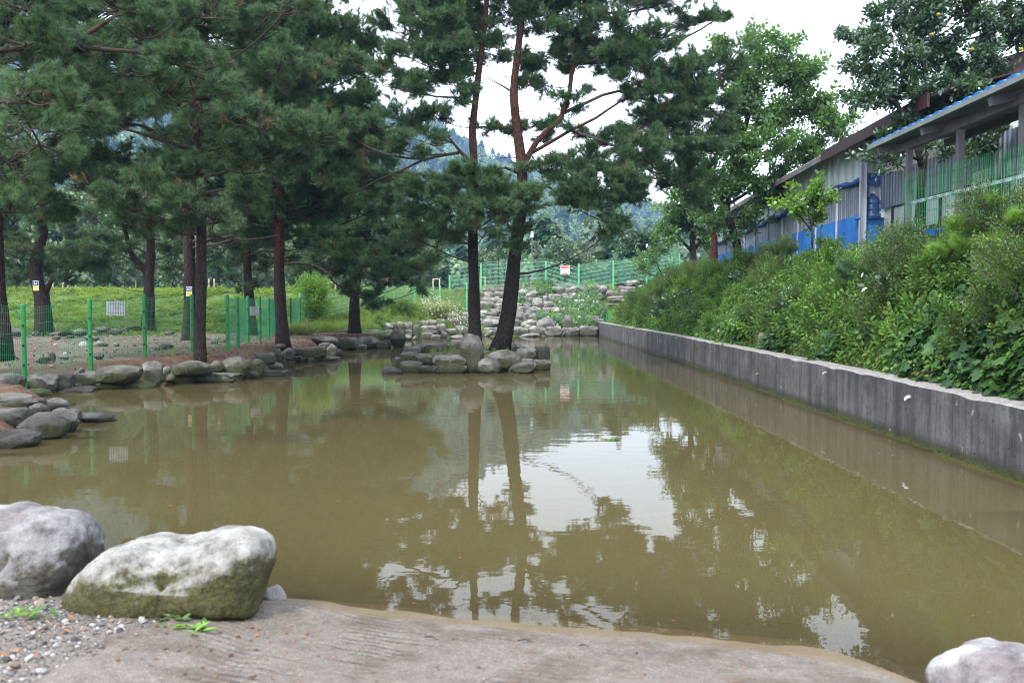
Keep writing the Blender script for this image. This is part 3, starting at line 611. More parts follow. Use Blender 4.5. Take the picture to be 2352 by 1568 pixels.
# ---------------------------------------------------------------- long concrete wall on the right
def wall():
    ys = lines(.9, [(47, .09)]); n = len(ys); x0 = wallx(ys) + .004*np.sin(ys*1.3); top = np.interp(ys, [.9, 7.1, 10.4, 24, 47], [.62, .65, .69, .76, .81])
    top = top + .004*vnoise(ys, ys*0, 4, 4); r = np.random.default_rng(3)
    chip = np.zeros(n)
    for c in (9.1, 10.6, 11.6, 13.2, 14, 19.5, 20.4, 21.4, 7.9):
        chip += .017*np.exp(-((ys-c)/.16)**2)*r.uniform(.6, 1.3)
    chip += .006*np.clip(vnoise(ys, ys*0, 9, 6), 0, 1)
    prof = []; 
    for dx, dz, usec in ((-.0, -.9, 0), (0, .0, 0), (.0, .35, 0), (0, None, 1), (.02, 'e', 2), (.25, 't', 0), (.25, -.3, 0)):
        z = np.full(n, 0.) if dz is None or isinstance(dz, str) else np.full(n, float(dz))
        x = x0 + dx
        if dz is None: z = top-.018-chip*1.1
        if dz == 'e': z = top - .002 - chip*.15; x = x + chip*.9
        if dz == 't': z = top+.004
        prof.append(np.stack([x, ys, z], 1))
    k = len(prof); V = np.concatenate(prof); F = []
    for j in range(k-1):
        for i in range(n-1): F.append((j*n+i, (j+1)*n+i, (j+1)*n+i+1, j*n+i+1))
    F = np.array(F)
    me = fastmesh('concrete_wall', V, F, False)
    m, nn, N, Lk = newmat('stained_concrete'); g = N('ShaderNodeNewGeometry'); P = g.outputs['Position']
    mp = N('ShaderNodeMapping'); mp.inputs['Scale'].default_value = (1, 1, .07); Lk(P, mp.inputs[0])
    t = noise_n(N, Lk, mp.outputs[0], 5, 9, .75); t1 = noise_n(N, Lk, P, 1.6, 9, .75)
    r1 = N('ShaderNodeValToRGB'); setramp(r1, [(.28, (.026, .026, .029)), (.45, (.062, .06, .062)), (.6, (.115, .11, .11)), (.78, (.2, .19, .185))])
    Lk(math_n(N, Lk, 'ADD', t.outputs[0], maprange(N, Lk, t1.outputs[0],   .3, .7, -.16, .16)), r1.inputs[0]); col = r1.outputs[0]
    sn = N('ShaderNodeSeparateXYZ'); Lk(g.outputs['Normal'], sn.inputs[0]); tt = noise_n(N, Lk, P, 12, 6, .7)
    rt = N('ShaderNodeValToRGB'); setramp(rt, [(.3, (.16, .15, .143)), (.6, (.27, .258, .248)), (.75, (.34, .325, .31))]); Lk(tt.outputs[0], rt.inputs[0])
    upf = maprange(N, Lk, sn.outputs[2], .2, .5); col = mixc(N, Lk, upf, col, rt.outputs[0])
    sp = N('ShaderNodeSeparateXYZ'); Lk(P, sp.inputs[0])
    # board joints every 1.8 m
    jy = N('ShaderNodeMath'); jy.operation = 'FRACT'; Lk(math_n(N, Lk, 'DIVIDE', sp.outputs[1], 2.45), jy.inputs[0])
    jf = maprange(N, Lk, math_n(N, Lk, 'ABSOLUTE', math_n(N, Lk, 'SUBTRACT', jy.outputs[0], .5), 0), .0, .004, .7, 0); col = mixc(N, Lk, math_n(N, Lk, 'MULTIPLY', jf, math_n(N, Lk, 'SUBTRACT', 1., upf)), col, (.015, .015, .017))
    # waterline: wet dark band and mossy grit
    zz = math_n(N, Lk, 'ADD', sp.outputs[2], math_n(N, Lk, 'MULTIPLY', tt.outputs[0], -.1)); tm = noise_n(N, Lk, P, 2.5, 6, .7)
    col = mixc(N, Lk, maprange(N, Lk, zz, .1, .0, 0, .8), col, (.022, .02, .016))
    mf = math_n(N, Lk, 'MULTIPLY', maprange(N, Lk, zz, .06, -.02), maprange(N, Lk, tm.outputs[0], .4, .6)); col = mixc(N, Lk, mf, col, (.06, .065, .02))
    ts = noise_n(N, Lk, P, 5, 2, .5); col = mixc(N, Lk, maprange(N, Lk, ts.outputs[0], .71, .74, 0, .5), col, (.4, .4, .4))
    vo = N('ShaderNodeTexVoronoi'); vo.inputs['Scale'].default_value = 16; Lk(P, vo.inputs['Vector']); pit = maprange(N, Lk, vo.outputs['Distance'], .1, .2, 1, 0); col = mixc(N, Lk, math_n(N, Lk, 'MULTIPLY', pit, .6), col, (.02, .02, .02))
    b = N('ShaderNodeBsdfPrincipled'); Lk(col, b.inputs['Base Color']); b.inputs['Roughness'].default_value = .85; b.inputs['Specular IOR Level'].default_value = .25
    bm = N('ShaderNodeBump'); bm.inputs['Strength'].default_value = .6; bm.inputs['Distance'].default_value = .012; Lk(math_n(N, Lk, 'SUBTRACT', tt.outputs[0], pit), bm.inputs['Height']); Lk(bm.outputs[0], b.inputs['Normal'])
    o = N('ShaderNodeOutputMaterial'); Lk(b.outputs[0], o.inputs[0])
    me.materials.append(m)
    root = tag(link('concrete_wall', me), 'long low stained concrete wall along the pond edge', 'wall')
    # grit ledge at the waterline
    mb = MB(); r = random.Random(5)
    for y in np.arange(1.5, 26, .05):
        x = float(wallx(y)); s = r.uniform(.008, .022)*(1.0 if y < 16 else .8); mb.box((x-s*.5, y+r.uniform(-.02, .02), r.uniform(-.004, .012)), (s*2, s*r.uniform(1.5, 3.5), s), r.uniform(0, 3))
    o = mb.build('waterline_grit', M['moss'], root); o['kind'] = 'stuff'
    for i, (u, v, mt, dx, dz) in enumerate(((2090, 912, 'white', .02, .04), (1898, 856, 'vinyl2', .014, .03), (1742, 858, 'orange', .01, .022))):
        # wall face point under that picture point
        d = ray(u, v); t = 4.55/d[0]
        for _ in range(4): yy = d[1]*t; t = float(wallx(yy))/d[0]
        p = d*t+np.array([0, 0, CZ]); q = MB(); q.tube([(p[0]+.05, p[1], p[2]+.01), (p[0]-.03, p[1], p[2]), (p[0]-.055, p[1], p[2]-.02)], [dx, dx, dx*.8], 10); q.tube([(p[0]-.05, p[1], p[2]-.015), (p[0]-.058, p[1], p[2]-dz)], [dx*.8, dx*.4], 8)
        q.build('weep_pipe', M[mt], root, smooth=True)
wall()

# ---------------------------------------------------------------- mountain
ridge_u = [-1200, -400, 0, 400, 620, 768, 900, 1000, 1098, 1201, 1293, 1423, 1550, 1700, 1850, 2000, 2200, 2400, 3000, 3600]
ridge_v = [260, 170, 150, 185, 210, 234, 268, 305, 352, 400, 440, 478, 505, 520, 515, 500, 480, 470, 450, 470]
ma = np.linspace(-700, 3100, 200); md = lines(200, [(840, 7)])
U, DD = np.meshgrid(ma, md); XX = (U-1176)/FPX*(DD*.0+700)*(DD/700)**.75
rz = np.interp(U, ridge_u, ridge_v); top = CZ + (712-rz)/FPX*700
t = np.clip((DD-200)/500, 0, 1.0); over = np.clip((DD-700)/350, 0, 1)
rid = np.abs(vnoise(XX, DD, .012, 21))*.5
ZZ = 4 + (top-4)*(t**1.25) - top*.8*over + (vnoise(XX, DD, .02, 22)*9+vnoise(XX, DD, .05, 23)*3 - rid*30)*np.sin(np.clip(t, 0, 1)*np.pi)*(over <= 0)
nx, ny = len(ma), len(md); idx = (np.arange(ny-1)[:, None]*nx+np.arange(nx-1)[None, :]).ravel(); F = np.stack([idx, idx+1, idx+nx+1, idx+nx], 1)
mme = fastmesh('mountain', np.stack([XX.ravel(), DD.ravel(), ZZ.ravel()], 1), F); mme.materials.append(M['mountain']); tag(link('mountain', mme), 'forested mountain slope', kind='structure')
def conifer_blob(seed, kind):
    r = random.Random(seed); V = []; F = []
    if kind == 'con':
        for k in range(190):
            h = r.random()**.8; rad = (1-h)*.34+.03; a = r.uniform(0, 6.283); c = Vector((math.cos(a)*rad*r.uniform(.5, 1), math.sin(a)*rad*r.uniform(.5, 1), .12+h*.9))
            d = Vector((math.cos(a), math.sin(a), -.25)); s = Vector((-d.y, d.x, r.uniform(-.3, .3)))*.06; tip = c+d*.15; b = len(V); V += [c-s, c+s, tip]; F.append((b, b+1, b+2))
            b = len(V); V += [c-s*.7+Vector((0, 0, .05)), c+s*.7+Vector((0, 0, .05)), c+Vector((0, 0, -.04))+d*.08]; F.append((b, b+1, b+2))
    else:
        for k in range(700):
            d = Vector((r.gauss(0, 1), r.gauss(0, 1), r.gauss(0, 1)+.3)).normalized(); q = r.uniform(.75, 1.05)*(1+.25*math.sin(d.x*5+seed)*math.sin(d.y*6)); c = Vector((d.x*.42, d.y*.42, .55+d.z*.42))*q
            a = d.orthogonal().normalized()*.05; e = d.cross(a); b = len(V); an = r.uniform(0, 6); a, e = a*math.cos(an)+e*math.sin(an), e*math.cos(an)-a*math.sin(an); j = d*r.uniform(-.05, .05)
            V += [c-a+j, c+e, c+a-j, c-e]; F.append((b, b+1, b+2, b+3))
    return proto('forest_tree', V, F, [M['conifer_far'] if kind == 'con' else M['leaf_far']])
P_FOREST = [conifer_blob(51, 'con'), conifer_blob(52, 'con'), conifer_blob(53, 'dec'), conifer_blob(54, 'con'), conifer_blob(55, 'dec')]
n = 26000; fu = rng.uniform(-700, 3200, n); fd = 200+500*rng.random(n)**.9
cu = np.interp(fu, ma, np.arange(len(ma))).astype(int); cd = np.interp(fd, md, np.arange(len(md))).astype(int)
pts = np.stack([(fu-1176)/FPX*700*(fd/700)**.75, fd, ZZ[cd, cu]-1.5], 1); rot = np.stack([np.zeros(n), np.zeros(n), rng.uniform(0, 6.28, n)], 1); s = rng.uniform(7, 13, n); scl = np.stack([s*1.0, s*1.0, s], 1)
tag(scatter('mountain_forest', pts, rot, scl, P_FOREST), 'dense forest covering the mountain', kind='stuff')
n = 900; fx = rng.uniform(-120, 150, n); fd = rng.uniform(85, 200, n); pts = np.stack([fx*fd/100, fd, height(fx*fd/100, fd)-.3], 1); s = rng.uniform(4, 9.5, n)*np.where(rng.random(n) < .3, .6, 1)
tag(scatter('treeline', pts, np.stack([np.zeros(n), np.zeros(n), rng.uniform(0, 6.28, n)], 1), np.stack([s, s, s], 1), P_FOREST[1:], ), 'dark treeline across the meadow behind the fences', kind='stuff')

# ---------------------------------------------------------------- haze
HAZE = 0.0004
mb = MB(); mb.box((0, 410, 119), (3600, 900, 242)); hz = mb.build('haze', None)
m, n_, N, Lk = newmat('thin_blue_air'); pv = N('ShaderNodeVolumePrincipled'); pv.inputs['Color'].default_value = (.36, .62, 1, 1); pv.inputs['Density'].default_value = HAZE; pv.inputs['Anisotropy'].default_value = .0
o = N('ShaderNodeOutputMaterial'); Lk(pv.outputs[0], o.inputs['Volume']); hz.data.materials.append(m); tag(hz, 'thin bluish haze over the valley', kind='stuff')

def hit(u, v, d0=3., d1=90.):           # where the line of sight first meets the ground
    Ds = np.arange(d0, d1, .15); P = np.array([at(u, v, d) for d in Ds]); hh = height(P[:, 0], P[:, 1]); k = np.nonzero(P[:, 2] < np.maximum(hh, 0))[0]
    return float(Ds[k[0]]) if len(k) else d1
def gz(x, y): return float(height(np.array([float(x)]), np.array([float(y)]))[0])
# ================================================================ stones
def boulder_mesh(name, seed, sub=3, blocky=2.6, rough=.1, flat=0.0):
    import bmesh
    bm = bmesh.new(); bmesh.ops.create_icosphere(bm, subdivisions=sub, radius=1.0); r = random.Random(seed)
    off = Vector((r.uniform(-50, 50), r.uniform(-50, 50), r.uniform(-50, 50))); cuts = []
    lo, hi = (1.25, 1.5) if blocky > 5 else ((.75, 1.0) if blocky > 3.4 else (.84, 1.08))
    for _ in range(10 if blocky > 3.4 else 8):
        d = Vector((r.uniform(-1, 1), r.uniform(-1, 1), r.uniform(-.6, 1))).normalized(); cuts.append((d, r.uniform(lo, hi)))
    for v in bm.verts:
        p = v.co.normalized(); q = blocky
        k = (abs(p.x)**q+abs(p.y)**q+abs(p.z)**q)**(-1/q); p = p*k
        p = p*(1+mn.fractal(p*1.0+off, 1.0, 2.0, 3)*rough*1.5)
        for d, t in cuts:
            e = p.dot(d)-t
            if e > 0: p = p - d*e*.93
        p = p*(1+mn.fractal(p*3.1+off, 1.0, 2.0, 3)*rough*.45)
        v.co = p*.5
    # normalise to a unit box, base at 0
    xs = [v.co.x for v in bm.verts]; ys = [v.co.y for v in bm.verts]; zs = [v.co.z for v in bm.verts]
    for v in bm.verts:
        v.co.x = (v.co.x-min(xs))/(max(xs)-min(xs))-.5; v.co.y = (v.co.y-min(ys))/(max(ys)-min(ys))-.5; v.co.z = (v.co.z-min(zs))/(max(zs)-min(zs))
    me = bpy.data.meshes.new(name); bm.to_mesh(me); bm.free(); me.polygons.foreach_set('use_smooth', [True]*len(me.polygons)); me.set_sharp_from_angle(angle=R(24)); return me
SHAPES = {k: [boulder_mesh('stone', 100+i+ord(k[0]), 3, *pp) for i in range(7)] for k, pp in {'round': (3.2, .12), 'block': (8, .1), 'wedge': (4.0, .2)}.items()}
_mm = {}
def shape(kind, i, mat):
    key = (kind, i % 7, mat)
    if key not in _mm:
        me = SHAPES[kind][i % 7].copy(); me.materials.append(M[mat]); _mm[key] = me
    return _mm[key]
sr = random.Random(11)
def stone(u0, u1, v0, v1, D, kind, mat, parent=None, name='stone', depth=None, sink=.05, lean=0):
    """a stone whose silhouette spans u0..u1, v0..v1 with its front face at distance D"""
    wd = (u1-u0)/FPX*D; dp = depth if depth else wd*sr.uniform(.65, .95)
    a = at((u0+u1)/2, v1, D); top = at((u0+u1)/2, v0, D+dp*.4)[2]; zb = a[2]-sink; hgt = max(.05, top-zb)
    c = Vector((a[0]*(D+dp*.5)/D, D+dp*.5, zb)); wd *= (D+dp*.5)/D
    me = shape(kind, sr.randrange(7), mat)
    o = link(name, me, None, parent, loc=c - (parent.location if parent else Vector()), rot=(R(sr.uniform(-4, 4)), R(sr.uniform(-4, 4)+lean), R(sr.uniform(-18, 18))), scl=(wd*1.13, dp, hgt*1.03))
    return o
def base_D(u, v, zfun=None, z=0.0):     # distance at which the picture point meets level z
    return gp(u, v, z)[1]

# ---- stone edging along the left bank (each stone a part)
edge = empty('stone_edging', (-6.5, 17, 0), 'row of mossy rounded boulders edging the left bank of the pond', 'stone edging')
for i, (x0, x1, y0, y1, k, mt, zb) in enumerate([
    (-60, 150, 1000, 1145, 'round', 'stone_grey', .02), (195, 378, 998, 1130, 'round', 'stone_grey', .0), (388, 492, 1003, 1098, 'block', 'stone_dark', .06), (500, 668, 980, 1082, 'block', 'stone_moss', .06), (668, 932, 945, 1052, 'round', 'stone_moss', .16), (955, 1120, 915, 1068, 'wedge', 'stone_grey', .05),
    (1122, 1296, 965, 1068, 'wedge', 'stone_moss', 0), (1165, 1414, 915, 1012, 'round', 'stone_moss', .18), (1410, 1497, 912, 982, 'round', 'stone_moss', .22), (1328, 1607, 990, 1058, 'block', 'stone_moss', 0), (1503, 1672, 888, 1028, 'round', 'stone_moss', .06),
    (1636, 1690, 902, 960, 'round', 'stone_moss', .28), (1698, 1778, 902, 1003, 'wedge', 'stone_moss', .08), (1668, 1744, 984, 1030, 'round', 'stone_dark', 0), (1765, 1935, 976, 1016, 'block', 'stone_dark', 0), (1728, 1846, 860, 930, 'block', 'stone_grey', .25), (1790, 1900, 920, 978, 'round', 'stone_grey', 0),
    (1830, 1886, 833, 912, 'block', 'stone_grey', .15), (1884, 1976, 825, 903, 'wedge', 'stone_grey', .12), (1968, 2042, 820, 866, 'round', 'stone_grey', .26), (1972, 2066, 863, 918, 'round', 'stone_grey', 0), (2033, 2114, 820, 876, 'block', 'stone_moss', .2), (2070, 2147, 880, 916, 'round', 'stone_grey', 0),
    (2103, 2192, 813, 882, 'block', 'stone_moss', .15), (2188, 2258, 798, 882, 'wedge', 'stone_pale', .1), (2143, 2272, 884, 914, 'block', 'stone_grey', 0), (2253, 2300, 833, 882, 'round', 'stone_dark', 0), (1900, 1925, 905, 945, 'round', 'stone_dark', 0), (1700, 1745, 850, 882, 'wedge', 'stone_grey', .4),
    (490, 560, 1060, 1100, 'round', 'stone_dark', .02), (300, 350, 1080, 1120, 'round', 'stone_dark', 0), (1098, 1150, 950, 985, 'round', 'stone_grey', .3), (-150, -50, 1000, 1120, 'round', 'stone_grey', 0)]):
    u0, v0 = C4(x0, y0); u1, v1 = C4(x1, y1); D = gp((u0+u1)/2, v1, zb)[1]; stone(u0, u1, v0, v1, D, k, mt, edge, sink=.06)
for x0, x1, y0, y1, mt in ((672, 818, 1045, 1104, 'stone_deepmoss'), (828, 1042, 1043, 1098, 'stone_deepmoss'), (160, 330, 1098, 1156, 'stone_deepmoss'), (415, 640, 1088, 1124, 'stone_dark')):
    u0, v0 = C4(x0, y0); u1, v1 = C4(x1, y1); D = gp((u0+u1)/2, v1, 0)[1]; stone(u0, u1, v0, v1, D, 'round', mt, edge, sink=.08, depth=.5)

# ---- stones of the small headland with the single pine
head = empty('headland_wall', (-5.3, 31.5, 0), 'mossy boulder wall round the headland below the single pine', 'stone edging')
for x0, x1, y0, y1, k, mt, zb in ((-60, 82, 745, 812, 'round', 'stone_moss', .12), (80, 122, 762, 822, 'block', 'stone_dark', .05), (112, 218, 757, 830, 'block', 'stone_moss', .05), (213, 357, 750, 830, 'round', 'stone_grey', .0), (168, 272, 800, 838, 'block', 'stone_moss', 0), (338, 392, 740, 786, 'block', 'stone_moss', .2), (388, 450, 738, 772, 'round', 'stone_moss', .28),
    (352, 420, 785, 831, 'wedge', 'stone_dark', 0), (397, 444, 768, 826, 'round', 'stone_moss', 0), (444, 542, 700, 824, 'wedge', 'stone_grey', 0), (-20, 62, 797, 882, 'wedge', 'stone_grey', 0), (268, 372, 706, 738, 'block', 'stone_grey', .42), (72, 162, 708, 740, 'block', 'stone_grey', .45), (-60, 66, 712, 738, 'block', 'stone_grey', .45),
    (372, 452, 712, 742, 'block', 'stone_grey', .3), (325, 375, 738, 760, 'block', 'stone_grey', .35)):
    u0, v0 = C5(x0, y0); u1, v1 = C5(x1, y1); D = gp((u0+u1)/2, v1, zb)[1]; stone(u0, u1, v0, v1, D, k, mt, head)
for x0, x1, y0, y1 in ((1998, 2092, 757, 787), (2108, 2268, 745, 806), (2140, 2235, 790, 815)):
    u0, v0 = C4(x0, y0); u1, v1 = C4(x1, y1); D = gp((u0+u1)/2, v1, .3)[1]; stone(u0, u1, v0, v1, D, 'round', 'stone_moss', head)

# ---- spit of stones on the left, and its dark neighbour
spit = empty('stone_spit', (-5.6, 10, 0), 'spit of heaped grey boulders reaching into the pond below the fence', 'stone edging')
for x0, x1, y0, y1, k, mt, zb in ((-60, 200, 1130, 1205, 'round', 'stone_pale', .25), (48, 292, 1165, 1225, 'block', 'stone_grey', .25), (195, 325, 1200, 1282, 'round', 'stone_grey', .22), (288, 457, 1165, 1237, 'round', 'stone_grey', .2), (143, 440, 1262, 1445, 'round', 'stone_moss', 0), (330, 515, 1235, 1402, 'wedge', 'stone_grey', 0),
    (452, 542, 1235, 1335, 'block', 'stone_grey', 0), (-60, 192, 1240, 1352, 'block', 'stone_grey', .15), (-60, 240, 1383, 1505, 'round', 'stone_dark', 0), (-200, -40, 1300, 1500, 'round', 'stone_grey', 0)):
    u0, v0 = C4(x0, y0); u1, v1 = C4(x1, y1); D = gp((u0+u1)/2, v1, zb)[1]; stone(u0, u1, v0, v1, D, k, mt, spit)
def lone(crop, box, k, mt, zb, name, label, cat='rock', group=None, lean=0, **kw):
    u0, v0 = crop(box[0], box[2]); u1, v1 = crop(box[1], box[3]); D = gp((u0+u1)/2, v1, zb)[1]
    return tag(stone(u0, u1, v0, v1, D, k, mt, None, name, lean=lean, **kw), label, cat, group)
lone(C4, (540, 757, 1262, 1332), 'wedge', 'stone_dark', 0, 'rock', 'low black wet rock standing in the water beside the stone spit')
lone(C5, (385, 517, 950, 1000), 'wedge', 'stone_dark', 0, 'rock', 'flat dark rock in the water off the island tip')

# ---- island
isl = empty('island_wall', (-1.2, 20, 0), 'ring of mossy stones holding the earth of the little pine island', 'stone wall')
for x0, x1, y0, y1, k, mt, zb in ((474, 527, 888, 948, 'block', 'stone_moss', .1), (513, 652, 915, 993, 'block', 'stone_moss', 0), (522, 628, 853, 920, 'block', 'stone_moss', .22), (608, 748, 865, 938, 'round', 'stone_moss', .18), (638, 755, 942, 998, 'round', 'stone_dark', 0), (733, 962, 875, 998, 'block', 'stone_moss', 0),
    (1058, 1114, 842, 892, 'block', 'stone_moss', .3), (1090, 1308, 840, 978, 'round', 'stone_moss', .03), (1024, 1177, 890, 1000, 'round', 'stone_grey', 0), (1244, 1418, 912, 998, 'wedge', 'stone_grey', 0), (1318, 1397, 895, 948, 'block', 'stone_moss', .1), (1298, 1422, 825, 898, 'block', 'stone_grey', .25), (1393, 1507, 905, 972, 'block', 'stone_moss', .02),
    (1413, 1508, 812, 907, 'block', 'stone_grey', .2), (1276, 1322, 850, 895, 'block', 'stone_moss', .25), (690, 740, 870, 930, 'block', 'stone_dark', .2)):
    u0, v0 = C5(x0, y0); u1, v1 = C5(x1, y1); D = gp((u0+u1)/2, v1, zb)[1]; stone(u0, u1, v0, v1, D, k, mt, isl)
for x0, x1, y0, y1, k in ((528, 642, 827, 858, 'block'), (572, 752, 797, 828, 'wedge'), (833, 927, 783, 834, 'block'), (748, 838, 792, 824, 'wedge'), (1232, 1292, 790, 828, 'wedge'), (1248, 1402, 810, 838, 'wedge')):
    u0, v0 = C5(x0, y0); u1, v1 = C5(x1, y1); D = gp((u0+u1)/2, v1, .25)[1]; stone(u0, u1, v0, v1, min(D, 24), k, 'stone_grey', isl, sink=.3)
lone(C5, (918, 1060, 736, 996), 'round', 'stone_grey', 0, 'standing_stone', 'tall upright rounded stone standing at the front of the island', 'standing stone')

# ---- stepped stone terrace at the far end (each stone a part)
ter = empty('stone_terrace', (2, 47, 0), 'stepped dry stone terrace climbing from the pond to the far fence', 'stone terrace')
def ter_D(u, v):                        # follows the slope: z rises .29 per metre from 47 m
    D = 47.0
    for _ in range(12):
        z = at(u, v, D)[2]; zt = max(0, .29*(D-46.6)); D += max(-1.5, min(1.5, (z-zt)*1.5))
    return max(45.0, min(D, 58))
T = [(1300,1440,727,757,'wedge'),(1425,1545,622,740,'round'),(1545,1592,680,708,'round'),(1538,1624,700,744,'wedge'),(1600,1658,605,730,'wedge'),(1667,1732,685,730,'round'),(1735,1802,690,740,'wedge'),(1763,1832,640,702,'round'),(1340,1422,672,724,'block'),(1253,1337,685,740,'block'),(1268,1332,643,687,'block'),(1368,1452,605,670,'block'),(1333,1370,598,662,'block'),(1265,1332,582,642,'block'),(1288,1437,548,602,'block'),(1280,1367,483,547,'round'),(1283,1378,433,492,'round'),(1352,1419,408,462,'round'),(1263,1292,535,577,'block'),(1420,1487,525,557,'round'),(1528,1592,488,517,'block'),(1425,1507,445,482,'block'),(1518,1602,393,432,'block'),(1598,1692,390,432,'wedge'),(1438,1522,376,402,'wedge'),(1718,1892,398,455,'wedge'),(1812,1892,408,457,'round'),(1890,1952,440,482,'round'),(1968,2087,412,442,'block'),(1982,2082,435,482,'block'),(2083,2182,405,452,'block'),(2018,2112,372,400,'wedge'),(1995,2082,487,527,'round'),(1903,2002,478,502,'block'),(1588,1652,538,567,'wedge'),(1668,1737,490,522,'wedge'),(1790,1830,575,612,'wedge'),(1672,1742,618,652,'block'),(2120,2180,425,460,'block'),(1950,1972,442,480,'round'),(1640,1692,412,462,'wedge'),(1562,1602,435,470,'block'),(1820,1862,455,490,'wedge'),(1785,1822,448,470,'round'),(1500,1560,470,500,'block'),
 (380,457,658,704,'wedge'),(444,487,655,704,'wedge'),(484,527,650,702,'block'),(524,582,653,702,'block'),(583,652,645,672,'wedge'),(648,692,640,677,'block'),(688,747,637,677,'block'),(748,807,630,670,'block'),(798,897,628,684,'block'),(888,967,622,674,'block'),(813,897,592,630,'block'),(893,972,588,622,'block'),(588,634,670,750,'wedge'),(523,587,702,740,'block'),(638,757,677,732,'block'),(713,757,675,732,'block'),(748,805,665,702,'block'),(798,882,697,727,'block'),(868,970,673,737,'wedge'),(763,822,705,752,'wedge'),(653,722,720,762,'block'),(718,777,738,767,'block'),(528,582,738,772,'wedge'),(848,947,740,762,'wedge'),(403,452,702,727,'block'),(1048,1167,583,614,'block'),(1050,1127,645,710,'block'),(1058,1162,610,642,'wedge'),(1128,1167,635,692,'block'),(1053,1152,705,752,'wedge'),(1048,1107,520,562,'round'),(1103,1167,533,577,'wedge'),(1048,1132,445,487,'wedge'),(1083,1152,490,532,'wedge'),(1103,1167,420,447,'wedge'),(1043,1087,425,447,'round'),(1133,1172,480,522,'block'),(1263,1292,465,502,'round'),(1268,1330,420,450,'block'),(968,1050,590,625,'block'),(965,1052,628,680,'block'),(1168,1262,585,620,'block'),(1168,1262,625,668,'block'),(1170,1262,535,570,'block'),(1170,1260,450,490,'block'),(1168,1262,680,740,'block'),(963,1050,690,745,'block'),(450,530,704,735,'wedge'),(590,620,745,770,'wedge'),(1375,1420,502,535,'round'),(1488,1530,555,590,'block'),(1370,1410,560,600,'block'),(1236,1266,500,532,'block'),(1650,1690,640,680,'round'),(1748,1790,630,668,'block'),(1700,1745,655,688,'block'),(1628,1668,560,600,'block'),(1860,1900,560,610,'wedge'),(1760,1800,500,540,'round'),(1700,1750,560,600,'block'),
 (270,330,708,735,'wedge'),(330,400,705,730,'wedge'),(0,60,712,738,'wedge')]
for x0, x1, y0, y1, k in T:
    u0, v0 = C5(x0, y0); u1, v1 = C5(x1, y1); uc = (u0+u1)/2
    if x0 < 1050 and y1 > 580:          # lower tier follows the pond's back edge
        D = hit(uc, v1, 38, 52)-.25
    else: D = ter_D(uc, v1)
    stone(u0, u1, v0, v1, D, k, 'stone_pale', ter, sink=.12)
# broken courses between the named stones so no bare slope shows
for j in range(8):
    z = .05+j*.36; D = 46.5+j*1.22; xx = -2.6+j*.12
    while xx < 4.7:
        wd = sr.uniform(.5, 1.15); me = shape('block' if sr.random() < .85 else 'wedge', sr.randrange(7), 'stone_pale')
        link('stone', me, None, ter, loc=Vector((xx+wd/2, D+.45+sr.uniform(-.1, .1), z-.12))-ter.location, rot=(0, 0, R(sr.uniform(-7, 7))), scl=(wd*1.05, .8, sr.uniform(.48, .74))); xx += wd*1.02

# ---- foreground boulders, sculpted one by one
def sculpt(name, prof_top, depth, mat, label, base_uv, D, seed, profile=None, extra=None):
    """boulder from its front outline (u, v) with a bulging, dented surface"""
    import bmesh
    prof = np.array(profile, float); c = prof.mean(0); cu, cv = c
    bm = bmesh.new(); nr, ns = 64, 160; r = random.Random(seed)
    ang = np.linspace(0, 2*np.pi, ns, endpoint=False)
    pa = np.arctan2(-(prof[:, 1]-cv), prof[:, 0]-cu); pr = np.hypot(prof[:, 0]-cu, prof[:, 1]-cv); od = np.argsort(pa); pa, pr = pa[od], pr[od]
    rad = np.interp(ang, np.concatenate([pa-2*np.pi, pa, pa+2*np.pi]), np.tile(pr, 3)); k = np.ones(3)/3; rad = np.convolve(np.tile(rad, 3), k, 'same')[ns:2*ns]
    off = Vector((seed*3.1, 1.7, 9.2)); rows = []; orig = Vector(at(cu, cv, D+depth/2)); s = 1/FPX*(D+depth/2)
    for i in range(nr+1):
        th = math.pi*i/nr - math.pi/2; yy = math.sin(th); rr = math.cos(th); q = abs(rr)**.5 if abs(rr) > 1e-6 else 0; ysh = np.sign(yy)*abs(yy)**.8
        row = []
        for j in range(ns):
            x = rad[j]*q*math.cos(ang[j])*s; z = rad[j]*q*math.sin(ang[j])*s; y = ysh*depth/2*(1-.25*(.5+.5*math.sin(ang[j]))**2*(1 if yy < 0 else 0))
            p = Vector((x, y, z)); nrm = Vector((x, y, z)).normalized() if p.length > 0 else Vector((0, 1, 0))
            dsp = mn.fractal(p*3.2+off, 1, 2, 5)*.03 + mn.fractal(p*13+off, 1, 2, 5)*.008 - max(0, .06-abs(mn.noise(p*4.5+off*2)))*.12
            p = p + nrm*dsp
            if extra: p = extra(p)
            row.append(bm.verts.new(p))
        rows.append(row)
    for i in range(nr):
        for j in range(ns):
            j2 = (j+1) % ns
            try: bm.faces.new((rows[i][j], rows[i][j2], rows[i+1][j2], rows[i+1][j]))
            except ValueError: pass
    bmesh.ops.remove_doubles(bm, verts=bm.verts, dist=.0004); bmesh.ops.recalc_face_normals(bm, faces=bm.faces)
    me = bpy.data.meshes.new(name); bm.to_mesh(me); bm.free(); me.polygons.foreach_set('use_smooth', [True]*len(me.polygons)); me.materials.append(M[mat])
    o = link(name, me, None, None, loc=orig); return tag(o, label, 'boulder')
def dish(p):                            # shallow worn hollow in the top
    g = math.exp(-(((p.x-.04)/.14)**2+((p.y+.02)/.14)**2)); 
    return Vector((p.x, p.y, p.z - .035*g*(1 if p.z > 0 else 0)))
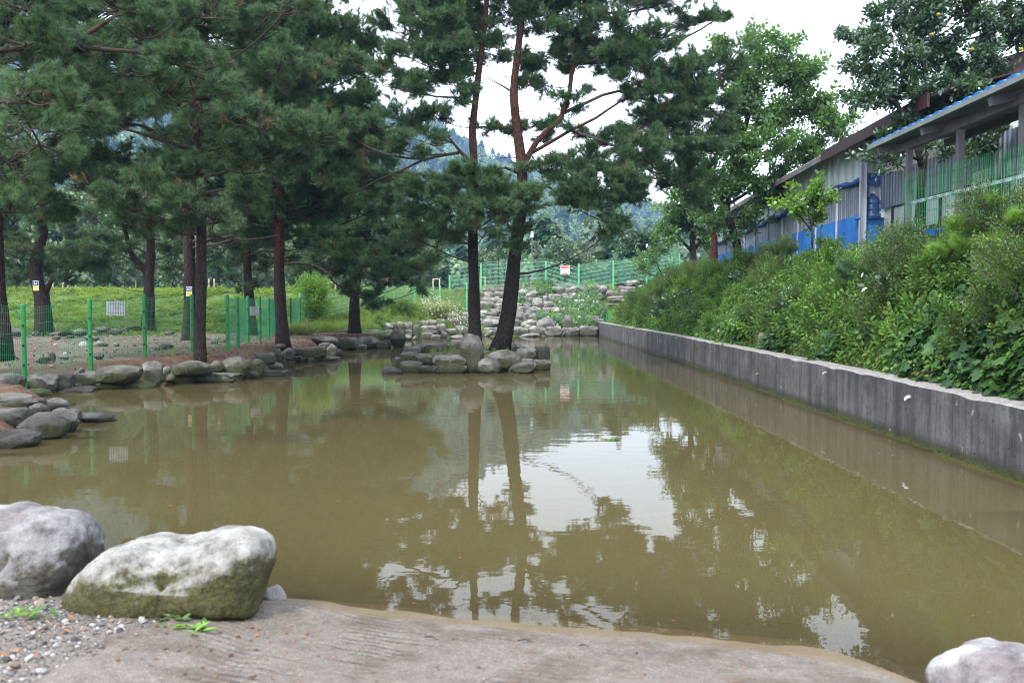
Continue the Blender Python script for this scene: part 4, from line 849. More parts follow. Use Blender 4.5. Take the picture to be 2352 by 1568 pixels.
sculpt('boulder', None, .5, 'stone_near', 'long pale boulder with a mossy flank and hollowed top beside the ramp', None, 3.52, 3,
    [(162, 1385), (168, 1350), (195, 1318), (225, 1285), (262, 1255), (310, 1238), (360, 1232), (410, 1230), (450, 1222), (500, 1216), (545, 1217), (590, 1226), (614, 1245), (622, 1268), (617, 1310), (610, 1350), (607, 1395), (598, 1408), (560, 1400), (500, 1400), (420, 1412), (340, 1435), (280, 1447), (210, 1445), (172, 1432)], dish)
sculpt('boulder', None, .55, 'stone_near2', 'big grey and purplish boulder at the near left corner of the pond', None, 3.75, 8,
    [(-150, 1390), (-170, 1300), (-150, 1215), (-80, 1178), (0, 1170), (60, 1168), (120, 1175), (165, 1183), (195, 1205), (209, 1240), (206, 1290), (200, 1330), (190, 1370), (165, 1395), (110, 1410), (40, 1412), (-60, 1412)])
sculpt('boulder', None, .5, 'stone_near2', 'rounded pale boulder half in the corner of the ramp by the far shore end', None, 2.72, 12,
    [(2160, 1610), (2176, 1572), (2206, 1543), (2252, 1515), (2304, 1501), (2370, 1503), (2440, 1520), (2480, 1570), (2480, 1660), (2400, 1720), (2260, 1720), (2160, 1660)])
o = [x for x in COL.objects if x.name.startswith('boulder')][-1]; o['label'] = 'pale rounded boulder in the right corner where ramp meets water'
def small(u0, u1, v0, v1, z, k, mt, label, nm='rock'):
    D = gp((u0+u1)/2, v1, z)[1]; return tag(stone(u0, u1, v0, v1, D, k, mt, None, nm), label, 'rock')
small(198, 245, 1258, 1345, .06, 'wedge', 'stone_near', 'small pale stone wedged between the two foreground boulders')
small(600, 662, 1345, 1420, -.03, 'wedge', 'stone_near2', 'small speckled grey rock sticking out of the water by the long boulder')
small(208, 270, 1195, 1240, .1, 'round', 'stone_near2', 'x') if False else None

# ---- boulders strewn at the foot of the grassy bank, and in the dirt yard
FOOT = [((-10, 28, 700, 740), 'low boulder at the bank foot cut off by the frame edge'), ((30, 143, 695, 741), 'broad grey boulder at the bank foot left of the tree numbered 61'), ((213, 262, 713, 736), 'small pale stone just left of the trunk numbered 61'), ((343, 466, 714, 741), 'long flat stone right of the trunk numbered 61'), ((483, 582, 698, 738), 'dark humped boulder left of the second fence post'),
 ((588, 652, 706, 730), 'small stone hidden behind the second fence post'), ((650, 742, 681, 727), 'large rounded boulder below the white notice'), ((735, 812, 694, 730), 'sloping grey boulder touching the large one below the notice'), ((803, 962, 679, 722), 'longest boulder of the bank foot beside the forked pine'), ((1038, 1102, 680, 710), 'pale sloping boulder right of the forked pine'),
 ((1112, 1167, 681, 714), 'small dark boulder between forked pine and twin trunks'), ((1200, 1263, 676, 717), 'dark round boulder just left of the tree numbered 62'), ((1468, 1527, 674, 702), 'white stone behind the fence right of the twin trunks'), ((355, 402, 740, 764), 'squat brown stone at the edge of the dirt yard'), ((570, 662, 745, 770), 'flat white stone behind the second fence post'), ((440, 495, 740, 754), 'thin pale slab in the grass at the yard edge'), ((1110, 1170, 713, 734), 'pale flat stone behind the third fence post gap')]
for b, lab in FOOT: lone(C4, b, sr.choice(['round', 'wedge']), 'stone_grey', .62, 'boulder', lab, 'boulder', 'stones along the foot of the grassy bank')
YARD = [((240, 330, 882, 912), 'flat half buried stone in the yard behind the first fence panel'), ((315, 367, 850, 902), 'upright pointed stone in the yard behind the first fence panel'), ((1073, 1167, 788, 824), 'grey slab like stone leaning in the yard near tree 62'), ((630, 727, 785, 812), 'cluster stone just right of the second fence post'), ((763, 805, 790, 812), 'small lone stone in the middle of the dirt yard'), ((1423, 1467, 768, 796), 'small stone right of the near trunk behind the fence'),
 ((633, 697, 860, 888), 'buried stone just inside the fence by the second post'), ((398, 457, 874, 890), 'thin dark stone in the yard behind the first fence panel'), ((1018, 1070, 740, 756), 'thin pale stone at the base of the forked pine'), ((890, 918, 796, 812), 'tiny pebble like stone in the yard centre'), ((530, 565, 958, 975), 'small stone on the red litter outside the fence'), ((1040, 1075, 818, 832), 'small dark stone near the third fence post'), ((1480, 1530, 768, 786), 'flat grey stone behind the fence corner post')]
for b, lab in YARD: lone(C4, b, 'wedge', 'stone_grey', .52, 'rock', lab, 'rock', 'loose stones in the dirt yard')
lone(C4, (795, 848, 466, 492), 'wedge', 'stone_pale', 2.2, 'rock', 'white crumpled stone at the top of the grassy bank')
lone(C4, (1850, 1915, 800, 815), 'block', 'stone_grey', .5, 'rock', 'flat pale stone at the foot of the red trunk pine')
# scattered gravel: pebbles on the near shore, chips and cones on the bank
P_PEB = []
for i, c in enumerate([(.32, .31, .3), (.16, .155, .165), (.23, .175, .135), (.07, .065, .065), (.42, .4, .38)]):
    m = simple('pebble_tone', [(.3, tuple(x*.7 for x in c)), (.7, c)], 30, .8, .3, 90); me = boulder_mesh('pebble', 200+i, 1, 2.3, .12); me.materials.append(m); P_PEB.append(bpy.data.objects.new('pebble', me))
n = 9000; px_ = rng.uniform(-2.6, -.4, n); py_ = rng.uniform(2.2, 4.2, n); ed = -1.32+(4.1-py_)*-.28
k = (px_ < ed+rng.normal(0, .06, n)) & (sdf(px_, py_, POND) > .0); px_, py_ = px_[k], py_[k]; s = np.exp(rng.normal(-4.75, .5, len(px_)))
tag(scatter('shore_gravel', np.stack([px_, py_, height(px_, py_)-.002], 1), rng.uniform(0, 6.28, (len(px_), 3))*[.1, .1, 1], np.stack([s*1.2, s, s*.7], 1), P_PEB), 'loose grey and brown gravel on the near shore', kind='stuff')
n = 1500; px_ = rng.uniform(-1.2, 1.2, n)+rng.normal(0, .1, n); py_ = rng.uniform(2.7, 3.7, n); s = np.exp(rng.normal(-5.6, .45, n))
k = (rng.random(n) < .12+.88*np.exp(-((px_+.05)/.3)**2-((py_-3.12)/.16)**2)) & (sdf(px_, py_, POND) > .03)
tag(scatter('ramp_grit', np.stack([px_, py_, height(px_, py_)+.018], 1)[k], rng.uniform(0, 6.28, (n, 3))[k]*[.1, .1, 1], np.stack([s*1.3, s, s*.7], 1)[k], [P_PEB[3], P_PEB[2]]), 'dark grit and seed husks on the ramp', kind='stuff')
n = 500; px_ = rng.uniform(-11, -5, n); py_ = rng.uniform(15, 35, n); k = (sdf(px_, py_, POND) > .5); px_, py_ = px_[k], py_[k]; s = rng.uniform(.02, .05, len(px_))
tag(scatter('pine_cones', np.stack([px_, py_, height(px_, py_)], 1), rng.uniform(0, 6.28, (len(px_), 3))*[.1, .1, 1], s, [P_PEB[3]]), 'dark fallen pine cones strewn over the bank', kind='stuff')
n = 1500; px_ = rng.uniform(-24, -8.6, n); py_ = rng.uniform(15, 31, n); fx = np.interp(py_, [0, 14, 15.5, 18.6, 24, 34, 37], [-10, -9.6, -8.7, -8.2, -8.0, -9.2, -9.9]); k = px_ < fx; px_, py_ = px_[k], py_[k]; s = np.exp(rng.normal(-3.3, .6, len(px_)))
tag(scatter('yard_rubble', np.stack([px_, py_, height(px_, py_)-.01], 1), rng.uniform(0, 6.28, (len(px_), 3))*[.1, .1, 1], np.stack([s*1.3, s, s*.5], 1), P_PEB[:3]), 'small stone chips scattered over the dirt yard', kind='stuff')
# ================================================================ fences
def wire_panel(mb, a, b, z0a, z0b, h, nv, rows, th, thh=None, wave=0):
    """welded mesh between two posts: thin three sided wires"""
    thh = thh or th; a = Vector(a); b = Vector(b)
    def rod(p, q, t):
        d = (q-p).normalized(); s = d.cross(Vector((.31, .72, .2))).normalized()*t/2; c = d.cross(s).normalized()*t/2; i = len(mb.v)
        for base in (p, q): mb.v += [tuple(base+s), tuple(base-s*.5+c*.87), tuple(base-s*.5-c*.87)]
        for k in range(3): mb.f.append((i+k, i+(k+1) % 3, i+3+(k+1) % 3, i+3+k))
    for i in range(nv+1):
        t = i/nv; p = a.lerp(b, t); z = z0a+(z0b-z0a)*t; w_ = wave*math.sin(t*9+i)*.5
        rod(Vector((p.x, p.y, z+.03)), Vector((p.x+w_, p.y+w_, z+h)), th)
    for zz in rows:
        rod(Vector((a.x, a.y, z0a+zz)), Vector((b.x, b.y, z0b+zz)), thh)
def fence(name, label, posts, h, mat_post, mat_wire, pitch, rows, th, post_r, cat='fence', skip=(), over=.04, lens=None):
    root = empty(name, (posts[0][0], posts[0][1], posts[0][2]), label, cat); o0 = root.location
    for i, p in enumerate(posts):
        hh = h if lens is None else lens[i]
        mb = MB(); q = Vector(p)-o0; mb.tube([q+Vector((0, 0, -.3)), q+Vector((0, 0, hh))], post_r, 12); mb.tube([q+Vector((0, 0, hh)), q+Vector((0, 0, hh+.02)), q+Vector((0, 0, hh+.035))], [post_r*1.12, post_r, post_r*.4], 12)
        po = mb.build('post', mat_post, root, smooth=False)
        for zz in (.25, .6, hh-.35): mb = MB(); mb.box(tuple(q+Vector((post_r*.3, -post_r, zz))), (.03, .03, .035)); mb.build('clamp', M['black'], po)
        if i+1 < len(posts) and i not in skip:
            n_ = posts[i+1]; d = Vector((n_[0]-p[0], n_[1]-p[1], 0)); mb = MB(); nv = max(2, int(d.length/pitch))
            off = Vector((-d.y, d.x, 0)).normalized()*(post_r+.005)
            wire_panel(mb, q+off, Vector(n_)-o0+off, q.z, n_[2]-o0.z, hh-.03, nv, rows, th)
            mb.build('mesh_panel', mat_wire, root)
    return root
H1 = 1.3
fp = []
for u, v0, v1 in ((-110, 679, 872), (56, 679, 848), (208.5, 676, 828.5), (333, 677, 815), (442, 676, 800), (523.6, 677, 798), (547, 682.6, 795), (570, 681, 783), (597.5, 680, 778), (618, 684, 775), (654.5, 684, 758), (668, 682.6, 756), (689.5, 684, 751)):
    D = FPX*H1/(v1-v0); p = at(u, v1, D); fp.append((p[0], p[1], float(height(np.array(p[0]), np.array(p[1])))*.3+p[2]*.7))
rows1 = [.03, .06, .24, .42, .6, .78, .96, 1.14, 1.2, 1.26]
fence('green_mesh_fence', 'bright green welded mesh fence along the left bank around the dirt yard', fp[:5]+fp[5:], H1, M['green'], M['wire'], .05, rows1, .0055, .042)
# white notices tied to the mesh
def notice(a, b, t0, w_, h_, ztop, label):
    a = Vector(a); b = Vector(b); d = (b-a); d.z = 0; dn = d.normalized(); n_ = Vector((dn.y, -dn.x, 0))
    if n_.y > 0: n_ = -n_
    c = a.lerp(b, t0)+n_*.015; c.z = ztop-h_/2
    root = empty('notice', c, label, 'notice'); ang = math.atan2(dn.y, dn.x)
    mb = MB(); mb.box((0, 0, 0), (w_, .004, h_), ang); mb.build('sheet', M['notice'], root)
    mb = MB(); r = random.Random(4)
    for j, (zz, s) in enumerate(((.32, .7), (.02, .18), (-.3, .9))):
        x = -s*w_/2
        while x < s*w_/2:
            ww = r.uniform(.02, .035); c2 = dn*(x+ww/2)+n_*.004; mb.box((c2.x, c2.y, zz*h_), (ww*.8, .002, .03), ang); x += ww*1.25
    mb.build('lettering', M['pink'], root)
    mb = MB(); 
    for k in range(-4, 5): c2 = dn*(k*.05)+n_*.006; mb.box((c2.x, c2.y, 0), (.004, .004, h_+.02), ang)
    mb.build('wire', M['wire'], root)
notice(fp[2], fp[3], .42, .47, .5, 1.5+.5*0+1.52, 'white notice sheet with faded red lettering on the fence panel') if False else None
p = at(265, 692, 17.0); notice((p[0]-1, p[1]-1.0, 0), (p[0]+1, p[1]+1.0, 0), .5, .37, .30, p[2], 'white notice sheet with faded red letters on the front fence')
p = at(583, 704, 23.6); notice((p[0]-.2, p[1]-1, 0), (p[0]+.2, p[1]+1, 0), .5, .5, .26, p[2], 'small pale notice on the receding fence beside the red trunk pine')
# back stretch running right behind the headland
bp = []
for u, v0, v1, D in ((689.5, 684, 751, 37), (750, 686, 758, 38.5), (815, 672, 742, 41), (883, 667, 722, 44.5), (953, 672, 712, 47.5), (1011, 657, 703, 49.5), (1072, 652, 701, 50.5)):
    p = at(u, v1, D); bp.append((p[0], p[1], float(height(np.array(p[0]), np.array(p[1])))))
lens = [max(1.25, at(u, v0, D)[2]-b_[2]) for (u, v0, v1, D), b_ in zip(((689.5, 684, 751, 37), (750, 686, 758, 38.5), (815, 672, 742, 41), (883, 667, 722, 44.5), (953, 672, 712, 47.5), (1011, 657, 703, 49.5), (1072, 652, 701, 50.5)), bp)]
fence('low_mesh_fence', 'pale green mesh fence crossing the grassy slope behind the lone pine', bp, 1.3, M['green_far'], M['wire_far'], .07, [.05, .25, .45, .65, .85, 1.05, 1.2], .008, .05, lens=lens)
# tall fence on top of the terrace
tp = []; tl = []
for u, v0, v1, D in ((1033, 633, 668, 55), (1105, 607, 660, 56), (1180, 603, 655, 56.5), (1254, 602, 650, 57), (1329, 607, 672, 56), (1408.5, 599.5, 655, 58), (1485, 595, 643, 60), (1543.5, 590, 632, 62), (1560, 583, 626, 63)):
    p = at(u, v1, D); tp.append(tuple(p)); tl.append(at(u, v0, D)[2]-p[2])
tf = fence('tall_mesh_fence', 'tall pale green mesh fence on top of the stone terrace', tp, 1.9, M['green_far'], M['wire_far'], .085, [.05, .12, .35, .42, .65, .72, .95, 1.02, 1.2, 1.27, 1.5, 1.57, 1.7], .015, .07, lens=tl)
o0 = tf.location; a = Vector(tp[-2])-o0; b = Vector(tp[-1])-o0
mb = MB()
for k in range(14): q = a.lerp(b, k/13); mb.box((q.x, q.y, q.z+.9), (.012, .012, 1.8))
mb.build('gate_bars', M['green'], tf)['kind'] = 'stuff'
# red and white camera warning sign
def text(s, size, mat, parent, loc, name='lettering', rot=(math.pi/2, 0, 0)):
    cu = bpy.data.curves.new(name, 'FONT'); cu.body = s; cu.size = size; cu.align_x = 'CENTER'; cu.align_y = 'CENTER'; cu.extrude = .001; cu.materials.append(mat)
    tmp = bpy.data.objects.new(name, cu); COL.objects.link(tmp); bpy.context.view_layer.update(); me = bpy.data.meshes.new_from_object(tmp.evaluated_get(bpy.context.evaluated_depsgraph_get())); bpy.data.objects.remove(tmp)
    if not me.materials: me.materials.append(mat)
    o = bpy.data.objects.new(name, me); COL.objects.link(o); o.parent = parent; o.location = loc; o.rotation_euler = rot; return o
c = at(1298, 620, 56.2); sg = empty('warning_sign', c, 'red and white camera warning sign on the tall mesh fence', 'sign')
mb = MB(); mb.box((0, 0, 0), (.62, .02, .62)); mb.build('plate', M['white'], sg)
mb = MB(); mb.box((0, -.012, .19), (.56, .004, .2)); mb.build('red_band', M['red'], sg)
mb = MB(); mb.poly([(-.22, -.013, -.29), (.22, -.013, -.29), (.13, -.013, -.2), (-.13, -.013, -.2)]); mb.build('red_badge', M['red'], sg)
text('CCTV작동중', .115, M['white'], sg, (0, -.018, .19)); text('kt', .13, M['navy'], sg, (-.2, -.018, 0)); text('telecop', .12, M['pink'], sg, (.07, -.018, 0)); text('1588-0112', .05, M['white'], sg, (0, -.018, -.245))
text('케이티텔레캅', .035, M['navy'], sg, (0, -.018, -.1))
# sky reflections see the fence from below too: nothing else needed

# light pole, far cottage
p = at(1222, 660, 62); lp_ = empty('light_pole', (p[0], p[1], float(height(np.array(p[0]), np.array(p[1])))), 'thin grey lamp pole behind the tall fence', 'lamp pole')
top = at(1222, 545, 62)[2]-lp_.location.z
mb = MB(); mb.tube([(0, 0, -.2), (0, 0, top)], [.06, .045], 8); mb.build('pole', M['grey_steel'], lp_)
mb = MB(); mb.tube([(0, 0, top), (0, 0, top+.35)], [.12, .1], 8); mb.tube([(0, 0, top+.35), (0, 0, top+.42)], [.18, .05], 8); mb.build('lantern', M['white'], lp_)
p = at(1365, 622, 140); hb = empty('cottage', (p[0], p[1], 3.2), 'small distant cottage with a grey blue roof seen through the fence', 'cottage')
zz = p[2]-3.2
mb = MB(); mb.box((0, 0, zz-.6), (2.6, 2, 2.4)); mb.build('wall', M['cream'], hb)
mb = MB(); mb.v = [(-2, -1.3, zz+.5), (2, -1.3, zz+.5), (2, 1.3, zz+.5), (-2, 1.3, zz+.5), (-1.6, 0, zz+1.5), (1.6, 0, zz+1.5)]; mb.f = [(0, 1, 5, 4), (1, 2, 5), (2, 3, 4, 5), (3, 0, 4), (0, 3, 2, 1)]; mb.build('roof', M['tin'], hb)
mb = MB(); mb.box((.1, -1.02, zz-.3), (.7, .06, .8)); mb.build('window', M['navy'], hb)
# wooden tree guards on the meadow
G = [((357, 425), 383, 447, 60, 'pair of tall pale stakes on the meadow right of the tree numbered 61'), ((455, 510), 407, 452, 60, 'low square timber frame left of the forked pine'), ((1153, 1203), 394, 440, 62, 'low square timber frame just left of the tree numbered 62'), ((1405, 1440), 360, 435, 60, 'single tall stake frame right of the twin trunks'), ((913, 970), 370, 440, 64, 'slim stake frame directly left of the forked pine trunk')]
for (x0, x1), y0, y1, D, lab in G:
    u0, v0 = C4(x0, y0); u1, v1 = C4(x1, y1); a = at(u0, v1, D); b = at(u1, v1, D); h_ = at(u0, v0, D)[2]-a[2]; rt = empty('tree_guard', ((a[0]+b[0])/2, D, a[2]), lab, 'timber frame', 'timber guards round young trees'); w_ = (b[0]-a[0])/2
    for sx in (-1, 1): mb = MB(); mb.tube([(sx*w_, 0, -1.2), (sx*w_, 0, h_)], .05, 7); mb.build('stake', M['stake'], rt)
    if y1-y0 < 50: mb = MB(); mb.beam((-w_*1.1, 0, h_), (w_*1.1, 0, h_), .09, .07); mb.build('crossbar', M['stake'], rt)
G = [((418, 452), 353, 428, 62, 'tall pale timber frame between lone pine and island pines'), ((727, 770), 362, 420, 66, 'pair of stakes behind the drooping pine bough'), ((1045, 1075), 352, 385, 75, 'small frame between the two island trunks'), ((20, 70), 385, 425, 66, 'faint timber frame left of the lone pine')]
for (x0, x1), y0, y1, D, lab in G:
    u0, v0 = C5(x0, y0); u1, v1 = C5(x1, y1); a = at(u0, v1, D); b = at(u1, v1, D); h_ = at(u0, v0, D)[2]-a[2]; rt = empty('tree_guard', ((a[0]+b[0])/2, D, a[2]), lab, 'timber frame', 'timber guards round young trees'); w_ = (b[0]-a[0])/2
    for sx in (-1, 1): mb = MB(); mb.tube([(sx*w_, 0, -1.2), (sx*w_, 0, h_)], .055, 7); mb.build('stake', M['stake'], rt)
    mb = MB(); mb.beam((-w_*1.1, 0, h_), (w_*1.1, 0, h_), .09, .07); mb.build('crossbar', M['stake'], rt)
# drain grate with its board at the end of the wall
gr_ = empty('drain_grate', at(1416, 749, 45), 'green mesh grate leaning behind the end of the concrete wall', 'grate')
mb = MB(); o0 = gr_.location; A, B, C_, D_ = [Vector(at(u, v, d)) - o0 for u, v, d in ((1391, 740, 45.4), (1442, 752, 45.4), (1447, 703, 46.6), (1397, 703, 46.6))]
for k in range(13): t = k/12; mb.beam(A.lerp(B, t), D_.lerp(C_, t), .02, .02)
for k in range(12): t = k/11; mb.beam(A.lerp(D_, t), B.lerp(C_, t), .02, .02)
mb.build('bars', M['green'], gr_)['kind'] = 'stuff'
bd = empty('board', at(1419, 697, 46.4), 'weathered grey board lying over the drain grate', 'board'); mb = MB(); mb.box((0, 0, 0), (1.55, .5, .045), .05); mb.build('plank', M['board'], bd)
mb = MB(); mb.box((0, -.26, -.05), (1.4, .03, .06), .05); mb.build('batten', M['board'], bd)
# concrete stubs half hidden behind the wall
for i, (x, y, lab) in enumerate(((590, 800, 'worn concrete post stub behind the wall under the shrubs'), (1840, 990, 'dark concrete stub among creeper behind the near wall'), (305, 765, 'far concrete stub behind the middle of the wall'))):
    u, v = C6(x, y); d = ray(u, v); t = 5.15/d[0]; p = d*t
    mb = MB(); r = random.Random(i); mb.tube([(0, 0, -.5), (0, 0, .25), (.01, 0, .33)], [.1, .1, .07], 6); o = mb.build('concrete_stub', M['board'], None); o.location = (p[0], p[1], CZ+p[2]-.1); tag(o, lab, 'concrete post')
# ================================================================ trees
def bezier(p0, p1, bend, n=6):
    p0 = Vector(p0); p1 = Vector(p1); return [p0.lerp(p1, t) + Vector(bend)*(4*t*(1-t)) for t in [i/(n-1) for i in range(n)]]
DENS = 1.45
def fill_pads(pads, dens, rs, spray=.35, up=.25):
    """spray positions in flattened ellipsoids; heavier towards the rim and the top, gaps between clumps"""
    P = []; Dr = []; S = []
    for (c, rx_, ry_, rz_) in pads:
        rx_, ry_, rz_ = rx_*1.1, ry_*1.1, rz_*1.1; n = int(DENS*dens*math.pi*rx_*ry_*(1+rz_/.35)); n = max(n, 8)
        ncl = max(4, int(n/13)); cl = rs.normal(0, 1, (ncl, 3)); cl /= np.linalg.norm(cl, axis=1, keepdims=True); cl *= rs.random((ncl, 1))**(1/2.4)
        k = rs.integers(0, ncl, n); q = cl[k] + rs.normal(0, .13, (n, 3))
        pos = q*np.array([rx_, ry_, rz_]) + c
        out_ = q*np.array([1, 1, .45]); out_ /= np.maximum(np.linalg.norm(out_, axis=1, keepdims=True), 1e-6)
        d = out_*.8 + rs.normal(0, .35, (n, 3)) + np.array([0, 0, up]); pos = pos - d*spray*.5
        P.append(pos); Dr.append(d); S.append(rs.uniform(.75, 1.25, n))
    return np.concatenate(P), np.concatenate(Dr), np.concatenate(S)
def nearest_on(paths, p, below=0.0):
    best = None
    for path in paths:
        for i in range(len(path)-1):
            for t in (0, .5):
                q = path[i].lerp(path[i+1], t); dz = p.z-q.z; dist = (p-q).length + (3 if dz < -.6 else 0) + abs(dz-.35*(Vector((p.x-q.x, p.y-q.y, 0))).length)*1.2
                if best is None or dist < best[0]: best = (dist, q)
    return best[1]
def resample(pts, step=.35):
    o = [pts[0]]
    for i in range(len(pts)-1):
        a, b = pts[i], pts[i+1]; n = max(1, int((b-a).length/step))
        p0 = pts[max(0, i-1)]; p3 = pts[min(len(pts)-1, i+2)]
        for k in range(1, n+1):
            t = k/n; o.append(.5*((2*a)+(-p0+b)*t+(2*p0-5*a+4*b-p3)*t*t+(-p0+3*a-3*b+p3)*t**3))
    return o
def tree(name, label, cat, D, trunk, pads, mats, protos, dens=13, r0=.16, seed=1, limbs=(), extra_trunks=(), group=None, spray=.35, scale=1.0, up=.25, rtop=.35, twigs=2, padd=.8, bare=0, cones=0):
    """trunk: (u, v, dD) from base upwards; pads: (u, v, ru, rv, dD)"""
    rs = np.random.default_rng(seed); rr = random.Random(seed)
    T = [Vector(at(u, v, D+(dd[0] if dd else 0))) for u, v, *dd in trunk]; base = T[0].copy(); base.z = gz(base.x, base.y)-.05 if abs(base.z-gz(base.x, base.y)) < 1.2 else base.z-.1
    T[0].z = min(T[0].z, base.z)
    root = empty(name, base, label, cat, group); o0 = base
    paths = [resample(T)]; mb = MB()
    L_ = len(paths[0])
    def rad_at(t): return r0*(1-(1-rtop)*t)
    rads = [rad_at(i/(L_-1))*(1+.55*math.exp(-i*.9))*(1+.05*math.sin(i*1.7+seed)) for i in range(L_)]
    mb.tube([p-o0 for p in paths[0]], rads, 14)
    for et in extra_trunks:
        E = [Vector(at(u, v, D+(dd[0] if dd else 0))) for u, v, *dd in et[1]]; q = resample(E); k = len(q)
        mb.tube([p-o0 for p in q], [et[0]*(1-.6*i/(k-1)) for i in range(k)], 10); paths.append(q)
    mb.build('trunk', mats[0], root, smooth=True)
    bb = MB()
    for lb in limbs:
        E = [Vector(at(u, v, D+(dd[0] if dd else 0))) for u, v, *dd in lb[1]]; q = resample(E, .3); k = len(q); bb.tube([p-o0 for p in q], [lb[0]*(1-.7*i/(k-1)) for i in range(k)], 7); paths.append(q)
    PW = []
    for (u, v, ru, rv, *dd) in pads:
        dd = dd[0] if dd else rr.uniform(-.5, .5)*scale; c = at(u, v, D+dd); rx_ = ru/FPX*D; rz_ = max(.18, rv/FPX*D); PW.append((c, rx_, min(rx_*padd, 1.6*scale), rz_))
        cv = Vector(c); q = nearest_on(paths, cv); dist = (cv-q).length
        if dist > .25:
            e = cv - Vector((0, 0, rz_*.3)); pts = bezier(q, e, (rr.uniform(-.1, .1)*dist, rr.uniform(-.1, .1)*dist, -.08*dist), 7); r1 = min(r0*.26, .007+.009*dist)
            bb.tube([p-o0 for p in pts], [r1*(1-.6*i/6) for i in range(7)], 6)
        for k in range(max(3, int(rx_*4*twigs))):   # boughs spreading inside the clump
            a = rr.uniform(0, 6.283); e2 = Vector((c[0]+math.cos(a)*rx_*.9, c[1]+math.sin(a)*rx_*padd*.9, c[2]+rr.uniform(-.3, .6)*rz_)); s2 = cv.lerp(q, rr.uniform(0, .35))-Vector((0, 0, rz_*.3))
            pts = bezier(s2, e2, (rr.uniform(-.08, .08), rr.uniform(-.08, .08), rr.uniform(-.08, .02)), 5); bb.tube([p-o0 for p in pts], [.014*scale, .012*scale, .009*scale, .007*scale, .004*scale], 4)
    for k in range(bare):                # dead lower twigs
        q = paths[0][rr.randrange(len(paths[0])//4, len(paths[0]))]; a = rr.uniform(0, 6.283); l = rr.uniform(.3, 1.1)*scale; e = q+Vector((math.cos(a)*l, math.sin(a)*l, rr.uniform(-.2, .3)*l))
        pts = bezier(q, e, (0, 0, rr.uniform(-.1, .1)), 5); bb.tube([p-o0 for p in pts], [.012, .01, .008, .005, .003], 4)
    if bb.v: bb.build('branches', mats[1], root, smooth=True)['kind'] = 'stuff'
    P, Dr, S = fill_pads(PW, dens, rs, spray, up)
    if cones: k_ = rs.integers(0, len(P), cones); scatter('cones', P[k_]-np.array(o0)+rs.normal(0, .08, (cones, 3)), np.zeros((cones, 3)), rs.uniform(.035, .05, cones), [P_PEB[3]], root)['kind'] = 'stuff'
    cr_ = scatter('crown', P-np.array(o0), dir_euler(Dr), S*scale, protos, root); cr_['kind'] = 'stuff'
    return root
def C2(pts, *dd): return [(746.5+.3662*x, .3662*y, *r) for x, y, *r in pts]
PB = (M['bark'], M['twig'])
# --- the two island pines
padsA = [(1010,60,85,50),(1095,95,70,45),(930,115,60,40),(1000,165,75,36),(1048,215,50,42),(955,200,55,28),(935,262,75,20,-.4),(850,285,80,22,.6),(800,300,60,24,.9),(985,318,62,26,-.8),(1120,40,70,40),(1060,20,60,30),(960,20,70,30,.5),(1085,165,40,28),
         (1045,432,75,34,-1.2),(1100,420,62,26,-1.4),(990,470,70,32,-1.1),(1080,470,80,32,-1.6),(1160,470,70,34,-1.3),(1215,470,45,40,-.9),(960,540,70,24,-1.0),(1040,520,60,22,-1.),(1130,405,60,24,-1.0),(1060,400,60,24,-1.1),(990,435,60,26,-1.2),(950,500,60,26,-1.0),(1120,520,60,26,-1.3),(1185,435,50,28,-1.2),(900,180,60,30,.2),(1040,120,80,34),(980,110,80,34),(900,60,50,30),(1010,265,50,16,-.3),(905,330,50,18,-.5),(1010,-40,110,40),(1110,-60,110,50),(940,-60,80,40),(1060,-150,110,60,.5),(1120,300,30,14)]
tree('island_pine', 'straight left pine of the pair growing from the rocky island', 'pine tree', 21.2, [(1092,812),(1090,740),(1088,640),(1086,560),(1087,460),(1089,388),(1085,293),(1092,234),(1102,146),(1112,70),(1118,0),(1122,-90)], padsA, PB, P_PINE, dens=19, r0=.165, seed=21,
     limbs=[(.075, [(1082,380),(1070,362,-.2),(1054,344,-.3),(1030,315,-.5)]), (.04, [(1054,351,-.2),(1000,360,-.4),(966,370,-.5),(920,392,-.6),(867,414,-.5),(783,461,-.3)]), (.035, [(1087,234),(1060,225),(1000,222),(940,208),(880,198)]), (.03, [(1085,293),(1120,292),(1180,291)])], rtop=.3, bare=26, cones=220)
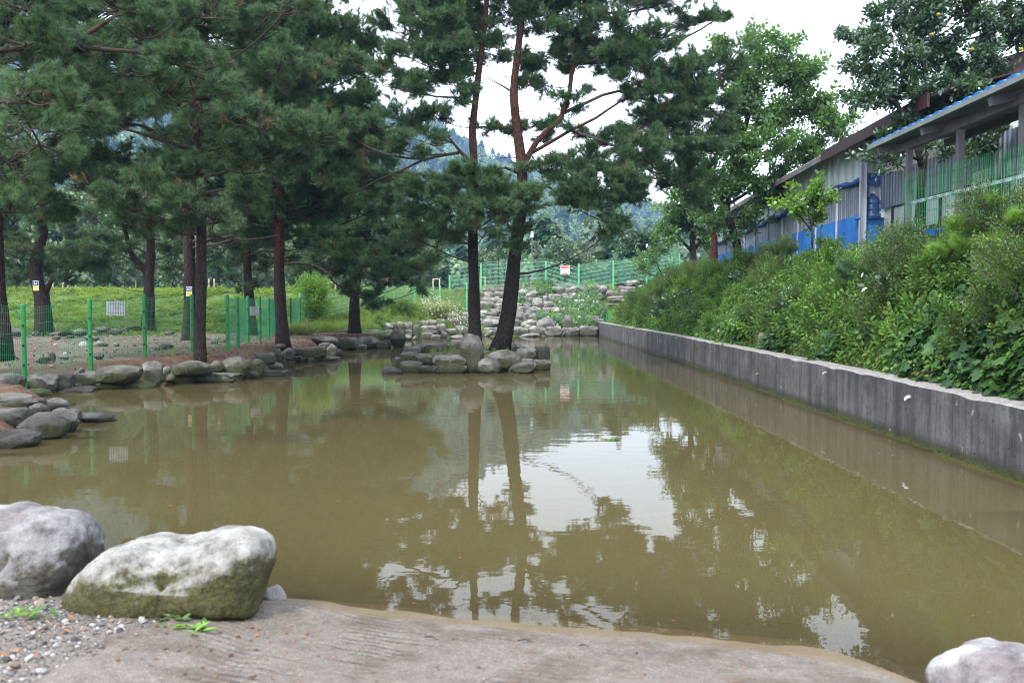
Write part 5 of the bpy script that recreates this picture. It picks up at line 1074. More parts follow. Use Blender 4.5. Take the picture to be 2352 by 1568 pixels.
padsB = [(1230,28,90,40),(1335,78,90,42),(1430,58,80,45),(1505,105,70,38),(1600,48,62,18,.3),(1660,30,40,14,.3),(1168,292,55,12),(1225,285,45,15,.4),(1310,215,42,24),(1290,262,40,20,.5),(1415,150,65,45),(1490,195,80,42,-.3),(1590,160,80,40,.2),(1650,150,60,32,.6),(1640,235,80,45,.6),(1560,325,90,50,.4),(1450,348,65,34,-.8),(1500,330,50,30,-.6),
         (1395,430,85,40,-1.0),(1350,455,60,40,-.8),(1410,500,45,38,-.9),(1385,540,28,22,-.9),(1320,372,50,20,-.7),(1240,378,55,20,-.9),(1280,350,50,16,-.5),(1590,400,60,55,.9),(1640,340,60,50,1.0),(1180,565,34,30,-.6),(1190,520,36,34,-.7),(1250,190,26,8),(1200,200,45,20,.3),(1170,110,50,30,.5),(1260,120,60,35,.4),(1350,150,50,25,.5),
         (1450,440,50,36,.4),(1560,245,70,30,.2),(1400,325,60,26,-.4),(1340,305,50,18,-.3),(1500,250,60,34),(1460,290,50,24),(1360,360,50,18,-.6),(1250,320,30,12,.3),(1380,395,60,26,-1.0),(1330,440,60,34,-1.0),(1440,400,60,34,-.9),(1270,410,40,18,-1.0),(1285,80,60,30),(1400,100,80,36),(1470,120,70,36),(1540,170,70,36),(1210,150,40,22,.5),(1610,210,70,36,.5),(1520,280,70,34,.3),(1480,380,60,34,-.4),(1600,330,60,44,.8),(1560,420,50,44,.8),(1700,110,30,18,.3),(1230,-50,120,45),(1380,-50,120,50),(1500,-10,100,40),(1600,-60,100,40,.5),(1330,-140,140,60),(1480,-130,110,50)]
tree('island_pine', 'leaning right pine of the island pair with a forked reddish trunk', 'pine tree', 21.3, [(1146,812),(1158,770),(1168,720),(1175,660),(1181,600),(1190,530),(1200,439),(1197,366),(1191,322),(1180,220),(1186,146),(1195,73),(1199,29),(1195,-60)], padsB, PB, P_PINE, dens=19, r0=.2, seed=22,
     extra_trunks=[(.085, [(1199,385),(1233,325,.1),(1260,298,.1),(1288,271,.2),(1307,220,.2),(1312,176,.2),(1325,120,.2),(1340,60,.2),(1345,-40,.2)]), (.05, [(1215,355,-.1),(1259,330,-.2),(1310,300,-.2),(1369,271,-.2),(1424,234,-.2),(1480,215,0)])],
     limbs=[(.05, [(1290,262,.2),(1350,235,.3),(1420,210,.3),(1500,240,.3),(1560,300,.4)]), (.045, [(1196,400),(1160,385,-.4),(1130,395,-.8),(1100,410,-1.2)]), (.04, [(1200,430),(1250,425,-.4),(1290,450,-.8),(1310,462,-.9)]), (.03, [(1182,215),(1150,195),(1120,180)]), (.03, [(1180,290),(1140,292),(1105,290)]), (.04, [(1310,300,-.2),(1400,330,-.6),(1470,370,-.7)])], rtop=.3, bare=30, cones=260)

# --- the pine on the headland with the drooping bough
padsF = [(850,560,95,36),(920,600,80,36,-.8),(790,600,75,30,-.5),(875,630,60,22,-.8),(900,530,80,34),(820,500,90,36,.5),(760,540,70,36),(935,645,35,18,-.9),(965,660,22,16,-.9),(800,652,30,16,-1.2),(820,672,34,16,-1.4),(860,680,30,14,-1.5),(850,702,32,11,-1.6),(880,690,24,10,-1.5),(770,450,90,36,.8),(880,450,80,34,.6),(830,400,90,34,1),(740,490,60,30),(960,560,50,26,-.6),(780,370,80,36,1),(870,340,70,36,1),(800,300,80,36,1.2)]
tree('lone_pine', 'single pine on the stone headland with a drooping dark bough', 'pine tree', 33, [(815,770),(814,700),(818,650),(826,600),(832,540),(838,470),(835,380),(830,300)], padsF, PB, P_PINE, dens=9, r0=.22, seed=23, scale=1.35, spray=.45, limbs=[(.07, [(818,640),(780,612,-.5),(760,640,-1),(800,668,-1.4),(850,695,-1.6)])])

# --- left bank: near trunk and its heavy crown
def blanket(u0, u1, v0, v1, n, ru, rv, seed, dd=1.0, keep=None):
    r = random.Random(seed); o = []
    while len(o) < n:
        u = r.uniform(u0, u1); v = r.uniform(v0, v1)
        if keep and not keep(u, v): continue
        o.append((u, v, ru*r.uniform(.7, 1.2), rv*r.uniform(.7, 1.25), r.uniform(-dd, dd)))
    return o
padsC = [(330,420,110,40,-1),(430,455,90,36,-1.2),(490,480,60,34,-1),(250,440,90,36,-.8),(420,495,80,26,-.6),(370,375,100,40),(560,390,80,40),(600,455,60,36,.5),(240,360,90,40),(480,330,110,45),(620,330,90,45,.6),(160,410,80,40,.4),(330,500,60,20,.2)] + blanket(100, 720, -120, 330, 40, 105, 46, 5, 1.6)
tree('bank_pine', 'nearest pine of the bank with red brown trunk in front of the fence', 'pine tree', 17.0, [(460,826),(459,770),(461,700),(462,620),(463,537),(460,450),(452,350),(445,250),(440,120),(440,-60)], padsC, PB, P_PINE, dens=11, r0=.125, seed=24, limbs=[(.05, [(452,350),(380,325,-.6),(300,300,-1),(215,280,-1.4)]), (.045, [(452,345),(400,330,.2),(330,290,.3),(230,285,.4),(120,320,.2)]), (.03, [(462,560),(500,545),(560,552),(640,540)]), (.035, [(455,400),(520,385),(600,370)])], rtop=.5, bare=10)
padsD = blanket(330, 800, 20, 460, 32, 95, 42, 6, 1.8) + [(560,540,60,24),(500,560,50,20,.5),(700,470,70,34),(760,400,70,36),(780,250,60,36),(790,150,70,40),(820,90,60,38),(740,110,80,46),(800,330,60,36)]
tree('number_pine', 'tall straight pine carrying plaque 62 right behind the near trunk', 'pine tree', 26.5, [(436,797),(437,700),(436,620),(433,540),(430,430),(425,340),(420,200),(420,0)], padsD, PB, P_PINE, dens=9, r0=.21, seed=25, scale=1.2, spray=.4, rtop=.5)
padsE = [(640,430,90,40),(735,410,80,42),(560,450,80,36),(700,485,95,34),(610,515,80,26),(750,470,80,36),(800,425,70,34),(560,555,45,18,.3),(690,560,50,20,.6),(740,540,60,24,.5),(620,360,90,40),(730,330,90,42),(800,350,70,38),(680,250,100,46),(770,210,90,46),(840,150,60,40),(820,260,70,36),(640,160,90,46),(740,120,90,46),(850,90,50,30),(790,60,80,36),(700,40,100,46),(610,60,90,46),(870,190,36,20),(880,400,60,22,.5),(870,470,60,26,.4),(700,-60,110,50),(790,600,60,18,.8),(760,572,60,22,.3),(640,590,40,12,.6)]
tree('red_trunk_pine', 'pine with orange red upper trunk leaning behind the stone edging', 'pine tree', 23.2, [(651,793),(647,740),(643,680),(641,620),(641,575),(640,500),(645,400),(655,280),(665,150),(670,0)], padsE, (M['bark_red'], M['twig']), P_PINE, dens=12, r0=.17, seed=26, scale=1.1, limbs=[(.04, [(643,607),(680,603),(730,612),(770,640,-.3)]), (.035, [(641,580),(600,575),(560,590)]), (.04, [(650,350),(720,330),(800,330)])], rtop=.5, bare=8)
padsG = [(575,560,50,22),(540,600,40,20,.5),(610,610,36,18,.4),(590,650,28,14,.5),(560,520,80,30),(520,480,80,34),(600,470,80,36),(540,640,22,14),(600,540,60,24),(545,660,18,10,-.5)]
tree('back_pine', 'dark pine standing behind the receding fence between two bank pines', 'pine tree', 31, [(577,775),(574,700),(569,640),(567,575),(566,500),(565,420)], padsG, PB, P_PINE, dens=8, r0=.21, seed=27, scale=1.3, spray=.45)
padsH = [(300,510,60,22),(345,540,50,22,.5),(260,560,45,20),(240,600,50,18,.3),(390,570,46,22),(400,610,40,14),(300,460,80,30),(220,500,60,26),(150,610,50,20,.3),(250,640,44,14),(410,520,50,26),(340,450,80,34),(200,590,60,18)]
tree('forked_pine', 'pine with a Y shaped forked trunk in the dirt yard', 'pine tree', 31.5, [(341,772),(341,720),(342,670),(343,626),(347,590),(346,550),(343,500)], padsH, PB, P_PINE, dens=7, r0=.24, seed=28, scale=1.3, spray=.45, extra_trunks=[(.15, [(342,632),(325,612),(308,592),(297,572),(290,540),(282,515)])], limbs=[(.04, [(345,600),(375,592),(412,570)]), (.04, [(340,585),(300,562),(250,548)]), (.04, [(335,615),(290,590),(240,573)])], rtop=.55)
padsI = [(60,520,70,28),(120,500,60,28),(30,580,60,24),(150,560,60,22),(180,610,60,18,.3),(130,640,46,12,.4),(40,640,36,14),(90,470,80,34),(10,480,60,34),(190,540,50,22),(60,620,50,16,.6)]
tree('number_pine', 'crooked pine with plaque 61 and a side stem in the dirt yard', 'pine tree', 30.5, [(102,777),(99,720),(96,680),(86,650),(81,619),(88,575),(98,540),(101,510),(104,460)], padsI, PB, P_PINE, dens=7, r0=.29, seed=29, scale=1.3, spray=.45, extra_trunks=[(.11, [(104,680),(112,655),(124,638),(140,630)])], rtop=.5)
padsJ = [(30,470,90,40),(80,400,90,40),(0,540,50,30),(110,460,60,30),(0,400,80,40)] + blanket(-120, 280, -60, 400, 24, 110, 50, 9, 1.5)
tree('edge_pine', 'dark leaning pine trunk at the left frame edge inside the fence', 'pine tree', 16.5, [(6,832),(2,760),(-4,680),(-8,600),(-10,520),(-14,400),(-20,200),(-30,0)], padsJ, PB, P_PINE, dens=10, r0=.16, seed=30, rtop=.5)
# near boughs reaching in from a pine just outside the frame
padsK = [(60,215,75,34,-.2),(150,245,80,26,-.1),(205,258,40,16),(0,250,60,40),(60,290,70,18),(30,380,60,30,.4),(110,350,60,20,.6),(0,440,50,30,.4),(180,90,110,42,.9),(330,70,110,40,1.2),(420,130,90,32,1.2),(470,200,70,26,1.3),(520,170,50,22,1.5),(300,170,90,30,1.3),(60,90,100,46,.8),(260,0,140,40,1.2),(480,30,90,34,1.8),(40,0,110,40,.8),(370,215,70,22,1.5),(120,150,80,26,.9),(460,245,40,16,1.6)]
tree('overhanging_pine', 'near pine whose pale needled boughs hang in from the upper left', 'pine tree', 7.6, [(-620,940),(-600,700),(-570,450),(-540,250),(-520,100),(-500,-200)], padsK, (M['bark'], M['twig']), P_PINE_NEAR, dens=30, r0=.17, seed=31, scale=.8, spray=.24, limbs=[(.045, [(-550,330),(-300,270),(-100,240),(80,235),(160,250)]), (.05, [(-540,250),(-300,150,.4),(-60,120,.7),(150,110,1),(380,130,1.3),(480,190,1.4)]), (.03, [(150,110,1),(260,40,1.1),(330,10,1.2)])], rtop=.6, twigs=3, cones=60)
# number plaques
def plaque(num, u, v, D, label):
    c = at(u, v, D); rt = empty('number_plaque', c, label, 'plaque'); s = D/FPX
    w_, h_ = 13*s, 22*s
    mb = MB(); mb.box((0, 0, 0), (w_, .02, h_)); mb.build('plate', M['white'], rt)
    mb = MB(); mb.box((0, -.011, h_*.22), (w_*.92, .004, h_*.48)); mb.build('blue_field', M['navy'], rt)
    mb = MB(); mb.box((0, -.011, -h_*.25), (w_*.92, .004, h_*.42)); mb.build('yellow_field', M['yellow'], rt)
    text(num, h_*.42, M['white'], rt, (0, -.016, h_*.22))
    mb = MB()
    for k in range(4): mb.box((0, -.014, -h_*(.12+.08*k)), (w_*.6, .002, h_*.025))
    mb.build('lettering', M['board'], rt)
plaque('61', 82.5, 656, 30.0, 'blue and yellow plaque reading 61 on the crooked pine')
plaque('62', 434.5, 669, 26.1, 'blue and yellow plaque reading 62 on the tall straight pine')

# --- right bank: leafy trees
def broad(name, label, D, trunk, pads, mats, protos, **k): return tree(name, label, 'tree', D, trunk, pads, mats, protos, **k)
BG = (M['bark_grey'], M['bark_grey'])
padsR1 = [(1700,130,50,30),(1745,95,40,24),(1800,110,46,26),(1850,130,36,22),(1720,190,60,34),(1790,180,60,36),(1860,190,55,36),(1910,230,40,34),(1690,260,60,40),(1760,270,70,40),(1840,270,60,40),(1900,310,50,36),(1680,340,60,40),(1750,350,70,40),(1820,350,60,36),(1640,420,55,34),(1700,430,60,34),(1770,410,60,30),(1640,500,36,24),(1700,495,44,22),(1745,470,50,22),(1600,380,40,40),(1755,500,24,14),(1660,550,22,12),(1780,130,40,22),(1920,270,40,24),(1880,350,40,20)]
broad('broadleaf_tree', 'light green broadleaf tree leaning in front of the long shed', 27, [(1702,592,0),(1692,560),(1680,520),(1668,482),(1672,440),(1690,380),(1710,300),(1730,220),(1745,150)], padsR1, BG, P_GREEN, dens=10, r0=.17, seed=41, scale=1.15, spray=.4, padd=.9, up=.1, extra_trunks=[(.08, [(1670,478),(1650,440),(1640,400),(1650,340),(1660,280)]), (.08, [(1690,380),(1740,340),(1790,280),(1830,220),(1850,160)]), (.06, [(1672,470),(1720,440),(1780,400),(1850,330)])], rtop=.3)
padsR2 = [(1990,90,50,34),(2050,60,60,36),(2120,40,60,36),(2200,60,60,34),(2270,50,50,30),(2320,100,40,30),(2010,150,60,36),(2080,140,70,40),(2160,130,70,40),(2240,140,60,36),(2300,160,50,30),(2000,215,50,28),(2060,220,60,30),(2130,210,60,34),(2200,200,60,30),(1975,130,30,20),(2090,268,50,20),(2160,250,50,20),(2080,15,60,20),(2230,10,60,24),(2320,30,50,24),(2150,-40,90,40),(2250,-60,90,40),(2380,60,60,40),(2260,210,40,20),
          (2040,330,36,22,-.4),(2010,370,26,18,-.4),(2065,375,26,22,-.3),(2140,330,24,16,-1.0),(2170,350,22,18,-1.0),(2240,310,44,22,-1.2),(2290,290,36,16,-1.3),(2250,340,40,20,-1.2),(2325,270,20,10,-1.4),(2210,300,30,18,-1.)]
broad('persimmon_tree', 'dark glossy leaved fruit tree rising through the canopy roof', 16.3, [(2108,560),(2112,480),(2118,400),(2125,330),(2135,270),(2130,210),(2120,140),(2110,60)], padsR2, BG, P_DARK, dens=33, r0=.11, seed=42, scale=.78, spray=.3, padd=1.0, up=.1, extra_trunks=[(.07, [(2120,390),(2090,280),(2060,240),(2020,190)]), (.06, [(2135,290),(2190,220),(2240,180),(2290,130)])], limbs=[(.03, [(2125,340),(2170,335,-.5),(2240,325,-1),(2320,275,-1.3)]), (.03, [(2115,370),(2070,350,-.2),(2020,345,-.4)])], rtop=.3)
m_fruit = simple('green_yellow_fruit', [(.3, (.22, .2, .02)), (.7, (.32, .24, .03))], 6, .4, 0)
pt = [x for x in COL.objects if x.name.startswith('persimmon_tree')][0]
for u, v, d in ((2155,38,15.6),(2232,118,15.6),(2140,84,15.5),(2345,118,15.4)):
    q = Vector(at(u, v, d))-pt.location; me = boulder_mesh('fruit', 9, 2, 2.1, .02); link('fruit', me, m_fruit, pt, loc=q, scl=(.08, .08, .07))
padsR3 = [(1560,460,44,28),(1610,450,40,28),(1530,500,36,22),(1580,500,46,26),(1620,500,36,30),(1550,530,30,18),(1600,545,30,20),(1640,540,20,20),(1590,420,44,26)]
broad('broadleaf_tree', 'multi stemmed tree at the far end of the long shed', 40, [(1594,612),(1592,575),(1590,545),(1585,510),(1580,470)], padsR3, BG, P_GREEN, dens=7, r0=.2, seed=43, scale=1.6, spray=.6, extra_trunks=[(.1, [(1592,580),(1565,552),(1545,530)]), (.1, [(1592,575),(1615,545),(1622,510)]), (.08, [(1591,560),(1605,520),(1615,480)])])
broad('leaning_trunk', 'red barked trunk leaning beside the far end of the shed', 34, [(1640,612),(1640,575),(1641,545),(1630,515),(1620,480)], [(1620,440,50,30),(1590,470,40,26),(1640,470,40,22)], (M['bark_red'], M['twig']), P_GREEN, dens=7, r0=.22, seed=44, scale=1.4, spray=.5)
padsR4 = [(1475,545,36,20),(1445,560,26,16),(1510,555,26,18),(1475,575,40,14),(1440,585,20,8),(1500,580,28,12)]
broad('round_tree', 'round crowned dark tree behind the tall fence near its gate end', 66, [(1478,640),(1478,605),(1476,590),(1476,560)], padsR4, BG, P_DARK, dens=3.5, r0=.16, seed=45, scale=2.6, spray=.9, extra_trunks=[(.1, [(1478,600),(1460,585),(1450,570)]), (.1, [(1478,600),(1492,585),(1502,570)])])
padsR5 = [(1278,555,16,14),(1275,575,26,14),(1285,592,28,12),(1265,598,20,10),(1282,535,9,12)]
broad('small_tree', 'small dark pointed tree directly behind the warning sign panel', 68, [(1278,660),(1278,620),(1278,590),(1279,550)], padsR5, BG, P_DARK, dens=4, r0=.12, seed=46, scale=2.2, spray=.8)
broad('small_tree', 'pale feathery shrub tree to the right of the warning sign', 74, [(1340,660),(1340,620),(1342,600)], [(1340,590,24,12),(1355,600,26,8),(1325,598,16,10)], BG, P_FAR, dens=3, r0=.1, seed=47, scale=1.0, spray=.6)
for u, v, lab, s in ((1145,575,'thin young tree behind the fence between the island trunks',48),(1178,580,'lime tipped young tree just left of the leaning trunk',49),(1235,585,'pale young tree left of the lamp pole',50)):
    broad('small_tree', lab, 70, [(u,660),(u,620),(u,v)], [(u,v,12,16),(u,v+22,16,12),(u+4,v-12,6,10)], BG, P_FAR, dens=3, r0=.07, seed=s, scale=.7, spray=.4)
# lime leaved sapling by the shed
padsS = [(1800,470,26,12,-.1),(1830,455,30,14),(1845,435,24,10),(1870,450,24,16),(1885,470,20,18),(1860,490,26,20),(1840,475,30,14),(1890,435,16,10),(1905,455,12,10)]
broad('lime_sapling', 'bright lime leaved sapling in front of the shed wall', 19, [(1862,560),(1866,535),(1862,510),(1855,480)], padsS, BG, P_LIMEL, dens=26, r0=.035, seed=51, scale=.72, spray=.25, padd=1.1, extra_trunks=[(.02, [(1864,530),(1840,500),(1810,478)]), (.02, [(1864,520),(1880,490),(1895,460)])])

# --- background broadleaf trees left, seen under the pine boughs
BT = [(40,560,80,70,55,'grey green tree beyond the meadow at the left edge'),(150,540,90,80,70,'tall pale green tree beyond the meadow over plaque 61'),(235,520,80,80,66,'silvery green tree beyond the meadow behind the drooping boughs'),(330,590,60,50,62,'light yellowish bush tree behind the forked pine'),(390,560,70,70,75,'dark green tree beyond the meadow between the trunks'),(395,625,34,28,60,'pale rounded bush on the meadow edge beside the timber frame'),(500,560,80,70,72,'green tree beyond the meadow right of the twin trunks'),(610,580,70,60,68,'bushy tree beyond the meadow behind the red trunk'),(700,590,60,60,62,'shaded tree beyond the meadow right of the red trunk'),(880,625,50,34,70,'pale bush behind the timber frames beyond the meadow'),(960,600,50,50,78,'dark tree between lone pine and island pines'),(1130,620,60,30,85,'low pale bushes behind the fence between island trunks'),(790,600,60,60,80,'shadowy tree behind the lone pine crown'),(30,420,100,90,85,'tall tree mass behind the edge pine'),(260,430,100,90,90,'tall distant tree behind the bough of the near pine'),(450,440,90,90,92,'tall distant tree behind the near trunk crown'),(620,470,90,90,95,'tall distant tree above the red trunk'),(760,500,80,80,95,'tall distant tree behind the middle pines')]
for i, (u, v, ru, rv, D, lab) in enumerate(BT):
    r = random.Random(i); pads = [(u+r.uniform(-.7, .7)*ru, v+r.uniform(-.8, .8)*rv, ru*r.uniform(.3, .5), rv*r.uniform(.2, .35), r.uniform(-1, 1)) for _ in range(9)]+[(u, v, ru*.5, rv*.5)]
    broad('background_tree', lab, D, [(u, 655), (u+3, (655+v)/2), (u-2, v-rv*.3)], pads, BG, P_FAR, dens=1.6, r0=.16, seed=70+i, scale=1.15, spray=.6, padd=.9, group='trees beyond the meadow', twigs=.3)

# ================================================================ plants on the banks
def rnd_surface(n, x0, x1, y0, y1, mask=None):
    x = rng.uniform(x0, x1, n); y = rng.uniform(y0, y1, n)
    if mask is not None: k = mask(x, y); x, y = x[k], y[k]
    return x, y, height(x, y)
def normals(x, y, e=.15):
    hx = (height(x+e, y)-height(x-e, y))/(2*e); hy = (height(x, y+e)-height(x, y-e))/(2*e); n = np.stack([-hx, -hy, np.ones_like(hx)], 1); return n/np.linalg.norm(n, axis=1, keepdims=True)
def bankmask(x, y): cx, cz = crest(y); return (x > wallx(y)+.22) & (x < cx+1.1)
# creeper covering the bank: large lobed leaves near, small leaved vines further along
def cover(name, n, y0, y1, protos, s0, s1, label, cond=None, lift=.12, pw=1.0):
    y = y0+(y1-y0)*rng.random(n)**pw; cx, _ = crest(y); x = wallx(y)+.42+(cx+.7-wallx(y)-.42)*rng.random(n)
    if cond is not None: k = cond(x, y); x, y = x[k], y[k]
    z = height(x, y); nn = normals(x, y); nn = nn+rng.normal(0, .25, nn.shape); nn[:, 0] -= .3
    lump = (.5+.5*vnoise(x, y, 2.2, 31))*.26; wf = np.clip((x-wallx(y)-.4)/.6, 0, 1); nn[:, 0] += .3*(1-wf)
    P = np.stack([x, y, z], 1)+nn*((lump+rng.uniform(.0, lift, len(x)))*(.15+.85*wf))[:, None]
    e = dir_euler(nn, rng.normal(0, .3, len(x))); return tag(scatter(name, P, e, rng.uniform(s0, s1, len(x)), protos), label, kind='stuff')
patch = lambda x, y: vnoise(x, y, 1.3, 33)
cover('ivy', 2900, 4.5, 13, P_IVY, .7, 1.25, 'large leaved dark creeper over the near bank', lambda x, y: patch(x, y) > -.25, pw=.9)
cover('ivy_far', 2200, 12, 28, P_IVY, .8, 1.3, 'patches of dark creeper along the middle bank', lambda x, y: patch(x, y) > .15)
cover('vine_cover', 2300, 4.5, 20, P_VINE, .8, 1.4, 'small leaved bright vine filling between the creeper', lambda x, y: patch(x, y) < .2)
cover('vine_cover_far', 3800, 18, 45, P_VINE, 1.2, 2.2, 'small leaved green cover on the far bank', None)
y = 5+38*rng.random(4600)**.9; cx, _ = crest(y); x = wallx(y)+.55+(cx+.8-wallx(y)-.55)*rng.random(len(y)); nn = normals(x, y)+rng.normal(0, .3, (len(y), 3)); nn[:, 2] += .7
k = vnoise(x, y, 1.7, 35) > -.15
tag(scatter('leafy_undergrowth', (np.stack([x, y, height(x, y)], 1)+nn*.12)[k], dir_euler(nn[k]), (rng.uniform(.8, 1.5, len(y))*(1+y/60))[k], P_SHRUB), 'leafy weeds mixed through the creeper on the bank', kind='stuff')
n_ = 130; y = rng.uniform(4.8, 9.5, n_); x = wallx(y)+rng.uniform(.3, .85, n_); nn = normals(x, y)+rng.normal(0, .4, (n_, 3))
tag(scatter('dry_creeper', np.stack([x, y, height(x, y)], 1)+nn*.1, dir_euler(nn), rng.uniform(.5, .9, n_), [vinepatch(9, .2, .1, 61, M['litter'], 'lobed'), vinepatch(7, .2, .08, 62, M['leaf_lime'], 'oval')]), 'reddish brown withering creeper along the near wall top', kind='stuff')
def stems_(n, y0, y1, nm, label):
    mb = MB(); r = random.Random(77)
    for k in range(n):
        y = r.uniform(y0, y1); cx, cz = crest(y); x = float(wallx(y))+.5+(float(cx)-float(wallx(y))-.4)*r.random(); z = gz(x, y)+.1; l = r.uniform(.2, .6)
        mb.tube(bezier((x, y, z), (x-r.uniform(.1, .4)*l, y+r.uniform(-.5, .5)*l, z+l*r.uniform(-.4, 1)), (-.08, 0, .08), 5), [.005, .004, .004, .003, .002], 3)
    tag(mb.build(nm, M['twig']), label, kind='stuff')
stems_(420, 4.8, 24, 'bare_stems', 'thin bare stems poking out of the creeper')
def shrub(u, v, ru, rv, X, label, protos=P_FINE, dens=60, sc=1.0, seed=0, name='shrub', cat='shrub', spray=.25):
    d = ray(u, v); t = X/d[0]; D = d[1]*t; rx_ = ru/FPX*D; rz_ = rv/FPX*D; c = d*t+np.array([0, 0, CZ]); rs = np.random.default_rng(seed)
    base = Vector((c[0], c[1], gz(c[0], c[1])-.02)); root = empty(name, base, label, cat)
    mb = MB(); r = random.Random(seed)
    for k in range(9):
        e = Vector((r.uniform(-.6, .6)*rx_, r.uniform(-.6, .6)*rx_, c[2]-base.z+r.uniform(-.3, .6)*rz_)); mb.tube([p for p in bezier((0, 0, -.05), e, (r.uniform(-.1, .1), r.uniform(-.1, .1), 0), 5)], [.012, .01, .008, .006, .003], 4)
    mb.build('stems', M['twig'], root)['kind'] = 'stuff'
    zc = (c[2]+base.z)/2; hz_ = (c[2]-base.z)/2+rz_*.6
    P, Dr, S = fill_pads([(c, rx_, rx_*.8, rz_), (np.array([c[0], c[1], zc]), rx_*.8, rx_*.7, max(.15, hz_*.8))], dens, rs, spray, .6)
    scatter('foliage', P-np.array(base), dir_euler(Dr), S*sc, protos, root)['kind'] = 'stuff'; return root
SH = [(1790,575,34,30,7.6,'dense dark green broom shrub on the bank crest below the shed',P_FINE),(1755,590,28,22,7.4,'smaller broom shrub left of the dense dark one on the crest',P_FINE),(1880,570,34,22,7.0,'low leafy shrub below the lime sapling',P_SHRUB),(2060,560,40,28,6.5,'fine leaved bush left of the canopy post',P_FINE),(1875,690,36,44,5.7,'tall fine leaved shrub halfway along the bank',P_FINE),(1860,750,30,36,5.5,'drooping fine leaved shrub right above the wall',P_FINE),(1945,730,26,40,5.6,'narrow fine leaved shrub beside the tall one',P_FINE),(1690,620,40,24,7.8,'feathery light green shrub near the leaning tree foot',P_FINE),(1640,640,36,24,7.8,'feathery yellowish shrub on the far crest',P_FINE),(1610,655,26,20,7.8,'grey green far shrub above the wall end',P_SHRUB),(1650,720,40,26,6.0,'spreading reddish stemmed shrub over the far wall',P_SHRUB),(1740,700,36,26,6.2,'bushy shrub in the middle of the far bank',P_SHRUB),(1575,680,24,16,7.0,'pale feathery shrub at the end of the wall',P_FINE),(1492,712,16,14,5.9,'small rounded shrub next to the drain grate',P_SHRUB),(2120,680,44,30,5.7,'greyish leaved shrub in the middle of the near bank',P_SHRUB),(2230,640,44,26,5.8,'yellow green leafy shrub on the near upper bank',P_SHRUB),(1800,640,50,24,6.8,'broad low shrub on the middle crest',P_SHRUB),(1960,640,44,24,6.2,'light leafy shrub below the small pine',P_SHRUB),(2180,520,40,20,6.3,'leafy bush against the green mesh panels',P_SHRUB),(2320,540,40,30,6.0,'dark leafy bush below the near canopy post',P_SHRUB)]
for i, (u, v, ru, rv, X_, lab, pr) in enumerate(SH): shrub(u, v, ru*1.25, rv*1.1, X_, lab, pr, dens=75 if pr is P_FINE else 60, seed=300+i)
# unnamed small bushes that break up the slope
def bushes(name, n, protos, dens, sc, seed, label, r0, r1):
    rs = np.random.default_rng(seed); pads = []
    y = 5.2+36*rs.random(n)**1.25; cx, cz = crest(y); t = rs.random(n)**.8; x = wallx(y)+.62+(cx+.5-wallx(y)-.62)*t; z = height(x, y)
    P = []; Dr = []; S = []
    for i in range(n):
        if t[i] > .7 and y[i] < 30: continue
        r_ = rs.uniform(r0, r1)*(1+min(y[i], 25)/60)*(.6+.4*min(1, (x[i]-float(wallx(y[i]))-.3)/.6)); hh = r_*rs.uniform(.7, 1.3)*(1 if t[i] < .7 else .5)
        a, b, c = fill_pads([(np.array([x[i]-.05, y[i], z[i]+hh*.5]), r_, r_, hh)], dens, rs, .22, .6); P.append(a); Dr.append(b); S.append(c*sc)
    P = np.concatenate(P); tag(scatter(name, P, dir_euler(np.concatenate(Dr)), np.concatenate(S), protos), label, kind='stuff')
bushes('bank_broom', 44, P_FINE, 50, 1.1, 401, 'fine leaved broom bushes scattered over the bank', .28, .56)
bushes('bank_bushes', 70, P_SHRUB, 38, 1.1, 402, 'mixed leafy bushes scattered over the bank', .25, .5)
bushes('bank_dark_bushes', 46, P_DARK, 30, .8, 403, 'dark glossy leaved bushes scattered over the bank', .2, .36)
# young pines
def ypine(u, v, X_, h, protos, label, seed, tiers=3, sc=1.0):
    d = ray(u, v); t = X_/d[0]; c = d*t+np.array([0, 0, CZ]); base = Vector(c); base.z -= h; root = empty('young_pine', base, label, 'young pine'); mb = MB(); r = random.Random(seed)
    mb.tube([(0, 0, -.2), (.01, 0, h*.5), (0, 0, h)], [.014, .011, .006], 6); P = []; Dr = []
    P.append((0, 0, h-.05)); Dr.append((0, 0, 1)); 
    for k in range(5): a = k*1.257; P.append((0, 0, h-.06)); Dr.append((math.cos(a), math.sin(a), 1.1))
    for j in range(tiers-1):
        z = h*(.35+.4*j/max(1, tiers-1))
        for k in range(4):
            a = k*1.57+j+r.uniform(-.3, .3); l = r.uniform(.18, .34)*sc; e = (math.cos(a)*l, math.sin(a)*l, z+.12*sc); mb.tube([(0, 0, z), e], [.007, .004], 4)
            for q in range(3): P.append((e[0]*(.6+.2*q), e[1]*(.6+.2*q), z+.12*sc*(.6+.2*q))); Dr.append((math.cos(a+r.uniform(-.5, .5)), math.sin(a+r.uniform(-.5, .5)), .5))
    mb.build('trunk', M['twig'], root); n = len(P); scatter('needles', P, dir_euler(np.array(Dr)), np.full(n, sc)*rng.uniform(.8, 1.1, n), protos, root)['kind'] = 'stuff'
ypine(2278, 466, 5.9, .95, P_LIME, 'lime green young pine sticking up before the mesh panels', 1, 2)
ypine(2205, 520, 5.75, .7, P_LIME, 'spreading lime young pine left of the upright one', 2, 2, 1.1)
ypine(2010, 585, 5.9, .8, P_YOUNG, 'bluish young pine on the upper bank below the blue tarp', 3, 3, 1.3)
ypine(2335, 500, 5.9, .7, P_LIME, 'lime young pine at the right frame edge', 4, 2)
ypine(1550, 665, 6.9, 1.3, P_YOUNG, 'slender far young pine above the wall end', 5, 4, 2.6)
ypine(1650, 625, 8.0, 1.0, P_YOUNG, 'feathery young pine beside the leaning tree foot', 6, 3, 2.2)
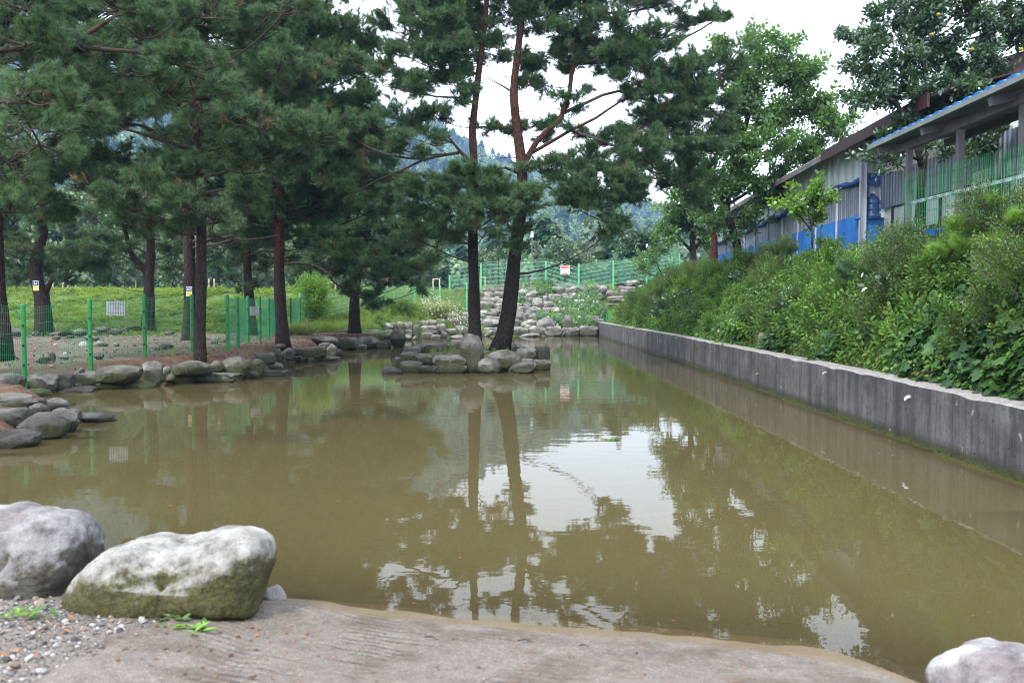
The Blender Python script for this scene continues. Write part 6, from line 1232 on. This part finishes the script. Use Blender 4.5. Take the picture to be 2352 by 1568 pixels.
# thin bare leaning sapling over the wall end
broad('thin_sapling', 'thin sapling with drooping leaves above the wall end', 42, [(1540,705),(1533,665),(1520,630),(1508,605),(1512,580)], [(1490,610,20,8),(1475,620,14,7),(1515,575,14,5),(1500,598,14,6),(1545,635,24,9,.5),(1480,585,12,4)], BG, P_GREEN, dens=9, r0=.045, seed=88, scale=1.2, spray=.3)
# grass and weeds
def gscatter(name, n, x0, x1, y0, y1, protos, s0, s1, label, mask=None, tilt=.25, lift=0, grow=0):
    x, y, z = rnd_surface(n, x0, x1, y0, y1, mask); k = len(x); s = rng.uniform(s0, s1, k)*(1+grow*(y-y0))
    return tag(scatter(name, np.stack([x, y, z+lift], 1), np.stack([rng.normal(0, tilt, k), rng.normal(0, tilt, k), rng.uniform(0, 6.28, k)], 1), s, protos), label, kind='stuff')
yfoot = lambda x: np.interp(x, [-60, -12, -8, -5, -2.5, 5, 9], [29, 31, 37, 43, 45.8, 47.4, 47.4])
gscatter('ground_cover', 24000, -34, 5, 28, 60, P_COVER, .6, 1.25, 'low leafy ground cover on the grassy bank', lambda x, y: (y > yfoot(x)+.2) & (vnoise(x, y, 1.6, 41) > -.35) & ((x < -3.2) | (y > 58)), grow=.01)
gscatter('meadow_grass', 6000, -40, 12, 42, 85, P_GRASS, .7, 1.3, 'sunlit meadow grass on top of the bank', lambda x, y: (y > yfoot(x)+8) & (sdf(x, y, POND) > 1))
gscatter('slope_grass', 3200, -9, -1.5, 33, 56, P_GRASS, 1.0, 2.2, 'grass and weeds on the slope behind the headland', lambda x, y: (y > yfoot(x)-4) & (sdf(x, y, POND) > .8))
gscatter('terrace_weeds', 500, -2.5, 7.5, 55, 60, P_TALL, .7, 1.3, 'pale tall grass along the top of the terrace', None)
gscatter('yard_grass', 900, -22, -7.4, 26, 33, P_GRASS, .4, .9, 'thin grass at the edge of the dirt yard', lambda x, y: (y > yfoot(x)-2.2) & (sdf(x, y, POND) > 1))
gscatter('island_grass', 160, -2.9, .6, 19.8, 23, P_GRASS, .45, .9, 'grass tufts on the island', lambda x, y: (sdf(x, y, ISLE) < -.5))
gscatter('bank_tufts', 240, -9.5, -5, 14.5, 30, P_GRASS, .25, .55, 'sparse grass tufts along the fence foot', lambda x, y: (sdf(x, y, POND) > .9))
# creeper over the terrace stones
n = 1500; x = rng.uniform(.2, 5.6, n); y = rng.uniform(47.2, 57.5, n); k = vnoise(x, y, 1.2, 47) > .0; k &= ~((x < 1.6) & (rng.random(n) < .6)); x, y = x[k], y[k]
tag(scatter('terrace_creeper', np.stack([x, y, .29*(y-47.2)+rng.uniform(.15, .55, len(x))], 1), dir_euler(np.stack([rng.normal(0, .4, len(x)), -np.ones(len(x)), rng.uniform(.2, 1.4, len(x))], 1), rng.normal(0, .3, len(x))), rng.uniform(1.6, 2.6, len(x)), P_VINE+P_IVY[:1]), 'green creeper trailing over the terrace stones', kind='stuff')
def weed(name, label, crop, box, n, protos, s, cat='plant', z=.4, tilt=.3, Dd=None):
    (u0, v0), (u1, v1) = crop(box[0], box[2]), crop(box[1], box[3]); uc = (u0+u1)/2; D = Dd or hit(uc, v1, 20, 62); c = at(uc, v1, D); base = Vector((c[0], c[1], gz(c[0], c[1]))); root = empty(name, base, label, cat); w_ = (u1-u0)/FPX*D; h_ = (v1-v0)/FPX*D
    rs = np.random.default_rng(int(box[0])); P = np.stack([rs.uniform(-.5, .5, n)*w_, rs.uniform(-.4, .4, n)*w_*.6, rs.uniform(0, .7, n)*h_*(protos is not P_TALL and protos is not P_GRASS)], 1)
    rot = dir_euler(rs.normal(0, .5, (n, 3))+[0, 0, .9]) if protos not in (P_TALL, P_GRASS) else np.stack([rs.normal(0, tilt, n), rs.normal(0, tilt, n), rs.uniform(0, 6.28, n)], 1)
    mb = MB(); r = random.Random(1)
    for k in range(14): e = Vector((r.uniform(-.5, .5)*w_, r.uniform(-.2, .2)*w_, h_*r.uniform(.5, 1))); mb.tube(bezier((r.uniform(-.3, .3)*w_, 0, 0), e, (0, 0, 0), 4), [.015, .012, .008, .004], 4)
    mb.build('stems', M['twig'], root)['kind'] = 'stuff'; scatter('leaves', P, rot, rs.uniform(.8, 1.2, n)*s, protos, root)['kind'] = 'stuff'
weed('bamboo_clump', 'dark stemmed clump of bamboo like shrub behind the fence corner', C4, (2020, 2190, 400, 700), 260, P_BAMB, 1.2, 'bamboo', Dd=38)
weed('tall_weeds', 'tall weeds with white flower heads above the terrace left end', C5, (620, 830, 560, 640), 90, P_TALL, 1.8, Dd=46.5)
weed('tall_weeds', 'bushy green weeds left of the white flowered ones', C5, (380, 620, 590, 655), 130, P_SHRUB, 1.8, Dd=44.5)
weed('grass_clump', 'pale grass clump beside the red trunk pine at the fence', C4, (1940, 2100, 690, 745), 90, P_TALL, .9, 'grass', Dd=31)
# white flower heads
x, y, z = rnd_surface(380, -5.2, -2.2, 45, 48.5); tag(scatter('white_flowers', np.stack([x, y, z+rng.uniform(.4, 1.1, len(x))], 1), np.zeros((len(x), 3)), rng.uniform(.03, .06, len(x)), [bpy.data.objects.new('flower_head', boulder_mesh('flower_head', 3, 1, 2.2, .2))]), 'tiny white flower heads above the terrace', kind='stuff'); bpy.data.objects['flower_head'].data.materials.append(M['flower'])
# low plants by the foreground boulders
def rosette(u, v, z, n, ll, label, mat, seed, h=.06):
    c = gp(u, v, z); c = gp(u, v, gz(c[0], c[1])+.02); c[2] = gz(c[0], c[1])+.012; root = empty('weed', c, label, 'weed'); r = random.Random(seed)
    for k in range(n):
        a = r.uniform(0, 6.283); pts, fs = leafpoly('oval', ll*r.uniform(.6, 1.2), ll*.38, r); mb = MB(); off = Vector((r.uniform(-1, 1)*ll*1.2, r.uniform(-.8, .4)*ll, 0)); x_ = Vector((math.cos(a), math.sin(a), r.uniform(.1, .9))).normalized(); y_ = Vector((0, 0, 1)).cross(x_).normalized(); z_ = x_.cross(y_)
        mb.v = [tuple(off+x_*p.x+y_*p.y+z_*p.z+Vector((0, 0, .006))) for p in pts]; mb.f = fs; mb.build('leaf', mat, root)
rosette(430, 1445, .1, 16, .07, 'broad leaved green weed at the foot of the long boulder', M['leaf_lime'], 1); rosette(405, 1425, .1, 14, .06, 'small leafy weed behind the broad one by the long boulder', M['leaf_green'], 2)
rosette(40, 1418, .1, 14, .06, 'low weed in front of the purplish boulder', M['leaf_lime'], 3); rosette(110, 1420, .1, 10, .04, 'tiny weed between the two boulders', M['leaf_green'], 4); rosette(618, 1395, .03, 6, .07, 'green sprout at the tip of the long boulder by the water', M['leaf_green'], 5)
# fallen leaves and twigs on the near shore
def fl(n, x0, x1, y0, y1, s0, s1, nm, label, mask=None):
    V, F = leafpoly('oval', 1, .6, None); V2 = [Vector((p.x-.5, p.y, p.z*.6+.05)) for p in V]
    pr = bpy.data.objects.get('litter_leaf_p') or proto('litter_leaf_p', V2, F, [M['litter']]); x = rng.uniform(x0, x1, n); y = rng.uniform(y0, y1, n)
    if mask is not None: k = mask(x, y); x, y = x[k], y[k]
    tag(scatter(nm, np.stack([x, y, height(x, y)+.022], 1), np.stack([rng.normal(0, .3, len(x)), rng.normal(0, .3, len(x)), rng.uniform(0, 6.28, len(x))], 1), rng.uniform(s0, s1, len(x)), [pr]), label, kind='stuff')
fl(110, -2.3, -.9, 2.9, 3.65, .012, .034, 'fallen_leaves', 'brown fallen leaves on the gravel'); fl(150, -1.2, 1.3, 2.7, 3.65, .004, .015, 'leaf_litter', 'tiny leaf scraps on the ramp')
x = rng.uniform(-1.3, 1.3, 260); y = rng.uniform(2.8, 3.75, 260); mb = MB()
for i in range(260):
    a = rng.uniform(-.5, .5) if i % 3 else rng.uniform(0, 3.1); l = rng.uniform(.02, .06); z = gz(x[i], y[i])+.024 if i < 90 else None
    if z is None: continue
    mb.tube([(x[i], y[i], z), (x[i]+math.cos(a)*l, y[i]+math.sin(a)*l, z+.002)], .0011, 3, False)
o = mb.build('pine_needle_litter', M['litter']); tag(o, 'orange dropped pine needles on the ramp', kind='stuff')
for (u0, v0, u1, v1, r_, lab) in ((975, 1468, 1008, 1478, .003, 'short dark forked twig on the ramp near the waterline'), (1188, 1470, 1225, 1473, .0025, 'thin bent twig at the ramp waterline'), (1330, 1482, 1352, 1485, .003, 'short black twig on the ramp to the right')):
    a = gp(u0, v0, .06); b = gp(u1, v1, .06); a[2] = gz(a[0], a[1])+.03; b[2] = gz(b[0], b[1])+.03; mb = MB(); c = (a+b)/2+np.array([0, .01, .004]); mb.tube([a, c, b], [r_, r_*.9, r_*.5], 5); tag(mb.build('twig', M['black'], None, origin=Vector(a)), lab, 'twig')
# leaves floating on the pond
for u, v, lab in ((1403, 1010, 'dark leaf clump floating in the bright sky reflection'),):
    c = gp(u, v, .0); root = empty('floating_leaves', (c[0], c[1], .004), lab, 'leaves'); r = random.Random(3)
    for k in range(7): mb = MB(); mb.tube([(r.uniform(-.12, .12), r.uniform(-.05, .05), 0), (r.uniform(-.12, .12), r.uniform(-.05, .05), .01)], .008, 5); mb.build('leaf', M['leaf_green'], root)

n_ = 240; x = rng.uniform(-7, 4.4, n_); y = 3.6+35*rng.random(n_)**1.3; k = (sdf(x, y, POND) < -.1) & (sdf(x, y, ISLE) > .2); x, y = x[k], y[k]
tag(scatter('floating_specks', np.stack([x, y, np.full(len(x), .003)], 1), np.stack([np.zeros(len(x)), np.zeros(len(x)), rng.uniform(0, 6.28, len(x))], 1), rng.uniform(.008, .028, len(x))*(1+y/25), [bpy.data.objects['litter_leaf_p'] if 'litter_leaf_p' in bpy.data.objects else P_GRASS[0]]), 'small leaves and specks floating on the pond', kind='stuff')

# two thin overhead wires seen through the left trees
wr = MB(); a = at(-200, 425, 44); b = at(420, 437, 44)
wr.tube([a, (a+b)/2-np.array([0, 0, .15]), b], .012, 4); tag(wr.build('overhead_wire', M['black']), 'upper thin black wire strung through the left trees', 'wire')
wr = MB(); a = at(-200, 440, 44.5); b = at(300, 446, 44.5); wr.tube([a, (a+b)/2-np.array([0, 0, .12]), b], .012, 4); tag(wr.build('overhead_wire', M['black']), 'lower thin black wire strung through the left trees', 'wire')
# ================================================================ long shed on the bank
def shx(y): return 8.6+(y-20)*.0376
sh = empty('long_shed', (8.6, 20, 3.0), 'long low shed with pale sheeting, blue tarpaulin and tin roof', 'shed'); O = Vector(sh.location)
def quad_panel(name, mat, pts, parent, th=.03, origin=O):
    """thin slab from 4 corners, thickness towards -normal"""
    p = [Vector(q)-origin for q in pts]; n = (p[1]-p[0]).cross(p[3]-p[0]).normalized()*th; mb = MB(); mb.v = [tuple(q) for q in p]+[tuple(q+n) for q in p]
    mb.f = [(0, 1, 2, 3), (7, 6, 5, 4), (0, 4, 5, 1), (1, 5, 6, 2), (2, 6, 7, 3), (3, 7, 4, 0)]; return mb.build(name, mat, parent)
def zray(u, v, D): return at(u, v, D)[2]
ys = [20+i*1.65 for i in range(11)]
EZ = lambda y: np.interp(y, [16, 20, 36.5], [5.58, 5.62, 5.5]); 
for i in range(10):
    y0, y1 = ys[i]+.012, ys[i+1]-.012; x0, x1 = shx(y0), shx(y1)
    b0 = np.interp(y0, [20, 36.5], [4.75, 4.45]); b1 = np.interp(y1, [20, 36.5], [4.75, 4.45])
    w0 = np.interp(y0, [20, 36.5], [3.86, 3.95]); w1 = np.interp(y1, [20, 36.5], [3.86, 3.95])
    quad_panel('sheet_panel', M['sheet'], [(x0, y0, b0), (x1, y1, b1), (x1, y1, EZ(y1)+.05), (x0, y0, EZ(y0)+.05)], sh)
    quad_panel('vinyl_panel', M['vinyl'], [(x0+.03, y0, w0), (x1+.03, y1, w1), (x1+.03, y1, b1-.005), (x0+.03, y0, b0-.005)], sh)
    tb = (.75 if i < 5 else .55); quad_panel('tarpaulin_panel', M['blue_tarp'], [(x0-.015, y0, w0-tb), (x1-.015, y1, w1-tb), (x1-.015, y1, w1-.005), (x0-.015, y0, w0-.005)], sh)
    quad_panel('skirt_panel', M['vinyl2'], [(x0+.01, y0, 2.6), (x1+.01, y1, 2.6), (x1+.01, y1, w1-tb-.005), (x0+.01, y0, w0-tb-.005)], sh)
    mb = MB(); mb.beam(Vector((shx(ys[i]), ys[i], 2.6))-O-Vector((.02, 0, 0)), Vector((shx(ys[i]), ys[i], 5.5))-O-Vector((.02, 0, 0)), .05, .05); mb.build('stud', M['vinyl2'], sh)
    # rolled dark netting valance
    pts = [Vector((shx(y)-.06, y, np.interp(y, [20, 36.5], [4.72, 4.42])+.05*math.sin(y*3)))-O for y in np.linspace(ys[i], ys[i+1], 8)]; mb = MB(); mb.tube(pts, [.06+.015*math.sin(k*2+i) for k in range(8)], 8); mb.build('rolled_netting', M['navy_tarp'], sh, smooth=True)
# gable end facing the camera
gx1 = 12.2
quad_panel('gable_sheet', M['vinyl2'], [(8.66, 20, 4.75), (8.66, 20, 5.62), (gx1, 20, 6.6), (gx1, 20, 4.75)], sh)
quad_panel('gable_tarpaulin', M['blue_tarp'], [(8.66, 19.98, 3.1), (8.66, 19.98, 3.72), (gx1, 19.98, 3.72), (gx1, 19.98, 3.1)], sh)
quad_panel('gable_skirt', M['vinyl2'], [(8.66, 20.0, 2.4), (8.66, 20.0, 3.09), (gx1, 20.0, 3.09), (gx1, 20.0, 2.4)], sh)
quad_panel('window_head', M['navy_tarp'], [(8.64, 19.96, 4.55), (8.64, 19.96, 4.85), (gx1, 19.96, 4.85), (gx1, 19.96, 4.6)], sh)
quad_panel('back_wall', M['cream'], [(14, 20.2, 2.5), (14.6, 36, 2.5), (14.6, 36, 5.3), (14, 20.2, 5.3)], sh)
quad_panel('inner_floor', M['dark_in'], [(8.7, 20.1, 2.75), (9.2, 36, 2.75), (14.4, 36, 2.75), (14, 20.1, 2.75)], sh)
quad_panel('far_gable', M['vinyl'], [(9.25, 36.5, 2.6), (14.5, 36.5, 2.6), (14.5, 36.5, 5.4), (9.25, 36.5, 5.4)], sh)
mb = MB(); mb.beam(Vector((8.58, 19.92, 2.5))-O, Vector((8.58, 19.92, 5.6))-O, .13, .13); mb.build('corner_post', M['vinyl2'], sh)
for xx in (10.2, 11.3): mb = MB(); mb.beam(Vector((xx, 26, 2.7))-O, Vector((xx, 26, 5.4))-O, .12, .12); mb.build('inner_post', M['grey_steel'], sh)
mb = MB(); mb.beam(Vector((8.9, 26, 5.0))-O, Vector((14, 26, 5.2))-O, .15, .2); mb.build('inner_beam', M['grey_steel'], sh)
mb = MB(); mb.box(Vector((9.0, 20.3, 4.4))-O, (.28, .2, .4)); mb.build('meter_box', M['vinyl2'], sh)
quad_panel('window_ledge', M['navy_tarp'], [(8.5, 19.9, 3.73), (gx1, 19.9, 3.73), (gx1, 20.25, 3.73), (8.5, 20.25, 3.73)], sh)
# roof: eave sheet in corrugated strips, maroon flashing, ridge behind
def corr(y0, y1, eave=8.15, ez=5.62, ridge=12.6, rz=6.8, mat='tin', lab='roof_sheet'):
    mb = MB(); n = max(2, int((y1-y0)/.09)); a = []; 
    for i in range(n+1):
        y = y0+(y1-y0)*i/n; w_ = .02*math.cos(i*math.pi); sx = (y-20)*.0376; zz = float(EZ(y)); mb.v += [(eave+sx-O.x, y-O.y, zz+w_-O.z), (ridge+sx-O.x, y-O.y, rz+w_-O.z), (eave+sx-O.x, y-O.y, zz+w_-.035-O.z), (ridge+sx-O.x, y-O.y, rz+w_-.035-O.z)]
    for i in range(n): b = i*4; mb.f += [(b, b+4, b+5, b+1), (b+2, b+3, b+7, b+6), (b, b+2, b+6, b+4), (b+1, b+5, b+7, b+3)]
    mb.f += [(0, 1, 3, 2), (n*4, n*4+2, n*4+3, n*4+1)]
    return mb.build(lab, M[mat], sh)
for k in range(8): corr(21.5+k*1.97, 21.5+(k+1)*1.97-.01)
corr(15.6, 21.49, mat='flash', lab='maroon_roof')
mb = MB(); mb.beam(Vector((8.1+(15.6-20)*.0376, 15.6, EZ(15.6)-.08))-O, Vector((8.1+(21.5-20)*.0376, 21.5, EZ(21.5)-.08))-O, .05, .26); mb.build('maroon_flashing', M['flash'], sh)
mb = MB(); mb.beam(Vector((8.14+.06, 21.5, EZ(21.5)-.1))-O, Vector((8.14+.64, 37.4, EZ(37.4)-.1))-O, .04, .13); mb.build('eave_board', M['tin'], sh)
mb = MB(); mb.v = [tuple(Vector(p)-O) for p in ((9.0, 13.2, 5.6), (12.5, 13.2, 5.6), (12.5, 20, 5.6), (9.0, 20, 5.6), (10.0, 14.2, 6.35), (10.0, 19, 6.9))]; mb.f = [(0, 1, 4), (1, 2, 5, 4), (2, 3, 5), (3, 0, 4, 5), (0, 3, 2, 1)]; mb.build('hip_roof', M['flash'], sh)
# house front behind the canopy
sf = empty('cabin_front', (9.1, 12, 2.7), 'cream cabin wall with windows behind the green mesh panels', 'cabin'); O2 = Vector(sf.location)
quad_panel('wall', M['cream'], [(9.1, 8, 2.5), (9.1, 20-.1, 2.5), (9.1, 19.9, 5.55), (9.1, 8, 5.55)], sf, .08, O2)
quad_panel('tarpaulin', M['blue_tarp'], [(9.02, 8, 2.5), (9.02, 19.9, 2.5), (9.02, 19.9, 3.25), (9.02, 8, 3.25)], sf, .02, O2)
quad_panel('vinyl_curtain', M['vinyl'], [(8.98, 14.3, 3.95), (8.98, 19.85, 3.95), (8.98, 19.85, 4.75), (8.98, 14.3, 4.75)], sf, .02, O2)
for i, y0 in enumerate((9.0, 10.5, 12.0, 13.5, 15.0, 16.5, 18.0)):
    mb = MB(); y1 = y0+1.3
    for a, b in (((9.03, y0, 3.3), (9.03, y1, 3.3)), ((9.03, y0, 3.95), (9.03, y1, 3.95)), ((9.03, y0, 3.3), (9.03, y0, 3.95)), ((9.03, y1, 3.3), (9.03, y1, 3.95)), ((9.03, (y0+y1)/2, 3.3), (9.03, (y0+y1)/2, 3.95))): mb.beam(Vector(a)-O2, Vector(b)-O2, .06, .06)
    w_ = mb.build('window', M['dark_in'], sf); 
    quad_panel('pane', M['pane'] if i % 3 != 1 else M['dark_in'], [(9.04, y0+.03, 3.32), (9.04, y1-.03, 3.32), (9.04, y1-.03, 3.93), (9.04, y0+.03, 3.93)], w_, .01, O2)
mb = MB(); mb.box(Vector((8.9, 11.2, 3.85))-O2, (.2, .5, .2)); tag(mb.build('orange_box', M['orange'], None, origin=None), 'orange box glimpsed behind the mesh panels', 'box').location = O2
# canopy with blue corrugated edge
cn = empty('canopy', (6.5, 11.5, 2.7), 'lean-to canopy with blue corrugated sheet edge on grey steel posts', 'canopy'); O3 = Vector(cn.location)
def cx_(y): return 6.32+(y-10)*.005
ce = lambda y: np.interp(y, [7, 10, 14.4], [4.46, 4.44, 4.42])
tiles = np.arange(7.6, 14.31, .265)
for i, y in enumerate(tiles):
    mb = MB(); y1 = y+.215; x = cx_(y); z = float(ce(y)); dx, dz = 2.6, .62
    for k in range(5):
        t = k/4; yy = y+(y1-y)*t; h_ = .03*math.sin(t*math.pi); mb.v += [tuple(Vector((x, yy, z+h_))-O3), tuple(Vector((x+dx, yy, z+dz+h_))-O3), tuple(Vector((x, yy, z+h_-.03))-O3), tuple(Vector((x+dx, yy, z+dz+h_-.012))-O3)]
    for k in range(4): b = k*4; mb.f += [(b, b+4, b+5, b+1), (b+2, b+3, b+7, b+6), (b, b+2, b+6, b+4)]
    mb.f += [(0, 1, 3, 2), (16, 18, 19, 17)]
    mb.build('roof_tile', M['blue_roof'], cn)
quad_panel('under_sheet', M['canopy_under'], [(6.3, 7.5, 4.37), (6.3, 14.45, 4.35), (8.95, 14.45, 4.98), (8.95, 7.5, 5.0)], cn, .03, O3)
mb = MB(); mb.beam(Vector((6.29, 7.5, 4.385))-O3, Vector((6.3, 14.45, 4.36))-O3, .02, .075); mb.build('edge_board', M['canopy_under'], cn)
for yb in (9.0, 10.9, 12.7, 14.2): mb = MB(); mb.beam(Vector((6.36, yb, 4.27))-O3, Vector((8.9, yb, 4.88))-O3, .07, .12); mb.build('rafter', M['grey_steel'], cn)
mb = MB(); mb.beam(Vector((6.78, 7.5, 4.3))-O3, Vector((6.72, 14.3, 4.28))-O3, .1, .14); mb.build('front_beam', M['grey_steel'], cn)
mb = MB(); mb.beam(Vector((7.6, 7.5, 4.42))-O3, Vector((7.6, 14.3, 4.42))-O3, .08, .12); mb.build('rear_beam', M['grey_steel'], cn)
for (u, X_, wd) in ((2088, 6.72, .08), (2204, 6.76, .09), (2349, 6.78, .09)):
    d = ray(u, 400); D = X_/d[0]*d[1]; mb = MB(); mb.beam(Vector((X_, D, 2.4))-O3, Vector((X_, D, 4.24))-O3, wd, wd); mb.build('post', M['grey_steel'], cn)
# green mesh panels hung on the canopy posts
mp_ = empty('mesh_screen', (6.62, 11, 2.8), 'green wire mesh panels hung slanting between the canopy posts', 'mesh screen'); O4 = Vector(mp_.location)
for i, (ya, yb, za, zb) in enumerate(((9.85, 12.25, 2.62, 2.72), (12.15, 13.75, 2.72, 2.78))):
    mb = MB(); wire_panel(mb, Vector((6.64-i*.03, ya, 0))-Vector((O4.x, O4.y, 0)), Vector((6.62-i*.03, yb, 0))-Vector((O4.x, O4.y, 0)), za-O4.z, zb-O4.z, 1.0, int((yb-ya)/.05), [.0, .13, .15, .32, .34, .5, .52, .68, .7, .86, .88, .99], .0055, wave=.02)
    mb.build('mesh_panel', M['green'], mp_)
mb = MB(); wire_panel(mb, Vector((6.7, 9.9, 0))-Vector((O4.x, O4.y, 0)), Vector((6.72, 11.9, 0))-Vector((O4.x, O4.y, 0)), 2.75-O4.z, 2.7-O4.z, .78, 36, [.0, .2, .4, .6, .78], .005, wave=.05); mb.build('mesh_panel', M['wire_far'], mp_)
mb = MB(); mb.beam(Vector((6.75, 9.9, 3.25))-O4, Vector((6.72, 13.7, 3.3))-O4, .04, .05); mb.build('rail', M['vinyl2'], mp_)
# water bottle on the window ledge
c = at(2006, 478, 20.05); jb = empty('water_bottle', (c[0], 20.1, 3.76), 'big translucent blue water bottle on the shed window ledge', 'bottle')
mb = MB(); prof = [(.02, 0), (.19, .0), (.2, .04), (.2, .14), (.185, .16), (.2, .18), (.2, .3), (.185, .32), (.2, .34), (.2, .44), (.17, .5), (.06, .54), (.05, .6)]
mb.tube([(0, 0, z) for r_, z in prof], [r_ for r_, z in prof], 20); mb.build('body', M['jug'], jb, smooth=True); mb = MB(); mb.tube([(0, 0, .6), (0, 0, .64)], .055, 14); mb.build('cap', M['white'], jb)
